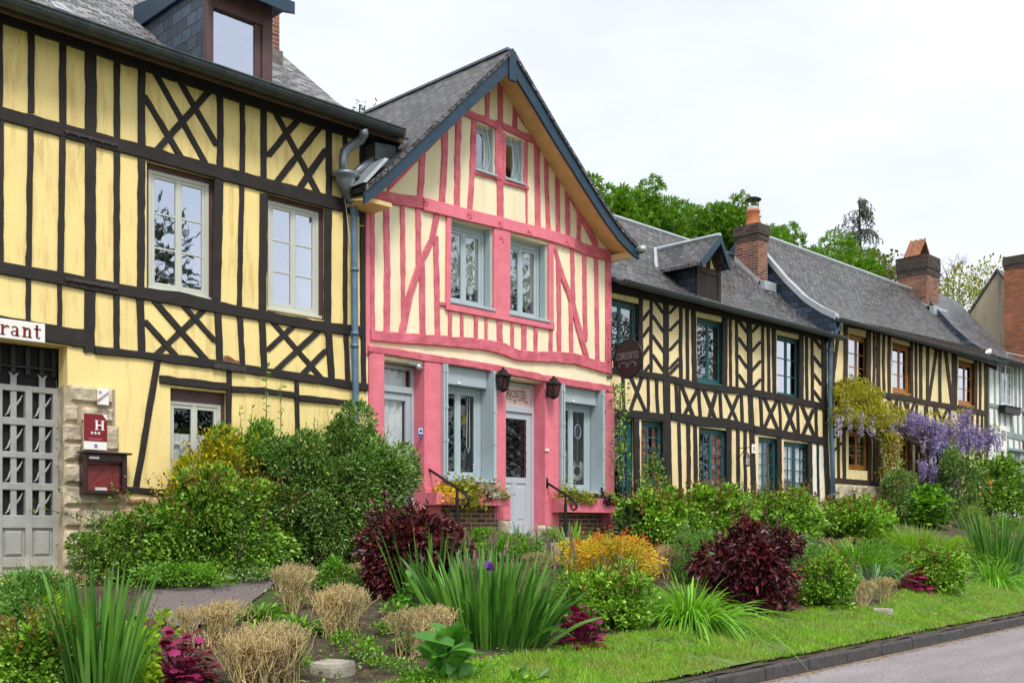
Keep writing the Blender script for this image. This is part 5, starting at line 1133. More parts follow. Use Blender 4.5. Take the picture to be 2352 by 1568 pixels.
H.window((J, [(684, 880), (862, 905), (862, 1272), (684, 1250)]), rec, M['teal'], M['g_low'], 2, 5, 1, mg=.02, casing=M['dark_timber'], curtain=[(.5, .92, .06, .92, M['redcurtain'], .15), (.05, .15, .06, .92, M['redcurtain'], .15)])
H.window((J, [(1215, 960), (1385, 990), (1385, 1330), (1215, 1310)]), rec, M['teal'], M['g_low'], 2, 4, 1, mg=.01, casing=M['dark_timber'], curtain=[(.12, .42, .35, .95, M['curtain'], .14), (.6, .9, .3, .9, M['curtain'], .14)])
H.window((J, [(1056, 935), (1182, 955), (1182, 1420), (1056, 1400)]), rec, M['teal'], M['g_low'], 1, 6, 2, mg=.01, casing=M['dark_timber'], fw=.06, name='door', curtain=[(.2, .5, .3, .95, M['curtain'], .14)])
H.window((J, [(150, 810), (275, 825), (275, 1480), (150, 1470)]), rec, M['teal'], M['g_low'], 1, 6, 2, mg=.01, casing=M['dark_timber'], fw=.07, name='door', curtain=[(.1, .4, .5, .7, M['redcurtain'], .15)])
mb = MB(); a, b = fz(J, 1405, 980, 0), fz(J, 1480, 980, 0); mb.box(a.x, b.x, -.006, .004, 1.9, fz(J, 1440, 985, 0).z); mb.build('chalky_panel', M['wpanel'], H.root)
mb = MB(); block(mb, Xg0 + .1, Xg1, 1.3, 1.95, -.03, .05, 77, .01); mb.build('stone_base', M['stone'], H.root, True)
H.wall()
# brown-house verge gives the roof profile
YB = .05
Xb = onY(px(K, 490, 1130), -.35).x
pB = [(lambda P: (P.y, P.z))(onX(px(I, *q), Xb)) for q in [(2040, 1312), (2000, 1296), (1850, 1215), (1740, 1122), (1620, 1000), (1520, 872)]] + [(lambda P: (P.y, P.z))(onX((1762, 557), Xb))]
pB[0] = (-.36, 6.62); pB = [pB[0]] + [q for q in pB[2:] if q[0] > -.3]
pB = [(y, z) for y, z in pB]
# extrapolate to a ridge
(ya_, za_), (yb2, zb2) = pB[-2], pB[-1]
zgut = 6.19
ridge_g = onY((1500, 528), 2.35)
profG = [(-.36, 6.20), (.0, 6.38), (.5, 6.72), (1.05, 7.25), (1.6, 7.88), (2.35, ridge_g.z)]
roof(H.root, profG, Xg0 + .015, Xb - .02, M['slate_moss'], .08, 26, yb=(3.2, 6.0))
mb = MB(); mb.tube([(Xg0 - .6, 2.36, ridge_g.z + .015), (Xb - .05, 2.36, ridge_g.z + .015)], .055, 6); mb.build('ridge_cap', M['zinc_light'], H.root)
a, b = fz(I, 275, 1015, -.44), fz(I, 2110, 1467, -.44); gutter(H.root, (Xg0 + .02, -.44, 6.16), (b.x, -.44, 6.18), .085, M['zinc_green'], .5)
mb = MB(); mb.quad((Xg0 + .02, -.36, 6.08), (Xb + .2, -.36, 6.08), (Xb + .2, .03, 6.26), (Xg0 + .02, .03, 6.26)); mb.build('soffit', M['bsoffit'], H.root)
# dormer
Yd = .12; d0, d1 = fz(I, 952, 1000, Yd).x, fz(I, 1135, 1000, Yd).x; zb_, ze = fz(I, 1030, 1185, Yd).z, fz(I, 955, 888, Yd).z; pk = fz(I, 1105, 672, Yd - .22); xm = (d0 + d1) / 2; zpk = pk.z
pyG = lambda z: float(np.interp(z, [p[1] for p in profG], [p[0] for p in profG]))
dm = None
for X in (d0, d1 - .02):
    mb = MB(); mb.add([(X, Yd, zb_ - .05), (X, pyG(6.72), 6.70), (X, pyG(7.25), 7.23), (X, pyG(ze), ze), (X, Yd, ze)], [(0, 1, 2, 3, 4)])
    dk = mb.build('dormer' if dm is None else 'cheek', M['slate_blue'], dm or H.root); dm = dm or dk
mb = MB(); mb.add([(d0, Yd + .02, zb_), (d1, Yd + .02, zb_), (d1, Yd + .02, ze), (xm, Yd + .02, zpk - .14), (d0, Yd + .02, ze)], [(0, 1, 2, 3, 4)]); mb.build('dormer_infill', M['gplaster'], dm)
mb = MB(); e = .09; mb.bbox(d0 - .01, d0 + e, Yd - .03, Yd + .03, zb_ - .03, ze); mb.bbox(d1 - e, d1 + .01, Yd - .03, Yd + .03, zb_ - .03, ze); mb.bbox(d0 + e, d1 - e, Yd - .028, Yd + .03, ze - .16, ze - .03); mb.bbox(d0 + e, d1 - e, Yd - .027, Yd + .03, zb_ - .03, zb_ + .03)
mb.bbox(xm - .05, xm + .05, Yd - .026, Yd + .03, ze - .03, zpk - .2)
for s_ in (-1, 1): mb.prism([(xm + s_ * (d1 - d0) * .45, Yd - .02, ze), (xm + s_ * (d1 - d0) * .30, Yd - .02, ze), (xm + s_ * .02, Yd - .02, zpk - .25), (xm + s_ * .04, Yd - .02, zpk - .12)][::s_], (0, .04, 0))
mb.build('dormer_frame', M['brown_timber'], dm)
mb = MB()
for k in range(3): u0 = d0 + e + (d1 - d0 - 2 * e) * k / 3; mb.bbox(u0 + .004, u0 + (d1 - d0 - 2 * e) / 3 - .004, Yd - .012, Yd + .02, zb_ + .03, ze - .16)
mb.build('shutter', M['dark_timber'], dm)
of = .24; yfr = Yd - .30; ln = math.hypot
def slab(s_):
    Pe = fz(I, 980, 872, yfr) if s_ < 0 else fz(I, 1226, 908, yfr); xe, zee = Pe.x, Pe.z; yr_ = pyG(zpk); ye_ = pyG(zee) if zee > 6.3 else .2
    q = MB(); q.add([(xm, yfr, zpk), (xe, yfr, zee), (xe, ye_ + .1, zee), (xm, yr_ + .1, zpk), (xm, yfr, zpk - .07), (xe, yfr, zee - .07), (xe, ye_ + .1, zee - .07), (xm, yr_ + .1, zpk - .07)], [(0, 1, 2, 3), (7, 6, 5, 4), (0, 4, 5, 1), (1, 5, 6, 2)])
    q.build('dormer_roof', M['slate_moss'], dm)
    q = MB(); q.prism([(xm, yfr - .02, zpk - .0), (xe, yfr - .02, zee - .0), (xe - s_ * .07, yfr - .02, zee - .13), (xm, yfr - .02, zpk - .17)][::-s_], (0, .03, 0)); q.build('bargeboard', M['navy'], dm)
    return xe, zee, ye_
xe, zee, ye_ = slab(-1); slab(1)
mb = MB(); mb.tube([(xm, yfr, zpk + .01), (xm, pyG(zpk) + .1, zpk + .01)], .05, 6); mb.tube([(xm, pyG(zpk) + .05, zpk + .02), (xe, ye_ + .08, zee + .02)], .06, 6); mb.build('flashing', M['zinc_light'], dm)
# chimney on the party wall
P = roofhit(px(I, 1475, 1045), profG); x1_ = onX
fx_l, fx_r = onY(px(I, 1432, 850), P.y).x, onY(px(I, 1510, 850), P.y).x; zt = onY(px(I, 1432, 690), P.y).z
Yk = P.y; d = ray(px(I, 1256, 850)); Yk2 = -D + d[1] * (fx_l / d[0])
ch = chimney(H.root, fx_l, fx_r, Yk, Yk2, P.z - .4, zt, M['redbrick'], M['capstone'], .38, .07)
pc = Vector(((fx_l + fx_r) / 2, (Yk + Yk2) / 2 - .05, zt + .37)); mb = MB(); mb.lathe(pc, [(.20, 0), (.19, .05), (.145, .34), (.165, .36), (.165, .42), (.12, .43)], 14); pot = mb.build('chimney_pot', M['terracotta'], ch, True)
mb = MB(); mb.lathe(pc + Vector((0, 0, .40)), [(.15, 0), (.15, .09)], 14); mb.build('pot_band', M['zinc_light'], pot); mb = MB()
for i in range(4): a = i * 1.571 + .6; q = pc + Vector((.13 * math.cos(a), .13 * math.sin(a), .45)); mb.tube([q, q + Vector((0, 0, .22))], .012, 4)
mb.lathe(pc + Vector((0, 0, .66)), [(.20, 0), (.21, .02), (.14, .06), (.02, .09)], 14); mb.build('cowl', M['iron'], pot)
mb = MB(); mb.box(fx_l - .05, fx_l - .0, Yk - .06, Yk2, P.z - .1, P.z + .05); mb.prism([(fx_l - .04, y, float(np.interp(y, [p[0] for p in profG], [p[1] for p in profG])) + dz) for y, dz in [(Yk - .1, -.02), (Yk2, -.02), (Yk2, .12), (Yk - .1, .12)]], (.045, 0, 0)); mb.box(fx_l - .04, fx_r + .04, Yk - .22, Yk, P.z - .22, P.z - .0); mb.build('flashing', M['zinc_light'], ch)
# lamp and number on this house
Pn = fz(J, 1040, 1010, -.035); t = thing('house_number', Pn, 'small cream plate with the number 8 beside the teal door', 'house number'); mb = MB(); mb.bbox(Pn.x - .07, Pn.x + .07, -.05, -.036, Pn.z - .10, Pn.z + .10); mb.build('plate', M['white'], t); text(t, 'digit', '8', M['ink'], Pn.x - .022, Pn.x + .022, Pn.z - .05, Pn.z + .05, -.0505)
Pl = fz(J, 998, 1085, -.25); t = thing('bracket_lantern', Pl, 'small black lantern hanging from an iron bracket by the teal door', 'lantern')
mb = MB(); mb.lathe(Pl, [(.06, -.12), (.075, -.11), (.075, -.09)], 8); mb.lathe(Pl, [(.09, .06), (.05, .14), (.02, .18)], 8)
for i in range(6): a = i * 1.047; mb.tube([Pl + Vector((.06 * math.cos(a), .06 * math.sin(a), -.1)), Pl + Vector((.07 * math.cos(a), .07 * math.sin(a), .07))], .008, 4)
mb.build('cage', M['iron'], t); mb = MB(); mb.lathe(Pl, [(.05, -.09), (.055, .06)], 8); mb.build('glass', M['g_mid'], t)
mb = MB(); zt = Pl.z + .28; mb.tube([(Pl.x, -.02, zt), (Pl.x, -.34, zt)], .010, 5); mb.tube([(Pl.x, -.03, zt - .25), (Pl.x, -.22, zt - .01)], .008, 5); mb.tube([(Pl.x, -.25, zt), (Pl.x, -.25, Pl.z + .17)], .006, 4); mb.tube([(Pl.x, -.02, zt + .03), (Pl.x, -.02, zt - .28)], .012, 5); mb.build('bracket', M['iron'], t)

# ================================================================== brown-windowed house
Xr1 = fz(LL, 1482, 600, YB).x
H4 = House(YB, Xg1 + .008, Xr1, 1.4, 6.75, 'pale timbered house with varnished orange window frames behind the wisteria', M['bplaster']); H = H4; H.tm = M['brown_timber']
H.beam('h', [(LL, 390, 60), (LL, 700, 112), (LL, 1000, 178), (LL, 1480, 288)], 50, **W_)
H.beam('h', [(LL, 390, 500), (LL, 720, 568), (LL, 880, 592), (LL, 1040, 625), (LL, 1260, 662), (LL, 1470, 702)], [40, 36, 42, 34, 38, 36], **W_)
H.beam('h', [(LL, 390, 742), (LL, 780, 785), (LL, 1040, 850), (LL, 1470, 905)], 36, **W_); H.beam('h', [(LL, 390, 790), (LL, 700, 838), (LL, 1040, 880)], 22, **W_)
H.beam('h', [(LL, 390, 1165), (LL, 720, 1190), (LL, 1400, 1215)], 34, **W_)
for x, y0, y1, w in [(396, 60, 1180, 22), (488, 90, 500, 26), (650, 110, 540, 30), (688, 130, 560, 17), (717, 130, 1200, 26), (756, 150, 575, 17), (795, 160, 585, 20), (950, 180, 605, 18), (980, 190, 610, 15), (1012, 200, 620, 20), (1062, 210, 630, 18), (1148, 235, 640, 18), (1238, 260, 660, 16), (1256, 265, 665, 18), (1395, 290, 690, 22), (1425, 300, 700, 15), (1470, 310, 1150, 26),
                      (440, 520, 1180, 16), (478, 800, 1180, 20), (655, 820, 1180, 22), (690, 840, 1180, 14), (800, 590, 780, 14), (846, 610, 800, 17), (872, 620, 800, 12), (925, 630, 830, 14), (985, 640, 840, 15), (1045, 650, 850, 18), (1110, 650, 860, 17), (1215, 665, 880, 15), (1300, 690, 890, 15), (1340, 700, 900, 14), (1372, 700, 900, 15), (1410, 710, 910, 16), (1440, 715, 910, 14),
                      (945, 850, 1190, 20), (985, 860, 1190, 15), (1020, 880, 1190, 18), (1060, 890, 1190, 22), (1185, 890, 1200, 18), (1220, 890, 1200, 14), (1250, 900, 1200, 18), (1290, 900, 1200, 16), (1340, 910, 1200, 18), (1400, 910, 1200, 16), (1060, 640, 700, 10)]:
    H.beam('v', [(LL, x, y0), (LL, x + random.uniform(-4, 4), (y0 + y1) / 2), (LL, x + random.uniform(-3, 3), y1)], w, **W_)
for a, b in [((445, 95), (400, 480)), ((1125, 250), (1068, 620)), ((1182, 240), (1232, 650)), ((785, 590), (832, 700)), ((852, 600), (812, 700)), ((900, 620), (935, 740)), ((968, 630), (930, 740)), ((1120, 660), (1165, 760)), ((1200, 670), (1160, 760)), ((470, 790), (400, 880)), ((470, 900), (400, 970)), ((1350, 710), (1310, 800)), ((1400, 950), (1450, 1030)), ((410, 530), (440, 740))]: H.beam('x', [(LL, *a), (LL, *b)], 20, rough=1.2)
H.window((LL, [(500, 150), (640, 182), (640, 520), (500, 498)]), .06, M['amber'], M['g_sky'], 2, 3, mg=.02, casing=M['brown_timber'], fw=.07, leafw=.05)
H.window((LL, [(806, 212), (928, 240), (932, 568), (806, 545)]), .06, M['amber'], M['g_sky'], 2, 3, mg=.02, casing=M['brown_timber'], fw=.07, leafw=.05, sill=(.02, .05, .02))
H.window((LL, [(1266, 335), (1378, 358), (1380, 650), (1266, 632)]), .06, M['amber'], M['g_sky'], 2, 3, mg=.02, casing=M['brown_timber'], fw=.07, leafw=.05, sill=(.02, .05, .02))
H.window((LL, [(500, 820), (640, 845), (640, 1100), (500, 1085)]), .06, M['amber'], M['g_low'], 2, 3, mg=.02, casing=M['brown_timber'], fw=.07, leafw=.05)
H.window((LL, [(855, 880), (935, 895), (935, 1150), (855, 1140)]), .06, M['amber'], M['g_low'], 1, 3, mg=.02, casing=M['brown_timber'], fw=.07, leafw=.05)
H.window((LL, [(1070, 965), (1165, 980), (1165, 1160), (1070, 1150)]), .06, M['amber'], M['g_low'], 2, 2, mg=.02, casing=M['brown_timber'], fw=.07, leafw=.05)
mb = MB(); zq = fz(LL, 700, 1205, YB).z
for i in range(9):
    u = Xg1 + .05 + (Xr1 - Xg1) * i / 9
    for j in range(2): block(mb, u + (.3 * j), u + (Xr1 - Xg1) / 9 - .02 + .3 * j, 1.4 + j * (zq - 1.4) / 2, 1.4 + (j + 1) * (zq - 1.4) / 2 - .02, YB - .03, .06, i * 3 + j, .012)
mb.build('stone_base', M['stone'], H.root, True)
H.wall()
profB = [(-.31, 6.66), (.05, 6.86), (.5, 7.18), (1.05, 7.74), (1.6, 8.40), (2.3, 9.22)]
rb = onY((1900, 597), 2.3).z; kk = (rb - 6.66) / (9.22 - 6.66); profB = [(y, 6.66 + (z - 6.66) * kk) for y, z in profB]
Xw = onY(px(K, 1740, 1375), -.3).x
roof(H.root, profB, Xb + .02, Xw, M['slate_moss'], .08, 26, yb=(3.2, 6.2))
# slate-clad verge with zinc capping on the left edge
mb = MB(); n = len(profB); vs = []
for y, z in profB: vs += [(Xb - .02, y, z - .50), (Xb - .02, y, z + .02), (Xb + .05, y, z + .02), (Xb + .05, y, z - .50)]
mb.add(vs, [(4 * i + j, 4 * i + (j + 1) % 4, 4 * i + 4 + (j + 1) % 4, 4 * i + 4 + j) for i in range(n - 1) for j in range(4)] + [(0, 3, 2, 1)]); mb.build('verge', M['slate_blue'], H.root)
mb = MB(); vs = []
for y, z in profB: vs += [(Xb - .05, y, z - .06), (Xb - .05, y, z + .10), (Xb + .16, y, z + .10), (Xb + .16, y, z + .02)]
mb.add(vs, [(4 * i + j, 4 * i + (j + 1) % 4, 4 * i + 4 + (j + 1) % 4, 4 * i + 4 + j) for i in range(n - 1) for j in range(4)] + [(0, 3, 2, 1)]); mb.build('verge_capping', M['zinc_light'], H.root)
gable_side(H.root, Xb + .03, profB, 6.0, M['slate_blue'], 3.)
mb = MB(); mb.tube([(Xb, 2.31, rb + .03), (Xw, 2.31, rb + .03)], .06, 6); mb.build('ridge_cap', M['zinc_light'], H.root)
bg = fz(LL, 1610, 312, -.38); gutter(H.root, (Xb - .02, -.38, 6.62), (bg.x, -.38, 6.74), .085, M['zinc_green'], .6)
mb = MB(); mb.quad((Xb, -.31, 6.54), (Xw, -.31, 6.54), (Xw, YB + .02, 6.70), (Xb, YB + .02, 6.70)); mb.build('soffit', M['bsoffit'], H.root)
mb = MB(); q = fz(LL, 455, 62, -.36); mb.tube([q, fz(LL, 458, 95, -.34), fz(LL, 425, 130, -.25), fz(LL, 392, 150, -.2), fz(LL, 384, 185, -.17), fz(LL, 384, 700, -.17), fz(LL, 400, 1000, -.17), fz(LL, 406, 1345, -.17)], .058, 10); dp = mb.build('downpipe', M['pipe_blue'], H.root, True)
mb = MB()
for y in (260, 700, 1265): P = fz(LL, 386 + (y - 260) * .018, y, -.17); mb.lathe(P, [(.058, -.03), (.075, -.03), (.075, .03), (.058, .03)], 10)
mb.build('pipe_collar', M['zinc'], dp)
# chimney 2
P = roofhit(px(K, 1235, 1050), profB); c0, c1 = onY(px(K, 1192, 900), P.y).x, onY(px(K, 1284, 900), P.y).x; zt = onY(px(K, 1190, 770), P.y).z; d = ray(px(K, 962, 880)); Y2 = -D + d[1] * (c0 / d[0])
ch = chimney(H.root, c0, c1, P.y, Y2, P.z - .4, zt, M['redbrick'], M['capstone'], .62, .07)
zt2 = zt + .62; mb = MB(); y0, y1 = P.y + .25, Y2 - .25; 
for s_ in (-1, 1): mb.prism([((c0 + c1) / 2, y0, zt2 + .62), ((c0 + c1) / 2 + s_ * .5, y0, zt2), ((c0 + c1) / 2 + s_ * .44, y0, zt2), ((c0 + c1) / 2, y0, zt2 + .55)][::s_], (0, y1 - y0, 0))
for u in (0, .33, .66, 1): mb.tube([((c0 + c1) / 2 - .5, y0 + (y1 - y0) * u, zt2), ((c0 + c1) / 2, y0 + (y1 - y0) * u, zt2 + .63)], .03, 5)
mb.build('chimney_tiles', M['tile'], ch); mb = MB(); mb.prism([(c0 - .05, y, float(np.interp(y, [p[0] for p in profB], [p[1] for p in profB])) + dz) for y, dz in [(P.y - .1, -.02), (Y2, -.02), (Y2, .14), (P.y - .1, .14)]], (.05, 0, 0)); mb.box(c0 - .05, c1 + .05, P.y - .25, P.y, P.z - .28, P.z + .02); mb.build('flashing', M['zinc_light'], ch)
# dove
Pd = fz(LL, 1482, 262, -.38); Pd.z = 6.81
t_ = [(-.20, .02, .012), (-.14, .03, .03), (-.07, .055, .062), (0, .075, .078), (.06, .09, .066), (.10, .12, .042), (.125, .15, .036), (.15, .163, .034), (.172, .158, .018), (.195, .15, .004)]
mb = MB(); mb.tube([Pd + Vector((x, -.02, z)) for x, z, r in t_], [r * 1.15 for x, z, r in t_], 12); dv = mb.build('dove', M['dove'], None, True); tag(dv, 'white dove perched on the gutter at the far end of the roof', 'bird')
mb = MB()
for s_ in (-1, 1): mb.add([Pd + Vector((.05, -.02 + s_ * .075, .09)), Pd + Vector((-.06, -.02 + s_ * .085, .06)), Pd + Vector((-.19, -.02 + s_ * .03, .035)), Pd + Vector((-.06, -.02 + s_ * .078, .095))], [(0, 1, 2, 3)])
mb.build('wing', M['dove'], dv); mb = MB()
for s_ in (-.025, .025): mb.tube([Pd + Vector((.02, -.02 + s_, .02)), Pd + Vector((.02, -.02 + s_, -.05))], .006, 5)
mb.build('leg', M['terracotta'], dv)

# ================================================================== white house at the right edge
H5 = House(.1, Xr1 + .01, max(Xr1 + 1.6, fz(K, 1425, 975, 2.3).x - .1), 1.6, 6.85, 'white plastered house with grey green timbers at the right edge', M['wplaster']); H = H5; H.tm = M['green_timber']
H.beam('v', [(LL, 1480, 350), (LL, 1485, 960)], 20)
for x, y0, y1, w in [(1527, 320, 640, 14), (1562, 330, 650, 14), (1672, 330, 700, 20), (1700, 340, 700, 14), (1728, 340, 700, 12), (1525, 650, 820, 14), (1560, 660, 830, 12), (1600, 700, 840, 14), (1640, 720, 860, 14), (1690, 700, 870, 16), (1725, 720, 870, 12), (1560, 850, 960, 12), (1620, 880, 960, 12), (1660, 880, 960, 12), (1700, 880, 960, 12)]: H.beam('v', [(LL, x, y0), (LL, x + 4, y1)], w * .7)
H.beam('h', [(LL, 1488, 642), (LL, 1560, 655), (LL, 1745, 685)], 26); H.beam('h', [(LL, 1550, 835), (LL, 1745, 876)], 42); H.beam('h', [(LL, 1488, 330), (LL, 1745, 385)], 30); H.beam('h', [(LL, 1600, 945), (LL, 1745, 965)], 20)
H.beam('x', [(LL, 1640, 720), (LL, 1665, 860)], 14)
H.window((LL, [(1566, 348), (1648, 366), (1650, 655), (1566, 640)]), .05, M['whiteframe'], M['g_mid'], 2, 5, 1, mg=.02, casing=M['green_timber'], leafw=.03)
H.window((LL, [(1612, 955), (1760, 980), (1760, 1200), (1612, 1180)]), .05, M['green_timber'], M['g_low'], 2, 2, 0, mg=.02, casing=M['green_timber'])
H.wall()
Pp = fz(LL, 1650, 680, -.1); t = thing('window_box', Pp, 'black plastic planter under the window of the white house', 'flower box'); mb = MB(); a, b = fz(LL, 1595, 680, -.1).x, fz(LL, 1700, 690, -.1).x; mb.bbox(a, b, -.15, .04, Pp.z - .12, Pp.z + .08); mb.bbox(a - .03, b + .03, -.18, .05, Pp.z + .081, Pp.z + .12); mb.build('trough', M['iron'], t)
Pp = fz(LL, 1583, 910, .02); t = thing('meter_box', Pp, 'white louvred meter box on the wall of the white house', 'meter box'); mb = MB(); mb.bbox(Pp.x - .28, Pp.x + .28, -.02, .09, Pp.z - .45, Pp.z + .55); mb.build('casing', M['white'], t); mb = MB()
for k in range(8): mb.box(Pp.x - .2, Pp.x + .2, -.026, -.0205, Pp.z + .1 + k * .04, Pp.z + .12 + k * .04)
mb.build('louvre', M['ink'], t)
profW = [(y, z + .22) for y, z in profB]; rw_ = fz(K, 1300, 925, 2.3).z - .05; kk = (rw_ - profW[0][1]) / (profW[-1][1] - profW[0][1]); profW = [(y, profW[0][1] + (z - profW[0][1]) * kk) for y, z in profW]
Xw1 = fz(K, 1425, 975, 2.3).x; roof(H.root, profW, Xw + .0, Xw1, M['slate_plain'], .1, 16, yb=(3.2, 6.2)); mb = MB(); vs = []
for y, z in profW: vs += [(Xw - .03, y, z - .45), (Xw - .03, y, z + .02), (Xw + .05, y, z + .02), (Xw + .05, y, z - .45)]
mb.add(vs, [(4 * i + j, 4 * i + (j + 1) % 4, 4 * i + 4 + (j + 1) % 4, 4 * i + 4 + j) for i in range(n - 1) for j in range(4)] + [(0, 3, 2, 1)]); mb.build('verge', M['slate_blue'], H.root)
gutter(H.root, (Xw - .1, -.33, 6.86), (Xw1, -.33, 6.9), .08, M['zinc_green'], .6)
mb = MB(); pts = [fz(K, 1815, 1400, -.25), fz(K, 1812, 1450, -.2), fz(K, 1805, 1520, -.2), fz(K, 1800, 1600, -.2)]; mb.tube(pts, .012, 5)
for k in range(14): q = pts[0].lerp(pts[-1], k / 13); mb.tube([q, q + Vector((.03, -.02, -.05))], .01, 4)
mb.tube([fz(K, 1815, 1390, -.35), fz(K, 1880, 1405, -.35), fz(K, 1952, 1420, -.35)], .012, 5); mb.build('light_string', M['whiteframe'], H.root)
# rendered gable house and big brick chimney behind
XR = 40.5; kx = lambda x, y: onX(px(K, x, y), XR); a, b = kx(1540, 1072), kx(1742, 762)
t = thing('rendered_house', (XR + 3, b.y, 3), 'beige rendered gable end rising behind the roof of the white house', 'house')
sl_ = (b.z - a.z) / (a.y - b.y); ye = a.y + 1.2; yf_ = b.y - (ye - b.y)
poly = [(XR, ye, b.z - sl_ * (ye - b.y)), (XR, ye, 2), (XR, yf_, 2), (XR, yf_, b.z - sl_ * (b.y - yf_)), (XR, b.y, b.z)]
mb = MB(); mb.prism(poly, (6, 0, 0)); mb.build('gable_wall', M['grender'], t)
for yy in (ye + .15, yf_ - .15):
    zz = b.z - sl_ * abs(yy - b.y); mb = MB(); mb.prism([(XR - .08, b.y, b.z + .02), (XR - .08, yy, zz + .02), (XR - .08, yy, zz + .14), (XR - .08, b.y, b.z + .14)], (6.2, 0, 0)); mb.build('roof', M['slate_moss'], t)
XC = XR - .8; c0, c1 = onX(px(K, 1797, 900), XC), onX(px(K, 1797, 745), XC); chimney(t, XC, XC + .75, c0.y - 2.1, c0.y, 1.6, c1.z, M['orangebrick'], M['capstone'], .45, .07)

# ================================================================== planting
LM = {}
def lm(k, cols, **kw): LM[k] = m_leaf(k, cols, **kw)
lm('rose_leaf', [(0.0429, 0.1073, 0.0086), (0.1073, 0.2574, 0.02), (0.2002, 0.429, 0.0358), (0.3432, 0.6292, 0.0715), (0.572, 0.8294, 0.2002)])  # rose, dark and mid ramps: pale stops paint highlights, dark stops the gaps
lm('dark_leaf', [(0.0227, 0.0643, 0.0133), (0.0567, 0.1418, 0.0227), (0.1229, 0.2646, 0.0491), (0.2457, 0.4158, 0.1134), (0.4914, 0.6426, 0.3024)], rough=.4)
lm('mid_leaf', [(0.0288, 0.0801, 0.0096), (0.0801, 0.2082, 0.0193), (0.1602, 0.3524, 0.0353), (0.3203, 0.5766, 0.0801), (0.5125, 0.7367, 0.1922)])
lm('gold_tip', [(.62, .50, .012), (.74, .62, .02), (.42, .42, .02)])
lm('bronze_tip', [(.16, .13, .015), (.22, .10, .02), (.18, .20, .02)])
lm('lime_leaf', [(0.204, 0.384, 0.018), (0.312, 0.528, 0.03), (0.408, 0.624, 0.06)], trans=.4)
lm('purple_leaf', [(.014, .003, .005), (.04, .006, .012), (.09, .014, .026), (.17, .04, .065), (.22, .012, .012)], rough=.32, spec=.5, trans=.18)
lm('heuchera_leaf', [(.12, .003, .03), (.25, .010, .09), (.38, .03, .17), (.20, .004, .03)], rough=.4, trans=.2)
lm('dark_heuchera_leaf', [(.03, .006, .02), (.07, .015, .05), (.10, .03, .09)], rough=.4, trans=.1)
lm('spiraea_leaf', [(.74, .50, .03), (.80, .62, .06), (.62, .58, .06), (.50, .55, .06), (.80, .42, .04)])
lm('spiraea_tip', [(.70, .20, .03), (.72, .13, .04), (.70, .30, .03)])
lm('iris_leaf', [(.025, .09, .012), (.06, .19, .024), (.11, .30, .04), (.18, .40, .08)], rough=.38, trans=.22)
lm('blue_iris_leaf', [(0.078, 0.169, 0.091), (0.13, 0.26, 0.143), (0.182, 0.325, 0.182)], rough=.4, trans=.15)
lm('daylily_leaf', [(0.108, 0.297, 0.0162), (0.1755, 0.432, 0.027), (0.2565, 0.567, 0.0473)], rough=.4, trans=.3)
lm('grass_leaf', [(0.144, 0.336, 0.018), (0.24, 0.48, 0.024), (0.312, 0.552, 0.048)], trans=.3)
lm('catmint_leaf', [(.08, .20, .035), (.16, .37, .07), (.26, .50, .14)])
lm('box_leaf', [(.012, .032, .012), (.025, .055, .02), (.05, .09, .035)])
lm('weed_leaf', [(.04, .12, .01), (.10, .28, .02), (.18, .42, .035), (.30, .55, .08)])
lm('hogweed_leaf', [(0.07, 0.28, 0.028), (0.112, 0.378, 0.049), (0.168, 0.462, 0.084)])
lm('dock_leaf', [(0.0405, 0.162, 0.0203), (0.0675, 0.243, 0.0297), (0.1215, 0.351, 0.0473)], rough=.35)
lm('ivy_leaf', [(.02, .06, .015), (.04, .10, .03), (.22, .28, .18), (.03, .08, .02)])
lm('straw', [(.36, .27, .12), (.58, .46, .23), (.72, .60, .36), (.46, .36, .17)], rough=.8, trans=.1)
lm('dead_twig', [(.10, .07, .045), (.16, .12, .08), (.30, .22, .1)], rough=.9, trans=0)
lm('wisteria_leaf', [(0.26, 0.273, 0.0156), (0.39, 0.403, 0.026), (0.52, 0.52, 0.052)], trans=.4)
lm('moss_creeper_leaf', [(0.175, 0.1625, 0.0125), (0.3, 0.2625, 0.0187), (0.4, 0.35, 0.025)], trans=.3)
lm('wisteria_flower', [(.15, .12, .42), (.24, .20, .60), (.36, .31, .74), (.52, .48, .84)], trans=.3)
lm('pale_wisteria_flower', [(.40, .36, .70), (.55, .52, .78)], trans=.3)
lm('white_petal', [(.75, .75, .72), (.82, .82, .80)], trans=.2)
lm('yellow_petal', [(.75, .52, .01), (.8, .6, .02)], trans=.2)
lm('orange_petal', [(.75, .28, .04), (.72, .2, .08)], trans=.2)
lm('violet_petal', [(.22, .05, .48), (.32, .10, .62)], trans=.3)
lm('dark_petal', [(.03, .006, .06), (.05, .01, .1)], trans=.1)
lm('bud', [(.30, .22, .16), (.22, .12, .14), (.16, .2, .06)], trans=.1)
lm('silver_leaf', [(.45, .48, .45), (.58, .6, .57)], rough=.7)
lm('chestnut_leaf', [(.06, .19, .010), (.11, .29, .016), (.19, .40, .03), (.05, .13, .010), (.15, .27, .05)], trans=.35)
lm('olive_leaf', [(0.078, 0.13, 0.013), (0.156, 0.182, 0.0182), (0.208, 0.26, 0.026)], trans=.3)
lm('pale_tree_leaf', [(0.2, 0.25, 0.025), (0.3, 0.3375, 0.0438), (0.375, 0.4, 0.0625)], trans=.3)
lm('conifer_leaf', [(.022, .05, .028), (.04, .075, .04), (.06, .10, .05)], trans=.1)
lm('lawn_blade', [(.09, .25, .006), (.17, .42, .012), (.27, .54, .025), (.38, .50, .08)], trans=.25, patch=(.30, .36, .07))
RG = lambda s: np.random.default_rng(s)
SEED = [100]
def sd(): SEED[0] += 1; return SEED[0]

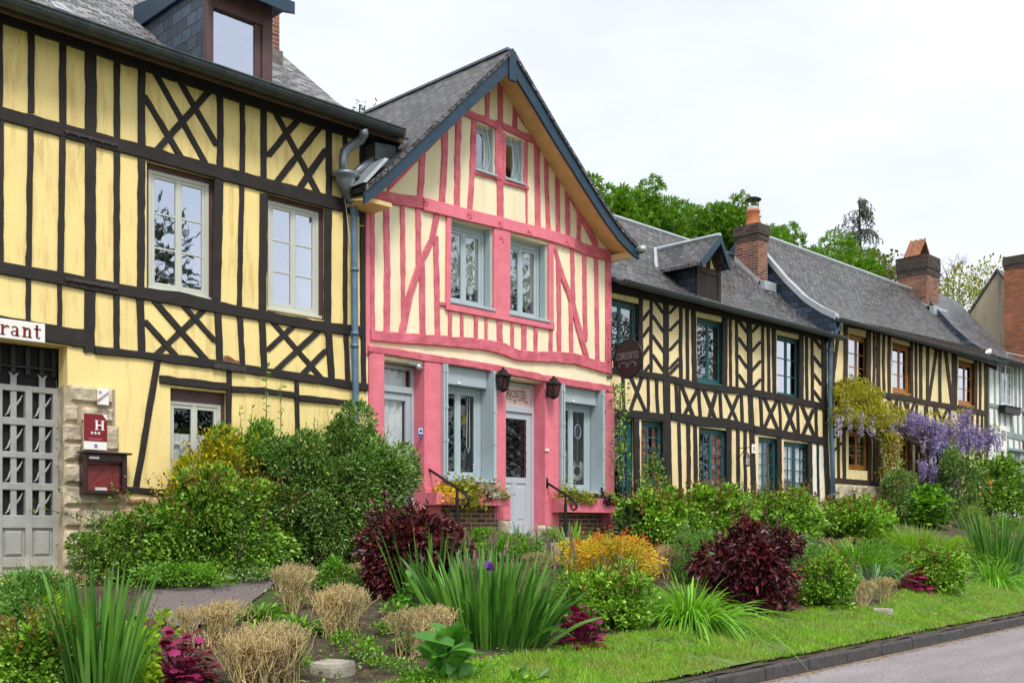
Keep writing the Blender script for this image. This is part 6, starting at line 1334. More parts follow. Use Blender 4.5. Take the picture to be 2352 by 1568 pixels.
def stuff(o): o['kind'] = 'stuff'; return o
def stems(root, c, r, h, n=14, th=.012, spread=.7, mat=None):
    r_ = RG(sd()); a = r_.uniform(0, 6.283, n); b = np.array([c.x, c.y, c.z - .05])[None] + np.stack([np.cos(a), np.sin(a), 0 * a], 1) * (r * .18)
    e = np.array([c.x, c.y, c.z])[None] + np.stack([np.cos(a) * r * spread, np.sin(a) * r * spread, h * r_.uniform(.55, .85, n)], 1)
    m = (b + e) / 2; m[:, 2] += h * .12; m += r_.normal(size=(n, 3)) * r * .06
    v, f = twigs(np.stack([b, m, e], 1), th, th * .35, 4); return stuff(np_mesh('stem', v, f, mat or M['bark'], root))
def shrub(name, label, cat, box, mat, n, size, aspect=.5, tpl='oval', clumps=30, cr=.26, group=None, tips=None, sprigs=0, up=.3, inner=.25, push=.7, low=-.8, shell=.8, base=None, hz=None, stem=True, ddir=(0, 0, 0)):
    C, r, rd, h = spot(*box, push=push)
    t = thing(name, C, label, cat, group); s = sd()
    ctr = C + Vector((0, 0, h * .47)); P, Dr = cloud(ctr, (r, rd, h * .53), n, clumps, cr, shell, low=low, seed=s, inner=inner)
    if h > .5: k = len(P) // 5; q_ = RG(s + 3); a_ = q_.uniform(0, 6.283, k); f_ = q_.uniform(.55, 1, k) ** .5 * q_.choice([.72, .82, .9], k); P = np.concatenate([P, np.stack([C.x + np.cos(a_) * r * f_, C.y + np.sin(a_) * rd * f_, C.z + h * q_.uniform(0, .42, k)], 1)]); Dr = np.concatenate([Dr, unit(np.stack([np.cos(a_), np.sin(a_), .2 + 0 * a_], 1) + q_.normal(size=(k, 3)) * .5)])
    P[:, 2] = np.maximum(P[:, 2], C.z - .02 + .0 * P[:, 2]); 
    leaves('foliage', mat, P, Dr + np.array(ddir), size, aspect, tpl, t, up)
    if stem: stems(t, C, r, h, 12, .010 if h > .8 else .006, .45)
    sprigs = int(sprigs * 1.7)
    if sprigs:       # long shoots standing out of the outline
        r_ = RG(s + 1); d = unit(r_.normal(size=(sprigs, 3)) * [1, 1, .5] + [0, 0, .8]); st = np.array(ctr)[None] + d * np.array([r, rd, h * .5]) * .8
        ln = r_.uniform(.08, .36, sprigs) * max(.5, min(1.2, h)); en = st + unit(d + [0, 0, .9] + r_.normal(size=(sprigs, 3)) * .3) * ln[:, None]
        v, f = twigs(np.stack([st, (st + en) / 2, en], 1), .004, .002, 3); stuff(np_mesh('shoot', v, f, M['stem'], t))
        k = 9; u = np.linspace(.1, 1, k); pp = (st[:, None] + (en - st)[:, None] * u[None, :, None]).reshape(-1, 3); dd = np.repeat(unit(en - st), k, 0) * .5 + r_.normal(size=(sprigs * k, 3)) * .6
        leaves('shoot_leaf', tips or mat, pp, dd, size * .85, aspect, tpl, t, up)['kind'] = 'stuff'
    if base:         # coloured growth over the top of the crown: (material, count, minimum height)
        bm, bn, zmin = base; P, Dr = cloud(ctr, (r * 1.02, rd * 1.02, h * .52), bn * 3, clumps, cr, shell, low=low, seed=s, inner=0); k = (P[:, 2] - C.z) / h > zmin; P = P[k][:bn]; Dr = Dr[k][:bn]
        leaves('young_leaf', bm, P, Dr + [0, 0, .5], size, aspect, tpl, t, up)
    return t, C, r, h
def clump(name, label, cat, box, mat, n, width, droop, spread, group=None, segs=7, top=.75, push=.5, lean=(0, 0), hvar=.3, foot=.55, tw=.6, fold=.25):
    C, r, rd, h = spot(*box, push=push); t = thing(name, C, label, cat, group); s = sd(); q = RG(s)
    a = q.uniform(0, 6.283, n); rr = q.uniform(0, 1, n) ** .6; dx, dy = np.cos(a), np.sin(a)
    base = np.stack([C.x + dx * rr * r * foot, C.y + dy * rr * r * foot, np.zeros(n)], 1); base[:, 2] = [g(x, y) - .02 for x, y in base[:, :2]]
    ang = spread * (.15 + .85 * rr) * q.uniform(.5, 1.15, n); dr = np.stack([dx * np.sin(ang) + lean[0], dy * np.sin(ang) + lean[1], np.cos(ang)], 1)
    L_ = h * q.uniform(1 - hvar, 1.15, n) / np.maximum(.5, np.cos(ang)) * (1 + .25 * np.minimum(droop, 1.)); v, f = blades(base, dr, L_, width * q.uniform(.7, 1.25, n), droop * q.uniform(.3, 1.5, n) * (.35 + rr), segs, tw, fold, s)
    np_mesh('leaf', v, f, mat, t)['kind'] = 'stuff'; return t, C, r, h
def heuchera(label, box, mat, n=120, size=.12, name='heuchera', group=None, tpl='lobed7'):
    C, r, rd, h = spot(*box, push=.05); t = thing(name, C, label, 'plant', group); q = RG(sd())
    d = unit(np.abs(q.normal(size=(n, 3))) * [1, 1, .9] * np.sign(q.normal(size=(n, 3)) + [0, 0, 9])); rad = q.uniform(.55, 1., (n, 1)); P = np.array(C)[None] + d * rad * [r * .9, rd * .9, h * .9]
    dr = unit(d * [1, 1, .25] + q.normal(size=(n, 3)) * .35 + [-.15, -.3, -.1]); leaves('leaf', mat, P, dr, size, 1.0, tpl, t, .75)['kind'] = 'stuff'
    b = np.tile(np.array(C), (n, 1)) + q.normal(size=(n, 3)) * [.04, .04, 0]; v, f = twigs(np.stack([b, (b + P) / 2 + [0, 0, .03], P], 1), .004, .0025, 3); np_mesh('stem', v, f, mat, t); return t
def dryhedge(label, box, n=260, boxy=(1., .5), dark=0, rot=0.8, h=None, flat=True, thick=.0046):
    """clipped hedge of bare straw coloured twigs"""
    C, r, rd, hh = spot(*box, push=.5); hh = h or hh; t = thing('dry_hedge', C, label, 'hedge'); q = RG(sd()); r = min(r, (b_x := (box[1] - box[0]) / 2 / F * depth(C))); rx, ry = b_x * boxy[0] * .92, b_x * boxy[1] * .62; n = int(n * .36)
    ca, sa = math.cos(rot), math.sin(rot)
    def wp(u, v, w): x, y = u * rx, v * ry; X = C.x + x * ca - y * sa; Y = C.y + x * sa + y * ca; return np.stack([X, Y, np.interp(0, [0], [0]) + np.array([g(a, b) for a, b in zip(X, Y)]) + w], -1)
    m = n // 4; u, v = q.uniform(-.85, .85, m), q.uniform(-.85, .85, m); b = wp(u, v, np.full(m, -.02)); j = b + np.stack([q.normal(size=m) * .04, q.normal(size=m) * .04, hh * q.uniform(.25, .5, m)], 1); parts = []
    parts.append(twigs(np.stack([b, (b + j) / 2 + q.normal(size=(m, 3)) * .01, j], 1), thick * 1.6, thick * 1.2, 4)); lv = [j]
    for lev, (k, l0, th) in enumerate([(3, .45, 1.0), (3, .35, .8), (2, .22, .65)]):
        s = np.repeat(lv[-1], k, 0); c = np.array([C.x, C.y, C.z - 1.5 * hh]); d = unit(unit(s - c) * .7 + q.normal(size=s.shape) * .40 + [0, 0, .62]); e = s + d * (hh * l0 * q.uniform(.5, 1.1, len(s)))[:, None]
        top = np.array([g(a, b_) for a, b_ in zip(e[:, 0], e[:, 1])]) + hh * q.uniform(.78, 1.05, len(e)); e[:, 2] = np.minimum(e[:, 2], top)
        parts.append(twigs(np.stack([s, (s + e) / 2 + q.normal(size=s.shape) * .012, e], 1), thick * th, thick * th * .75, 3)); lv.append(e)
    v, f = join(parts[:1] + parts[1:]) if False else (None, None)
    vs, fs, o = [], [], 0
    for a, b_ in parts: vs.append(a); fs.append(b_ + o); o += len(a)
    np_mesh('twigs', np.concatenate(vs), np.concatenate(fs), LM['straw'], t)
    k = int(n * 2.5); e = lv[-1][q.integers(0, len(lv[-1]), k)] - np.stack([q.normal(size=k) * .03, q.normal(size=k) * .03, q.uniform(0, .8, k) * hh * .8], 1); stuff(leaves('dead_leaf', LM['straw'] if not dark else LM['dead_twig'], e, q.normal(size=(k, 3)), .022, .5, 'diamond', t, .1))
    if dark: e = lv[-1][q.integers(0, len(lv[-1]), k)] - np.stack([0 * e[:, 0], 0 * e[:, 0], q.uniform(.2, .9, k) * hh * .9], 1); leaves('dark_twigs', LM['dead_twig'], e, q.normal(size=(k, 3)), .04, .25, 'diamond', t, .1)
    return t
def flowers(parent, P, mat, size, name='flower', tpl='lobed'):
    P = np.array(P); return stuff(leaves(name, mat, P, rng.normal(size=P.shape) * [1, 1, .3] + [-.5, -.8, .2], size, 1., tpl, parent, .2))

RL = LM['rose_leaf']
# --- bushes in front of the yellow house
shrub('golden_bush', 'tall bush with yellow shoots in front of the ground floor window of the yellow house', 'shrub', (405, 650, 1000, 1318), LM['mid_leaf'], 16632, .065, .42, 'oval', 40, .22, tips=LM['gold_tip'], sprigs=90, base=(LM['gold_tip'], 7000, .56), push=.9)
shrub('rose_bush', 'wide dark green rose bush with bronze shoots below the yellow bush', 'shrub', (322, 690, 1082, 1335), LM['mid_leaf'], 28957, .058, .55, 'oval', 60, .2, tips=LM['bronze_tip'], sprigs=70, base=(LM['gold_tip'], 900, .78), push=.45)
shrub('round_bush', 'large rounded dense dark green bush beside the pink house', 'shrub', (628, 955, 948, 1312), LM['dark_leaf'], 46818, .055, .45, 'oval', 90, .17, tips=LM['rose_leaf'], sprigs=45, shell=.86, push=.6, base=(LM['catmint_leaf'], 3800, .62))
t, C, r, h = shrub('laurel_sprig', 'upright leafy bush rising above the yellow shoots by the downpipe', 'shrub', (520, 655, 940, 1300), LM['mid_leaf'], 9355, .07, .4, 'oval', 26, .2, sprigs=26, push=1.3)
for X_ in ((612, 842), (645, 880)):
    a = onY((X_[0], X_[1]), C.y); b = Vector((a.x, C.y, C.z + h * .8)); q = np.linspace(0, 1, 16)[:, None]; P = np.array(b)[None] + (np.array(a) - np.array(b))[None] * q + rng.normal(size=(16, 3)) * .01; leaves('shoot_leaf', LM['weed_leaf'], P, rng.normal(size=(16, 3)) + [0, 0, .6], .075, .4, 'oval', t)
    v, f = twigs(np.array([[b, (a + b) / 2, a]]), .006, .003, 4); stuff(np_mesh('shoot', v, f, M['stem'], t))
t, C, r, h = shrub('low_rose_bush', 'low sprawling rose with arching shoots against the stone quoin', 'shrub', (195, 400, 1165, 1340), LM['mid_leaf'], 10206, .04, .55, 'oval', 34, .22, sprigs=20, push=.5)
q = RG(5)
for (tx, ty) in [(140, 1130), (165, 1180), (250, 1110), (75, 1165), (290, 1130), (215, 1190), (180, 1240)]:
    e = onY((tx, ty), C.y - .05); b = C + Vector((q.uniform(-.3, .1), 0, h * .4)); m = (b + e) / 2 + Vector((0, 0, .22)); pts = [b.lerp(m, u).lerp(m.lerp(e, u), u) for u in np.linspace(0, 1, 9)]; v, f = twigs(np.array([[list(p) for p in pts]]), .006, .003, 4); stuff(np_mesh('shoot', v, f, M['stem'], t))
    P = np.array([list(p) for p in pts for _ in range(4)]) + q.normal(size=(36, 3)) * .03; leaves('shoot_leaf', LM['mid_leaf'], P, q.normal(size=(36, 3)), .045, .55, 'oval', t)
shrub('ground_cover', 'low dark green ground cover at the foot of the rose bush', 'ground cover', (310, 500, 1285, 1362), LM['weed_leaf'], 3500, .035, .6, 'oval', 40, .25, push=.4, stem=False, low=-.3)
shrub('ground_cover', 'shaded ground cover under the round dark bush', 'ground cover', (470, 640, 1300, 1345), LM['dark_leaf'], 2430, .035, .6, 'oval', 30, .25, push=.5, stem=False, low=-.3)
t, C, r, h = shrub('white_flowers', 'small white flowers beside the path under the dark bush', 'flowers', (455, 560, 1322, 1352), LM['weed_leaf'], 500, .03, .4, 'oval', 14, .3, push=.3, stem=False)
q = RG(8); P = np.array([[C.x + q.normal() * r * .5, C.y + q.normal() * .12, C.z + h * q.uniform(.7, 1.15)] for _ in range(46)]); flowers(t, P, LM['white_petal'], .034)
# --- bushes in front of the pink house
t, C, r, h = shrub('purple_bush', 'dark purple leaved bush in front of the left flower box', 'shrub', (815, 1065, 1160, 1385), LM['purple_leaf'], 3600, .095, .55, 'droop', 46, .2, 'dark purple leaved bushes', sprigs=26, up=.2, ddir=(-.1, -.15, -.35))
t, C, r, h = shrub('purple_bush', 'dark purple leaved bush in the bed beside the lawn', 'shrub', (1612, 1862, 1196, 1416), LM['purple_leaf'], 4200, .095, .55, 'droop', 52, .2, 'dark purple leaved bushes', sprigs=16, up=.2, ddir=(-.1, -.15, -.35))
shrub('small_shrub', 'small green shrub beneath the brick plinth by the left handrail', 'shrub', (1062, 1160, 1205, 1262), LM['weed_leaf'], 1500, .04, .5, 'oval', 24, .25, push=.4)
shrub('small_shrub', 'small green shrub at the threshold of the shop door', 'shrub', (1150, 1235, 1222, 1275), LM['weed_leaf'], 1000, .035, .5, 'oval', 20, .25, push=.4)
shrub('small_shrub', 'small green shrub at the foot of the pillar right of the shop door', 'shrub', (1228, 1292, 1212, 1248), LM['mid_leaf'], 900, .035, .5, 'oval', 18, .25, push=.4)
clump('dark_iris', 'dark thin leaved iris in front of the shop door', 'plant', (1150, 1235, 1195, 1270), LM['iris_leaf'], 60, .018, .5, .9, push=.3)
clump('gladiolus', 'upright fan of sword leaves beside the right handrail', 'plant', (1285, 1345, 1195, 1275), LM['daylily_leaf'], 34, .03, .1, .7, push=.2)
shrub('spiraea', 'orange and yellow leaved spiraea below the right flower box', 'shrub', (1290, 1535, 1225, 1345), LM['spiraea_leaf'], 6720, .05, .42, 'oval', 46, .22, tips=LM['spiraea_tip'], sprigs=40, base=(LM['spiraea_tip'], 320, .84), push=.6)
clump('gladiolus', 'upright sword leaves standing in front of the orange spiraea', 'plant', (1390, 1480, 1235, 1345), LM['iris_leaf'], 46, .024, .06, .35, push=.0, hvar=.5)
shrub('rose_bush', 'low green rose between the iris clump and the arching daylily', 'shrub', (1278, 1515, 1285, 1450), RL, 9009, .05, .6, 'oval', 52, .2, sprigs=30, push=.5, tips=LM['bronze_tip'])
clump('daylily', 'arching bright green daylily clump left of the purple bush by the lawn', 'plant', (1490, 1690, 1315, 1445), LM['daylily_leaf'], 620, .024, .9, .85, push=.5, hvar=.45, foot=.6)
heuchera('magenta heuchera at the lawn edge beside the large iris clump', (1285, 1390, 1370, 1492), LM['heuchera_leaf'], 150, .095, group='magenta heucheras')
heuchera('magenta heuchera at the lawn edge between roses near the stepping stone', (2058, 2148, 1300, 1358), LM['heuchera_leaf'], 150, .10, group='magenta heucheras')
heuchera('magenta heuchera in the left foreground beside the dry hedge', (318, 505, 1422, 1568), LM['heuchera_leaf'], 170, .085, group='magenta heucheras')
heuchera('small magenta heuchera behind the lime green leaves', (285, 352, 1412, 1480), LM['heuchera_leaf'], 34, .10, group='magenta heucheras')
heuchera('dark plum heuchera below the variegated ivy', (1438, 1492, 1222, 1255), LM['dark_heuchera_leaf'], 70, .11)
# --- irises
t, C, r, h = clump('iris_clump', 'large clump of grey green iris leaves with buds and one violet flower', 'iris', (985, 1255, 1270, 1482), LM['iris_leaf'], 340, .048, .10, .44, push=.45, foot=.85, hvar=.5)
q = RG(21); st, bd = [], []
for k in range(44):
    bx, by = q.uniform(1065, 1330), q.uniform(1225, 1300); a = onY((bx, by), C.y + q.uniform(-.5, .7)); e = np.array(a); gz = g(a.x, a.y); b = np.array([a.x + q.normal() * .05, a.y + q.normal() * .05, gz]); st.append([b, (b + e) / 2 + q.normal(size=3) * .01, e]); bd.append(e)
v, f = twigs(np.array(st), .006, .004, 5); np_mesh('flower_stalk', v, f, LM['iris_leaf'], t)
P = np.repeat(np.array(bd), 3, 0); P[:, 2] -= np.tile([0, .06, .03], len(bd)); leaves('bud', LM['bud'], P, q.normal(size=P.shape) * .12 + [0, 0, 1], .085, .3, 'oval', t, 0)['kind'] = 'stuff'
a = onY((1127, 1306), C.y - .35); a2 = np.array(a); v, f = twigs(np.array([[[a.x, a.y, g(a.x, a.y)], a2 * .5 + np.array([a.x, a.y, g(a.x, a.y)]) * .5, a2]]), .007, .006, 6); np_mesh('flower_stalk', v, f, LM['iris_leaf'], t)
ang = np.arange(3) * 2.094; dr = np.stack([np.cos(ang) * .55, np.sin(ang) * .55, np.full(3, .8)], 1); fl = leaves('flower', LM['violet_petal'], np.tile(a2, (3, 1)), dr, .085, .95, 'lobed7', t, 0); dr = np.stack([np.cos(ang + 1) * .9, np.sin(ang + 1) * .9, np.full(3, -.25)], 1); leaves('fall', LM['dark_petal'], np.tile(a2, (3, 1)), dr, .085, .7, 'droop', fl, 0)
clump('iris_clump', 'thin upright iris leaves in front of the purple bush by the house', 'iris', (905, 1060, 1205, 1395), LM['iris_leaf'], 90, .020, .06, .35, push=.4, foot=.8, hvar=.45)
clump('iris_clump', 'iris fans splaying over the soil at the front of the bed', 'iris', (1060, 1290, 1330, 1490), LM['iris_leaf'], 70, .046, .2, .9, push=.5, foot=.7)
clump('iris_clump', 'tall dark green iris clump in the left foreground', 'iris', (120, 310, 1285, 1640), LM['iris_leaf'], 170, .030, .12, .30, push=.3, foot=.7, hvar=.6)
clump('iris_clump', 'tall iris clump at the right edge of the bed', 'iris', (2240, 2370, 1180, 1325), LM['iris_leaf'], 200, .032, .08, .36, push=.4, foot=.7, hvar=.4)
clump('iris_clump', 'blue green iris leaves behind the magenta heuchera', 'iris', (1955, 2068, 1275, 1345), LM['blue_iris_leaf'], 46, .03, .3, .9, push=.3)
clump('daylily', 'fresh green daylily mass behind the blue green iris', 'plant', (1880, 2090, 1238, 1318), LM['daylily_leaf'], 520, .026, .8, .95, push=.6, foot=.8)
clump('daylily', 'bright arching daylily at the foot of the tall iris on the right', 'plant', (2205, 2370, 1270, 1342), LM['daylily_leaf'], 240, .022, 1.1, 1.0, push=.2)
clump('ornamental_grass', 'dome of fine bright green grass below the wisteria', 'grass', (2045, 2205, 1200, 1285), LM['grass_leaf'], 900, .010, .35, .85, push=.6, segs=5, foot=.6)
# --- beds before the green and brown houses
shrub('rose_hedge', 'long light green rose hedge before the teal windows beside the pink house', 'hedge', (1425, 1600, 1118, 1262), RL, 10710, .075, .6, 'oval', 70, .17, sprigs=40, tips=LM['bronze_tip'], push=.8)
shrub('rose_hedge', 'light green rose hedge under the middle teal window', 'hedge', (1540, 1765, 1105, 1262), RL, 12852, .075, .6, 'oval', 80, .17, sprigs=46, tips=LM['bronze_tip'], push=.9)
shrub('rose_hedge', 'light green rose hedge under the teal doors', 'hedge', (1700, 1925, 1112, 1255), RL, 12852, .075, .6, 'oval', 80, .17, sprigs=46, tips=LM['bronze_tip'], push=.8)
shrub('rose_hedge', 'light green rose bush beside the blue downpipe', 'hedge', (1895, 2072, 1138, 1252), RL, 9996, .078, .6, 'oval', 64, .18, sprigs=34, tips=LM['bronze_tip'], push=.7)
shrub('box_ball', 'small clipped dark box ball in front of the rose hedge', 'shrub', (1600, 1668, 1182, 1242), LM['box_leaf'], 2600, .024, .6, 'oval', 50, .14, shell=.88, push=.3)
shrub('catmint', 'grey green catmint mound left of the right purple bush', 'plant', (1535, 1668, 1208, 1345), LM['catmint_leaf'], 7140, .032, .5, 'diamond', 60, .2, push=.6, sprigs=46)
shrub('catmint', 'grey green catmint behind the right purple bush', 'plant', (1760, 1880, 1215, 1290), LM['catmint_leaf'], 4420, .032, .5, 'diamond', 40, .2, push=.6, sprigs=24)
shrub('variegated_ivy', 'variegated ivy by the corner of the pink house', 'ivy', (1415, 1505, 1165, 1250), LM['ivy_leaf'], 1300, .08, .8, 'lobed', 40, .2, push=.4)
shrub('rose_bush', 'light green rose beside the right purple bush', 'shrub', (1840, 1978, 1268, 1402), RL, 6350, .052, .6, 'oval', 44, .2, sprigs=24, tips=LM['bronze_tip'], push=.5)
shrub('rose_bush', 'light green rose behind the far magenta heuchera', 'shrub', (2085, 2240, 1250, 1368), RL, 7257, .055, .6, 'oval', 46, .2, sprigs=26, tips=LM['bronze_tip'], push=.5)
shrub('rose_bush', 'green shrub against the stone base under the orange window', 'shrub', (1918, 2015, 1052, 1160), LM['mid_leaf'], 4860, .06, .55, 'oval', 36, .2, sprigs=18, push=2.2)
shrub('hydrangea', 'broad leaved shrub with tiers of leaves below the wisteria', 'shrub', (2085, 2215, 1115, 1225), LM['weed_leaf'], 1500, .16, .9, 'lobed', 46, .2, push=1.2, up=.7)
shrub('lavender', 'fine leaved lavender mound beside the tall iris', 'plant', (2205, 2275, 1148, 1225), LM['mid_leaf'], 4050, .05, .15, 'diamond', 30, .2, push=.6, sprigs=40)
t, C, r, h = shrub('climbing_rose', 'dark climbing rose with orange blooms by the end of the brown house', 'shrub', (2180, 2300, 1025, 1215), LM['dark_leaf'], 6750, .07, .55, 'oval', 40, .2, sprigs=20, push=1.6)
q = RG(31); P = np.array([np.array(C) + [q.normal() * r * .6, -r * .9, h * q.uniform(.3, .9)] for _ in range(9)]); flowers(t, P, LM['orange_petal'], .11)
shrub('leafy_bush', 'large leafy dark green bush in front of the white house', 'shrub', (2240, 2420, 1035, 1220), LM['mid_leaf'], 14175, .085, .55, 'oval', 60, .18, sprigs=30, push=1.2)
shrub('dark_shrub', 'dark shrub between the yellow creeper and the wisteria trunk', 'shrub', (2040, 2130, 1050, 1215), LM['dark_leaf'], 4050, .06, .5, 'oval', 30, .2, push=1.4)
shrub('leafy_plant', 'light green leafy plants before the tall iris on the right', 'plant', (2180, 2262, 1225, 1285), LM['lime_leaf'], 700, .07, .6, 'oval', 26, .25, push=.4)
t, C, r, h = shrub('blue_flowers', 'blue flowering plants behind the tall iris on the right', 'plant', (2260, 2380, 1180, 1240), LM['mid_leaf'], 2970, .05, .3, 'oval', 40, .2, push=.8)
q = RG(33); P = np.array([np.array(C) + [q.normal() * r * .6, q.normal() * r * .3 - .2, h * q.uniform(.75, 1.1)] for _ in range(40)]); flowers(t, P, LM['pale_wisteria_flower'], .06)
shrub('perennial', 'fresh green low perennials behind the rose beside the right purple bush', 'plant', (1770, 1920, 1232, 1330), LM['catmint_leaf'], 4200, .045, .4, 'oval', 60, .22, push=.5, sprigs=30)
shrub('perennial', 'mixed green low perennials above the far stepping stone', 'plant', (1930, 2110, 1240, 1318), LM['weed_leaf'], 4200, .05, .3, 'oval', 60, .22, push=.6, sprigs=30)
shrub('perennial', 'low green growth between the iris clump and the house steps', 'plant', (1080, 1260, 1232, 1292), LM['weed_leaf'], 3600, .045, .45, 'oval', 60, .22, push=.5, sprigs=24)
shrub('perennial', 'green leaves filling the bed left of the large iris clump', 'plant', (905, 1010, 1330, 1400), LM['weed_leaf'], 1800, .045, .5, 'oval', 40, .25, push=.5)
shrub('perennial', 'green mat behind the far magenta heuchera at the lawn edge', 'plant', (2190, 2380, 1262, 1330), LM['weed_leaf'], 4200, .05, .3, 'oval', 60, .22, push=.7)
# climbing rose and lamp at the corner of the pink house
t, C, r, h = shrub('climbing_rose', 'climbing rose on the corner between the pink and teal windowed houses', 'climber', (1400, 1462, 1010, 1200), LM['mid_leaf'], 900, .06, .55, 'oval', 22, .28, push=1.5)
q = RG(35); zt = onY((1415, 880), C.y).z; X0_ = onY((1418, 1000), C.y).x; st = [[[C.x, C.y, C.z], [X0_ + .05, C.y, (C.z + zt) / 2], [X0_ + q.normal() * .1, C.y, zt]] for _ in range(3)]; v, f = twigs(np.array(st), .014, .006, 5); np_mesh('stem', v, f, M['bark'], t)
P = np.array([[X0_ + q.normal() * .09 + .08, C.y + q.normal() * .1, C.z + (zt - C.z) * q.uniform(.35, 1.0)] for _ in range(420)]); leaves('upper_foliage', LM['mid_leaf'], P, q.normal(size=P.shape), .065, .55, 'oval', t)
Pp = gp(1432, 1235); Pp = Pp + Vector((FW[0], FW[1], 0)) * .9; Pp.z = g(Pp.x, Pp.y); tt = depth(Pp); zt = EYE + (HY - 1070) / F * tt; t = thing('garden_lamp', Pp, 'thin black post with a small lamp head by the corner of the pink house', 'lamp post'); mb = MB(); mb.tube([Pp, (Pp.x, Pp.y, zt - .2)], .022, 8); mb.build('pole', M['iron'], t)
mb = MB(); mb.lathe((Pp.x, Pp.y, zt - .22), [(.05, -.02), (.03, .0), (.055, .03), (.06, .14), (.07, .15), (.03, .2), (.008, .27)], 8); mb.build('lamp_head', M['iron'], t)
# --- left foreground
shrub('catmint', 'grey green nettle leaved plants at the left edge below the gate', 'plant', (-40, 140, 1318, 1470), LM['catmint_leaf'], 8320, .045, .4, 'oval', 70, .2, push=.7, sprigs=50)
shrub('rose_bush', 'low rose with small green leaves in the bottom left corner', 'shrub', (-50, 170, 1400, 1640), RL, 8734, .046, .6, 'oval', 56, .2, push=.4, sprigs=36, tips=LM['bronze_tip'])
t, C, r, h = shrub('lime_shrub', 'lime green broad leaves behind the left foreground iris', 'shrub', (60, 165, 1370, 1490), LM['lime_leaf'], 300, .09, .6, 'oval', 16, .3, push=.9)
shrub('lime_shrub', 'lime green broad leaves between the foreground iris and the magenta heuchera', 'shrub', (250, 365, 1405, 1585), LM['lime_leaf'], 330, .08, .62, 'oval', 20, .3, push=.3)
shrub('lime_shrub', 'small lime green sprig in front of the dry hedge', 'shrub', (345, 415, 1400, 1475), LM['lime_leaf'], 60, .075, .62, 'oval', 10, .35, push=.4)
shrub('purple_sprig', 'dark purple sprig at the bottom left edge', 'shrub', (-25, 45, 1480, 1600), LM['purple_leaf'], 70, .09, .4, 'droop', 10, .3, push=.1)
# dry hedges
for lab, b, n, by, dk, rot in [('dry hedge at the corner of the path, tallest straw coloured piece', (590, 735, 1302, 1412), 420, (.95, .45), 0, .8), ('dry hedge piece in the middle of the bed by the soil', (700, 860, 1350, 1468), 560, (1., .6), 0, .5), ('dry hedge piece behind the dock plant', (875, 1060, 1400, 1515), 640, (1., .5), 0, .3),
                        ('dry hedge along the path edge in the left foreground', (375, 570, 1388, 1495), 520, (1., .4), 0, .3), ('dry hedge with dark dead twigs at the bottom left of the stone', (490, 710, 1445, 1600), 1100, (1., .8), 1, .5),
                        ('thin dry hedge strip in front of the grey gate', (40, 245, 1316, 1352), 520, (1.1, .2), 0, .0), ('dry hedge strip behind the large iris clump', (1170, 1300, 1268, 1312), 420, (1., .25), 0, .2), ('dry hedge piece behind the orange spiraea', (1500, 1572, 1255, 1330), 300, (.9, .5), 0, .4),
                        ('dry hedge strip before the far rose hedge', (1870, 2060, 1233, 1262), 420, (1.1, .2), 0, .0), ('small dry hedge stump left of the far stepping stone', (1960, 2008, 1330, 1398), 150, (.9, .6), 0, .2), ('small dry hedge stump beside the far heuchera', (2015, 2062, 1325, 1392), 130, (.8, .5), 0, .2),
                        ('dry hedge strip at the far right behind the iris', (2262, 2380, 1222, 1258), 300, (1., .25), 0, .1), ('dry hedge strip behind the purple bush near the house', (780, 850, 1292, 1335), 200, (1., .4), 0, .3)]:
    dryhedge(lab, b, n, by, dk, rot)
# low herbs
shrub('spurge', 'bright green spurge beside the purple bush by the path', 'plant', (715, 822, 1282, 1362), LM['weed_leaf'], 900, .07, .3, 'oval', 26, .24, push=.4, up=.1)
for lab, b in [('leafy daisy clump beside the path', (545, 632, 1368, 1428)), ('leafy daisy clump with a yellow flower by the dry hedge', (640, 725, 1402, 1452))]: clump('daisy_clump', lab, 'plant', b, LM['weed_leaf'], 120, .03, .5, 1.1, push=.3, segs=4, group='leafy daisy clumps', foot=.5)
a = gp(655, 1412); t = thing('dandelion', a, 'single yellow dandelion in the leafy clump by the dry hedge', 'flower'); flowers(t, [[a.x, a.y, a.z + .16]] * 4, LM['yellow_petal'], .05)
shrub('hogweed', 'jagged leaved hogweed between iris and dry hedge', 'plant', (918, 1010, 1318, 1415), LM['hogweed_leaf'], 70, .13, .9, 'lobed', 14, .25, push=.2, up=.7)
C, r, rd, h = spot(950, 1100, 1432, 1580, push=.3); t = thing('dock', C, 'large leaved dock plant at the bottom centre of the bed', 'plant'); q = RG(41); n = 26; a = q.uniform(0, 6.283, n); dr = np.stack([np.cos(a) * .9, np.sin(a) * .9, q.uniform(.0, 1.3, n)], 1); b = np.array([[C.x, C.y, C.z + h * .12]]) + q.normal(size=(n, 3)) * [.06, .06, .04] + np.stack([0 * a, 0 * a, q.uniform(0, .3, n)], 1)
v, f = blades(b, dr, q.uniform(.28, .42, n), q.uniform(.11, .16, n), q.uniform(.1, .5, n), 7, .9, .3, 3); np_mesh('leaf', v, f, LM['dock_leaf'], t)
b = np.array([[C.x + .05, C.y, C.z]] * 4); v, f = blades(b, np.array([[.1, 0, 1], [-.15, .1, 1], [.2, -.1, .9], [0, .2, 1.]]), np.array([.62, .5, .48, .55]), np.full(4, .17), np.full(4, .08), 7, .9, .3, 4); np_mesh('tall_leaf', v, f, LM['dock_leaf'], t)
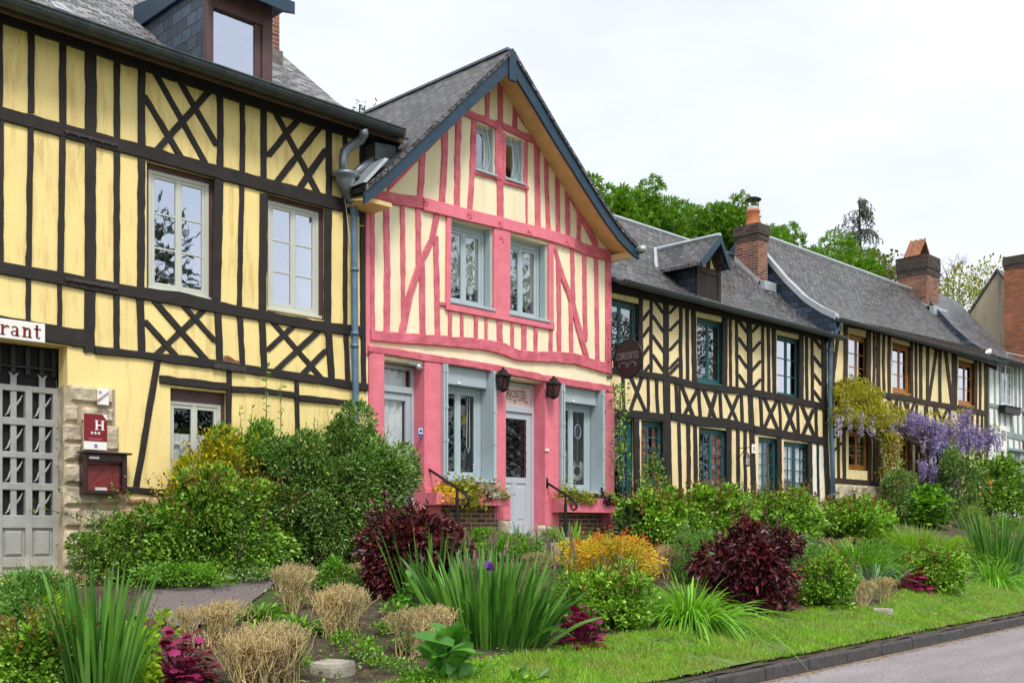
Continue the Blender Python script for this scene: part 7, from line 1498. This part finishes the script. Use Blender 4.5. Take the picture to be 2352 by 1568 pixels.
for lab, b, k, s_ in [('low weed with broad leaves right of the stone', (1140, 1250, 1540, 1600), 40, .12), ('creeping green weed by the stone', (790, 880, 1470, 1520), 260, .045), ('small weed in the soil left of the dock', (880, 960, 1465, 1500), 160, .045), ('patch of low weeds in front of the dock', (900, 1010, 1535, 1585), 300, .04), ('low geranium by the dry hedge', (860, 940, 1385, 1420), 120, .06)]: shrub('weed', lab, 'weed', b, LM['weed_leaf'], k, s_, .6, 'oval', 12, .35, push=.2, stem=False, low=-.2, up=.6)
for lab, b, k, s_ in [('low weeds between the dry hedge pieces and the path', (600, 700, 1425, 1465), 260, .04), ('green weeds at the foot of the middle dry hedge piece', (740, 860, 1452, 1492), 320, .038), ('creeping weeds right of the middle dry hedge piece', (860, 930, 1425, 1462), 220, .04), ('low green weeds under the hogweed', (900, 990, 1392, 1428), 260, .04), ('low weeds in front of the dry hedge piece behind the dock', (830, 950, 1505, 1545), 320, .036), ('weeds along the left side of the worn stone', (640, 720, 1500, 1560), 240, .036), ('clover patch at the lawn corner', (1000, 1130, 1520, 1560), 420, .03)]: shrub('weed', lab, 'weed', b, LM['weed_leaf'], k, s_, .6, 'oval', 26, .3, push=.2, stem=False, low=-.2, up=.6)
# stepping stones
for lab, (x0, x1, y0, y1), hh in [('worn flat stone at the end of the front dry hedge', (705, 815, 1490, 1550), .10), ('flat stepping stone at the far lawn edge', (2003, 2062, 1392, 1416), .10), ('stone step on the way to the shop door', (1238, 1292, 1238, 1275), .18)]:
    P = gp((x0 + x1) / 2, y1); t_ = depth(P); r = (x1 - x0) / 2 / F * t_ * .82; P = P + Vector((FW[0], FW[1], 0)) * r * .6; z = g(P.x, P.y); mb = MB(); n = 12; vs = []; q = RG(int(x0))
    prof = [(1, -.1), (1.02, hh * .55), (.97, hh * .92), (.85, hh), (.4, hh * 1.02), (0.02, hh)]
    for rr, zz in prof:
        for j in range(20):
            a = j * 2 * math.pi / 20; k = (abs(math.cos(a)) ** 5 + abs(math.sin(a)) ** 5) ** (-1 / 5); nn = 1 + .07 * mnoise.noise(Vector((math.cos(a) * 2, math.sin(a) * 2, x0)))
            vs.append((P.x + r * rr * k * nn * math.cos(a + .3), P.y + r * .85 * rr * k * nn * math.sin(a + .3), z + zz + .012 * mnoise.noise(Vector((rr * 3 * math.cos(a), rr * 3 * math.sin(a), x0 + zz)))))
    m = len(prof); mb.add(vs, [(i * 20 + j, i * 20 + (j + 1) % 20, (i + 1) * 20 + (j + 1) % 20, (i + 1) * 20 + j) for i in range(m - 1) for j in range(20)] + [tuple((m - 1) * 20 + j for j in range(20))]); o = mb.build('stepping_stone', M['rock']); tag(o, lab, 'stone', 'stones in the bed')
# path in front of the yellow house
pp = [(330, 1362), (480, 1352), (600, 1330), (640, 1335), (600, 1372), (560, 1400), (520, 1425), (430, 1450), (300, 1420)]
Q = [gp(*p) for p in pp]; cx = sum(p.x for p in Q) / len(Q); cy = sum(p.y for p in Q) / len(Q)
def fanpoly(name, Q, mat, dz, rings=8):
    n = len(Q); cx = sum(p.x for p in Q) / n; cy = sum(p.y for p in Q) / n; vs = []
    for k in range(1, rings + 1):
        for p in Q: x = cx + (p.x - cx) * k / rings; y = cy + (p.y - cy) * k / rings; vs.append((x, y, g(x, y) + dz))
    vs.append((cx, cy, g(cx, cy) + dz)); c = len(vs) - 1
    fs = [(c, j, (j + 1) % n) for j in range(n)] + [(k * n + j, (k + 1) * n + j, (k + 1) * n + (j + 1) % n, k * n + (j + 1) % n) for k in range(rings - 1) for j in range(n)]
    mb = MB(); mb.add(vs, fs); return mb.build(name, mat)
structure(fanpoly('path', Q, M['path'], .035))
# ---------------------------------------------------------------- lawn
edge = [gp(*p) for p in [(860, 1600), (980, 1560), (1100, 1528), (1290, 1500), (1400, 1472), (1560, 1450), (1650, 1442), (1780, 1420), (1930, 1396), (2010, 1402), (2080, 1362), (2200, 1347), (2352, 1328), (2500, 1318)]]
ex = [p.x for p in edge]; ey = [p.y for p in edge]; o_ = np.argsort(ex); ex = np.array(ex)[o_]; ey = np.array(ey)[o_]
def lawn_y(X): return float(np.interp(X, ex, ey)) + .05 * mnoise.noise(Vector((X * 3, 0, 0)))
lx = np.linspace(ex[0], 45, 160); structure(sheet('lawn', M['lawn'], lx, lambda X: kY(X) + .13, lambda X: max(lawn_y(X), kY(X) + .2), 10, .036, .012, 2.))
q = RG(55); n = 95000; bx = ex[0] + (30 - ex[0]) * q.uniform(0, 1, n) ** 1.35; by = np.array([kY(x) + .10 + (max(lawn_y(x) + .06, kY(x) + .2) - kY(x) - .10) * u for x, u in zip(bx, q.uniform(0, 1, n))])
bz = np.array([g(x, y) + .03 for x, y in zip(bx, by)]); hh = np.array([.035 + .035 * (mnoise.noise(Vector((x * 2.2, y * 2.2, 3))) + .6) for x, y in zip(bx, by)]) * q.uniform(.6, 1.4, n)
keep = np.array([mnoise.noise(Vector((x * 1.3, y * 2.2, 12))) + .5 * mnoise.noise(Vector((x * 5, y * 5, 2))) < .42 for x, y in zip(bx, by)]); bx, by, bz, hh = bx[keep], by[keep], bz[keep], hh[keep]; n = len(bx)
base = np.stack([bx, by, bz], 1); dr = q.normal(size=(n, 3)) * .55 + [0, 0, 1]; dr = unit(dr); tip = base + dr * hh[:, None]; sdv = unit(np.cross(dr, q.normal(size=(n, 3)))) * .0048
v = np.stack([base - sdv, base + sdv, tip], 1).reshape(-1, 3); gr = np_mesh('grass', v, np.arange(n * 3).reshape(n, 3), LM['lawn_blade']); tag(gr, 'short mown green lawn grass along the kerb', 'grass', None, 'stuff')
def scatter(name, label, cat, pts, mat, size, tpl='lobed', h=.06):
    P = np.array([[p.x, p.y, p.z + h] for p in pts]); P += q.normal(size=P.shape) * [.0, .0, .012]; o = leaves(name, mat, P, q.normal(size=P.shape) * [1, 1, .1], size, 1., tpl, None, .9); return tag(o, label, cat, None, 'stuff')
def near(cx, cy, sx, sy, k): return [gp(cx + q.normal() * sx, cy + q.normal() * sy) for _ in range(k)]
scatter('daisies', 'tiny white daisies scattered in the lawn', 'daisies', near(2170, 1410, 28, 8, 26) + near(2100, 1395, 12, 4, 8) + near(1700, 1480, 150, 25, 16) + near(1180, 1515, 20, 14, 8) + near(1110, 1535, 25, 10, 8), LM['white_petal'], .035)
scatter('dandelions', 'small yellow dandelions in the lawn edge', 'dandelions', [gp(1384, 1484), gp(1190, 1552), gp(2175, 1418), gp(1180, 1500)], LM['yellow_petal'], .05)
# litter and mulch on the soil
n = 9500; lx_ = q.uniform(3.5, 18, n); ly_ = np.array([kY(x) + .5 + q.uniform(0, 5.2) for x in lx_]); P = np.stack([lx_, ly_, [g(x, y) + .035 for x, y in zip(lx_, ly_)]], 1); lm('mulch_chip', [(.09, .05, .03), (.2, .13, .08), (.36, .28, .2), (.14, .08, .05)], rough=.9, trans=0)
tag(leaves('mulch', LM['mulch_chip'], P, q.normal(size=P.shape) * [1, 1, .25], .035, .4, 'diamond', None, .8), 'bark chips and dry leaf litter on the bed soil', 'mulch', None, 'stuff')
n = 9000; ax, ay = q.uniform(3.5, 19, n), q.uniform(-6, -.6, n); 
def inpath(x, y):
    c = False
    for i in range(len(Q)):
        a, b = Q[i], Q[i - 1]
        if (a.y > y) != (b.y > y) and x < (b.x - a.x) * (y - a.y) / (b.y - a.y) + a.x: c = not c
    return c
ok = np.array([mnoise.noise(Vector((x * .9, y * .9, 8))) > -.12 and not inpath(x, y) for x, y in zip(ax, ay)]); ax, ay = ax[ok], ay[ok]; P = np.stack([ax, ay, [g(x, y) + .03 for x, y in zip(ax, ay)]], 1)
tag(leaves('weeds', LM['weed_leaf'], P, q.normal(size=P.shape) * [1, 1, .3] + [0, 0, .4], .05, .55, 'oval', None, .6), 'scattered low green weeds on the bed soil', 'weeds', None, 'stuff')
gx = np.linspace(3, 34, 420); mb = MB(); vs = []
for X in gx: w_ = max(.004, .055 + .085 * mnoise.noise(Vector((X * 1.7, 0, 4))) + .04 * mnoise.noise(Vector((X * 9, 2, 4)))); vs += [(X, kY(X) + .004, .006), (X, kY(X) - w_, .004)]
mb.add(vs, [(2 * i, 2 * i + 1, 2 * i + 3, 2 * i + 2) for i in range(len(gx) - 1)]); tag(mb.build('grit', m_simple('sandy_grit', (.34, .26, .17), 1, 0, .5, 25, .8)), 'sandy grit gathered on the road along the kerb', 'grit', None, 'stuff')
# debris along the kerb on the road
n = 900; ax = q.uniform(5, 30, n); ay = np.array([kY(x) - abs(q.normal()) * .10 - .01 for x in ax]); P = np.stack([ax, ay, np.full(n, .008)], 1); lm('dry_leaf', [(.28, .12, .05), (.4, .25, .12), (.15, .09, .05)], rough=.9, trans=0)
tag(leaves('leaf_litter', LM['dry_leaf'], P, q.normal(size=P.shape) * [1, 1, .1], .035, .5, 'diamond', None, .9), 'dry brown leaf litter in the gutter along the kerb', 'leaf litter', None, 'stuff')
# ---------------------------------------------------------------- plants in the flower boxes
for (x0, x1, Y0, Y1, z1), spec in zip(BOXES, [[('box_plant', 'variegated trailing ivy in the left flower box', .02, .30, .22, .16, 'gold_tip', .05, 'lobed', 130), ('box_plant', 'large yellow green ivy spilling over the left flower box', .25, .66, .30, .22, 'pale_tree_leaf', .055, 'lobed', 420), ('box_plant', 'silver dusty miller in the left flower box', .68, .86, .24, .05, 'silver_leaf', .045, 'lobed', 200), ('box_plant', 'yellow green pansy leaves at the right end of the left flower box', .84, 1., .16, .08, 'pale_tree_leaf', .045, 'lobed', 110), ('box_plant', 'dark purple trailing plant in the left flower box', .62, .74, .08, .12, 'dark_heuchera_leaf', .04, 'lobed', 90)],
                                         [('box_plant', 'yellow green ivy at the left of the right flower box', .0, .34, .26, .08, 'pale_tree_leaf', .05, 'lobed', 260), ('box_plant', 'green and cream ivy in the middle of the right flower box', .28, .60, .16, .08, 'pale_tree_leaf', .045, 'lobed', 260), ('box_plant', 'dark red leaved plant in the right flower box', .66, .86, .14, .12, 'dark_heuchera_leaf', .05, 'lobed', 150), ('box_plant', 'mixed green plant at the right end of the right flower box', .78, 1.02, .18, .06, 'rose_leaf', .045, 'lobed', 180)]]):
    for nm, lab, u0, u1, hu, hd, mk, s_, tp, n in spec:
        xm = x0 + (x1 - x0) * (u0 + u1) / 2; rx = (x1 - x0) * (u1 - u0) / 2; t = thing(nm, (xm, (Y0 + Y1) / 2, z1 - .04), lab, 'plant'); q = RG(sd()); n *= 2
        P = np.stack([xm + q.normal(size=n) * rx * .5, (Y0 + Y1) / 2 + q.normal(size=n) * .09, z1 - .03 + np.abs(q.normal(size=n)) * hu * .45], 1); k = n // 4; P[:k, 1] = Y0 - q.uniform(0, .06, k); P[:k, 2] = z1 - q.uniform(0, 1, k) * hd
        leaves('foliage', LM[mk], P, q.normal(size=P.shape) + [0, -.6, .1], s_, .9, tp, t, .4)
        b = np.stack([np.full(12, xm) + q.normal(size=12) * rx * .3, np.full(12, (Y0 + Y1) / 2), np.full(12, z1 - .05)], 1); e = P[q.integers(k, n, 12)]; v, f = twigs(np.stack([b, (b + e) / 2, e], 1), .003, .002, 3); np_mesh('stem', v, f, M['stem'], t)
# ---------------------------------------------------------------- wisterias on the brown house
def masses(lst, n, Y, dep, seed):
    r_ = RG(seed); out = []; w = np.array([m[2] * m[3] for m in lst]); w = (w / w.sum() * n).astype(int)
    for (x, y, a, b), k in zip(lst, w):
        c = fz(LL, x, y, Y); ex_ = fz(LL, x + a, y, Y).x - c.x; ez = c.z - fz(LL, x, y + b, Y).z; d = unit(r_.normal(size=(k, 3))) * (r_.uniform(0, 1, (k, 1)) ** .4); out.append(np.array(c) + d * [ex_, dep, ez] + r_.normal(size=(k, 3)) * .04)
    return np.concatenate(out)
def vine(t, paths, r0, r1, Y, mat):
    mb = MB()
    for p in paths:
        q_ = [fz(LL, x, y, Y + .08 * math.sin(i * 1.7)) for i, (x, y) in enumerate(p)]; s_ = []
        for a, b in zip(q_, q_[1:]):
            for k in range(4): s_.append(a.lerp(b, k / 4) + Vector((random.gauss(0, .018), random.gauss(0, .018), random.gauss(0, .018))))
        s_.append(q_[-1]); mb.tube(s_, [r0 + (r1 - r0) * i / (len(s_) - 1) for i in range(len(s_))], 7)
    mb.build('trunk', mat, t, True)
Yw = YB - .42
P = fz(LL, 780, 1345, Yw); t = thing('creeper', (P.x, Yw, g(P.x, Yw)), 'yellow green wisteria with a few pale flowers climbing left of the second orange window', 'climber')
vine(t, [[(770, 1420), (765, 1200), (740, 1050), (722, 890), (650, 845), (600, 790), (500, 740), (440, 700)], [(722, 890), (800, 800), (840, 760)], [(650, 845), (640, 700), (560, 600)]], .07, .02, Yw + .1, M['bark'])
Pm = masses([(540, 555, 118, 88), (640, 570, 85, 75), (500, 690, 90, 55), (620, 680, 120, 60), (720, 660, 65, 60), (740, 740, 50, 60), (600, 760, 120, 35), (450, 735, 45, 35), (790, 740, 60, 40), (850, 700, 48, 45), (555, 480, 75, 28), (770, 860, 50, 50)], 4200, Yw, .32, 61); leaves('foliage', LM['wisteria_leaf'], Pm, RG(62).normal(size=Pm.shape) + [0, -.4, -.7], .10, .32, 'droop', t, .4)
Pm = masses([(800, 920, 62, 90), (800, 1020, 60, 60), (790, 1100, 60, 50), (840, 1180, 85, 55), (850, 1270, 70, 60), (840, 1340, 55, 50)], 2400, Yw, .25, 63); leaves('lower_foliage', LM['moss_creeper_leaf'], Pm, RG(64).normal(size=Pm.shape) + [0, -.4, -.7], .085, .3, 'droop', t, .4)
def racemes(tops, lens, wid, seed, per=44):
    r_ = RG(seed); out, dr = [], []
    for (c, l) in zip(tops, lens):
        u = r_.uniform(0, 1, per) ** .8; rad = wid * (1 - u * .85) * r_.uniform(.5, 1, per); a = r_.uniform(0, 6.283, per); o = np.stack([np.cos(a) * rad, np.sin(a) * rad, -u * l], 1); out.append(np.array(c) + o); dr.append(np.stack([np.cos(a), np.sin(a), -.5 + 0 * a], 1))
    return np.concatenate(out), np.concatenate(dr)
q = RG(66); tops = [fz(LL, x + q.normal() * 8, y - 40, Yw - .15) for x, y in [(520, 700), (530, 690), (596, 720), (600, 730), (590, 720), (450, 745), (440, 740), (680, 760), (668, 755), (820, 740), (812, 730), (500, 690)] for _ in (0, 1)]
Pf, Df = racemes(tops, q.uniform(.35, .6, len(tops)), .07, 67); leaves('flower', LM['pale_wisteria_flower'], Pf, Df, .05, .8, 'diamond', t, .2)['kind'] = 'stuff'
P = fz(LL, 1038, 1260, Yw); t = thing('wisteria', (P.x, Yw, g(P.x, Yw)), 'violet flowering wisteria trained along the front of the brown windowed house', 'climber')
vine(t, [[(1035, 1420), (1036, 1220), (1042, 1060), (1035, 980), (1020, 910), (950, 905), (900, 870), (860, 790), (850, 740)], [(1042, 1060), (1060, 960), (1120, 880), (1250, 830), (1400, 850), (1540, 870)], [(1035, 980), (1000, 920), (930, 880), (830, 770)], [(1036, 1120), (1090, 1080), (1180, 1130)]], .09, .02, Yw + .1, M['bark'])
mas = [(900, 745, 45, 35), (960, 735, 60, 45), (1020, 745, 55, 50), (1090, 785, 55, 50), (1120, 800, 40, 40), (1190, 820, 60, 45), (1280, 745, 45, 45), (1310, 730, 30, 40), (1290, 850, 50, 45), (1370, 840, 60, 55), (1400, 890, 45, 60), (1330, 900, 40, 40), (1515, 840, 45, 50), (1530, 900, 35, 40), (1095, 905, 55, 45), (1130, 940, 40, 35), (1200, 930, 35, 45), (1260, 935, 35, 50), (1060, 1065, 40, 30), (1020, 1050, 15, 25), (1120, 1115, 50, 40), (1170, 1150, 40, 40), (1225, 1180, 35, 35)]
Pm = masses(mas, 270, Yw - .05, .28, 71); Pf, Df = racemes(Pm + [0, 0, .12], RG(72).uniform(.26, .5, len(Pm)), .085, 73, 52); leaves('flower', LM['wisteria_flower'], Pf, Df, .052, .85, 'diamond', t, .2)['kind'] = 'stuff'
Pm = masses([(1200, 770, 45, 25), (1100, 700, 40, 15), (1190, 890, 50, 20), (1320, 690, 40, 15), (860, 690, 40, 25), (1250, 890, 40, 15), (1525, 795, 25, 12)], 420, Yw, .2, 74); leaves('foliage', LM['wisteria_leaf'], Pm, RG(75).normal(size=Pm.shape) + [0, -.4, -.4], .10, .34, 'droop', t, .4)
# ---------------------------------------------------------------- trees behind the roofs
def hillz(X, Y): return hb(X) - .5 + 13 * (1 - math.exp(-((Y - 8) / 45) ** 2)) * (.6 + .4 * math.cos((X - 40) / 60)) if Y > 8 else hb(X)
def tree(name, label, xc, top, wpx, bot, Y, mat, n, size, tpl='palm', aspect=1., clumps=60, cr=.2, group=None, up=.3, trunk=.22, limbs=9, seed=None, stretch=1.):
    s = seed or sd(); T = onY((xc, top), Y); B = onY((xc, bot), Y); r = (onY((xc + wpx / 2, top), Y) - onY((xc - wpx / 2, top), Y)).length / 2 * .76; zb = hillz(T.x, Y); t = thing(name, (T.x, Y, zb), label, 'tree', group); h = (T.z - B.z) / 2; c = Vector((T.x, Y, B.z + h))
    P, Dr = cloud(c, (r, r * stretch, h), n, clumps, cr, .82, low=-.9, seed=s, inner=.2); leaves('crown', mat, P, Dr + [0, 0, .25], size, aspect, tpl, t, up)
    q = RG(s); mb = MB(); mb.tube([(T.x, Y, zb - .3), (T.x + .1, Y, (zb + c.z) / 2), (c.x, Y, c.z + h * .3)], [trunk, trunk * .8, trunk * .3], 8)
    for k in range(limbs):
        a = q.uniform(0, 6.28); z0 = B.z + h * q.uniform(-.2, .8); e = c + Vector((math.cos(a) * r * .75, math.sin(a) * r * .75, h * q.uniform(-.3, .75))); b = Vector((c.x, Y, min(z0, e.z - .2))); mb.tube([b, b.lerp(e, .5) + Vector((0, 0, .15 * r)), e], [trunk * .4, trunk * .25, trunk * .08], 5)
    mb.build('trunk', M['bark'], t, True); return t
ch = LM['chestnut_leaf']; gch = 'chestnut trees on the hillside'
tree('chestnut_tree', 'bright green chestnut tree rising behind the right slope of the pink gable', 1385, 402, 190, 760, 17, ch, 6200, .26, group=gch, clumps=80, cr=.17)
tree('chestnut_tree', 'broad bright green chestnut tree behind the ridge left of the small dormer', 1490, 422, 250, 760, 19, ch, 8000, .26, group=gch, clumps=90, cr=.17)
tree('chestnut_tree', 'bright green chestnut tree directly behind the terracotta chimney pot', 1640, 452, 230, 780, 18, ch, 7000, .26, group=gch, clumps=90, cr=.17)
tree('chestnut_tree', 'lower green chestnut tree between the two brick chimneys', 1830, 535, 230, 800, 20, ch, 6000, .28, group=gch, clumps=80, cr=.17)
tree('chestnut_tree', 'green chestnut tree just right of the terracotta chimney pot', 1740, 508, 170, 800, 21, ch, 5000, .27, group=gch, clumps=70, cr=.18)
tree('chestnut_tree', 'small green chestnut tree between the lower chestnut and the conifer', 1905, 572, 150, 800, 22, ch, 4500, .27, group=gch, clumps=60, cr=.18)
tree('oak_tree', 'olive green tree around the foot of the tall conifer', 1995, 562, 175, 800, 24, LM['olive_leaf'], 4200, .24, 'oval', .8, 60, .18)
tree('hedge_tree', 'pale green tree low behind the far roof ridge', 2060, 640, 140, 820, 20, LM['pale_tree_leaf'], 3600, .22, 'oval', .7, 50, .2)
tree('willow_tree', 'yellow green leafy tree between the tiled chimney and the rendered gable', 2235, 612, 190, 860, 16, LM['pale_tree_leaf'], 5200, .22, 'oval', .6, 70, .18)
# conifer
Y = 26; T = onY((1974, 452), Y); B = onY((1974, 660), Y); t = thing('conifer', (T.x, Y, hillz(T.x, Y)), 'tall dark conifer with drooping branches standing against the sky', 'tree'); q = RG(91); H_ = T.z - B.z; mb = MB(); mb.tube([(T.x, Y, hillz(T.x, Y)), (T.x, Y, B.z + H_ * .5), T], [.3, .16, .02], 7)
PP, DD = [], []; rmax = (onY((2040, 640), Y) - onY((1912, 640), Y)).length / 2 * .8
for k in range(120):
    u = q.uniform(.0, .97) ** .8; a = q.uniform(0, 6.283); l = rmax * (.12 + .88 * u ** .8) * q.uniform(.55, 1.05); z = T.z - u * H_; d = Vector((math.cos(a), math.sin(a), 0)); b = Vector((T.x, Y, z)); m = b + d * l * .55 + Vector((0, 0, -.02 * l)); e = b + d * l + Vector((0, 0, -.30 * l)); mb.tube([b, m, e], [.035, .025, .008], 4)
    for s_ in np.linspace(.2, 1, int(6 + 10 * l / rmax)):
        p = b.lerp(m, s_ * 2) if s_ < .5 else m.lerp(e, s_ * 2 - 1)
        for _ in range(2): PP.append(np.array(p) + q.normal(size=3) * .08); DD.append([d.x * .3 + q.normal() * .4, d.y * .3 + q.normal() * .4, -.9])
leaves('crown', LM['conifer_leaf'], np.array(PP), np.array(DD), .40, .20, 'diamond', t, .1); mb.build('trunk', M['bark'], t)
def bare(label, xc, top, bot, wpx, Y, n0=9, seed=1):
    T = onY((xc, top), Y); B = onY((xc, bot), Y); zb = hillz(T.x, Y); t = thing('bare_tree', (T.x, Y, zb), label, 'tree', 'leafless trees'); q = RG(seed); hh = T.z - B.z; r = (onY((xc + wpx, top), Y) - T).length / 2
    cur = np.array([[T.x, Y, B.z]] * n0) + q.normal(size=(n0, 3)) * .1; parts = [twigs(np.array([[[T.x, Y, zb], [T.x, Y, (zb + B.z) / 2], [T.x, Y, B.z]]]), .14, .1, 6)]; d = unit(q.normal(size=(n0, 3)) * [.5, .5, .2] + [0, 0, 1])
    for l, th, k in [(.45, .05, 3), (.32, .03, 3), (.22, .02, 3), (.15, .013, 0)]:
        e = cur + d * (hh * l * q.uniform(.6, 1.1, len(cur)))[:, None]; parts.append(twigs(np.stack([cur, (cur + e) / 2 + q.normal(size=cur.shape) * .04, e], 1), th, th * .6, 3))
        if k: cur = np.repeat(e, k, 0); d = unit(np.repeat(d, k, 0) + q.normal(size=cur.shape) * .5)
    vs, fs, o = [], [], 0
    for a, b in parts: vs.append(a); fs.append(b + o); o += len(a)
    np_mesh('branches', np.concatenate(vs), np.concatenate(fs), M['bark'], t)
bare('leafless tree right of the tiled chimney', 2190, 582, 720, 90, 18, 9, 3); bare('leafless thin tree left of the tiled chimney', 2082, 592, 700, 60, 22, 8, 4); bare('leafless slim tree at the foot of the conifer', 1945, 590, 700, 30, 23, 5, 6)
Y = 12; T = onY((826, 240), Y); t = thing('small_tree', (T.x, Y, hillz(T.x, Y)), 'top of a small dark tree just showing over the valley between yellow and pink roofs', 'tree'); q = RG(95); P = np.array([[T.x + q.normal() * .12, Y + q.normal() * .3, T.z - abs(q.normal()) * .35] for _ in range(60)]); leaves('crown', LM['conifer_leaf'], P, q.normal(size=P.shape) + [0, 0, .4], .13, .4, 'oval', t); mb = MB(); mb.tube([(T.x, Y, hillz(T.x, Y)), (T.x, Y, T.z)], [.08, .02], 6); mb.build('trunk', M['bark'], t)
# trees across the street, seen only in the window panes
def street_tree(x, y, top, r, mat, label, n=2600):
    t = thing('street_tree', (x, y, .1), label, 'tree', 'dark trees across the street'); P, Dr = cloud((x, y, top * .55), (r, r, top * .45), n, 60, .2, .8, low=-.9, seed=sd()); leaves('crown', mat, P, Dr + [0, 0, -.2], .55, .3, 'diamond', t, .2); mb = MB(); mb.tube([(x, y, 0), (x, y, top * .5), (x, y, top * .95)], [.35, .25, .05], 8)
    q = RG(sd())
    for k in range(16): a = q.uniform(0, 6.28); z = top * q.uniform(.25, .85); mb.tube([(x, y, z), (x + math.cos(a) * r * .9, y + math.sin(a) * r * .9, z + q.uniform(-.5, 1.5))], [.09, .02], 5)
    mb.build('trunk', M['bark'], t)
street_tree(20.3, -28, 15, 3.6, LM['conifer_leaf'], 'dark cedar across the street facing the yellow house'); street_tree(39, -28, 17, 6, LM['conifer_leaf'], 'dark cedar across the street facing the pink house', 4200); street_tree(54, -28, 17, 6.5, LM['conifer_leaf'], 'dark cedar across the street facing the teal windows', 4200)

# ------------------------------------------------------------------ light
SUN_EL, SUN_AZ = 54, (-.45, -1.0)     # low-contrast sun behind the camera, to the left
d = Vector((SUN_AZ[0], SUN_AZ[1], 0)).normalized() * math.cos(R(SUN_EL)); d.z = math.sin(R(SUN_EL))
sl = bpy.data.lights.new('sun', 'SUN'); sl.energy = 1.5; sl.angle = R(16); sl.color = (1, .96, .90); so = bpy.data.objects.new('sun', sl); link(so)
so.rotation_euler = d.to_track_quat('Z', 'Y').to_euler()
w = bpy.data.worlds.new('World'); sc.world = w; w.use_nodes = True; nt = w.node_tree
bg = nt.nodes['Background']; sky = N(nt, 'ShaderNodeTexSky', sky_type='NISHITA', sun_disc=False); sky.sun_elevation = R(SUN_EL); sky.sun_rotation = math.atan2(d.x, d.y); sky.air_density = 1; sky.dust_density = 3
tc = N(nt, 'ShaderNodeTexCoord'); mp = N(nt, 'ShaderNodeMapping'); mp.inputs['Scale'].default_value = (1.2, 1.2, 3.2); L(nt, tc.outputs['Generated'], mp.inputs[0])
f = nz(nt, mp.outputs[0], 1.6, 6, .55)
cl = ramp(nt, [(.30, (3.35, 3.55, 3.85)), (.48, (3.95, 4.1, 4.3)), (.62, (4.6, 4.65, 4.7))], f)
for e in nt.nodes:
    pass
col = mix(nt, sky.outputs[0], cl, .9)
L(nt, col, bg.inputs[0]); bg.inputs[1].default_value = .135
sc.view_settings.view_transform = 'Standard'; sc.view_settings.look = 'None'; sc.view_settings.exposure = .95; sc.view_settings.gamma = 1
sc.render.engine = 'CYCLES'; sc.cycles.max_bounces = 6; sc.cycles.transparent_max_bounces = 12; sc.cycles.caustics_reflective = False; sc.cycles.caustics_refractive = False
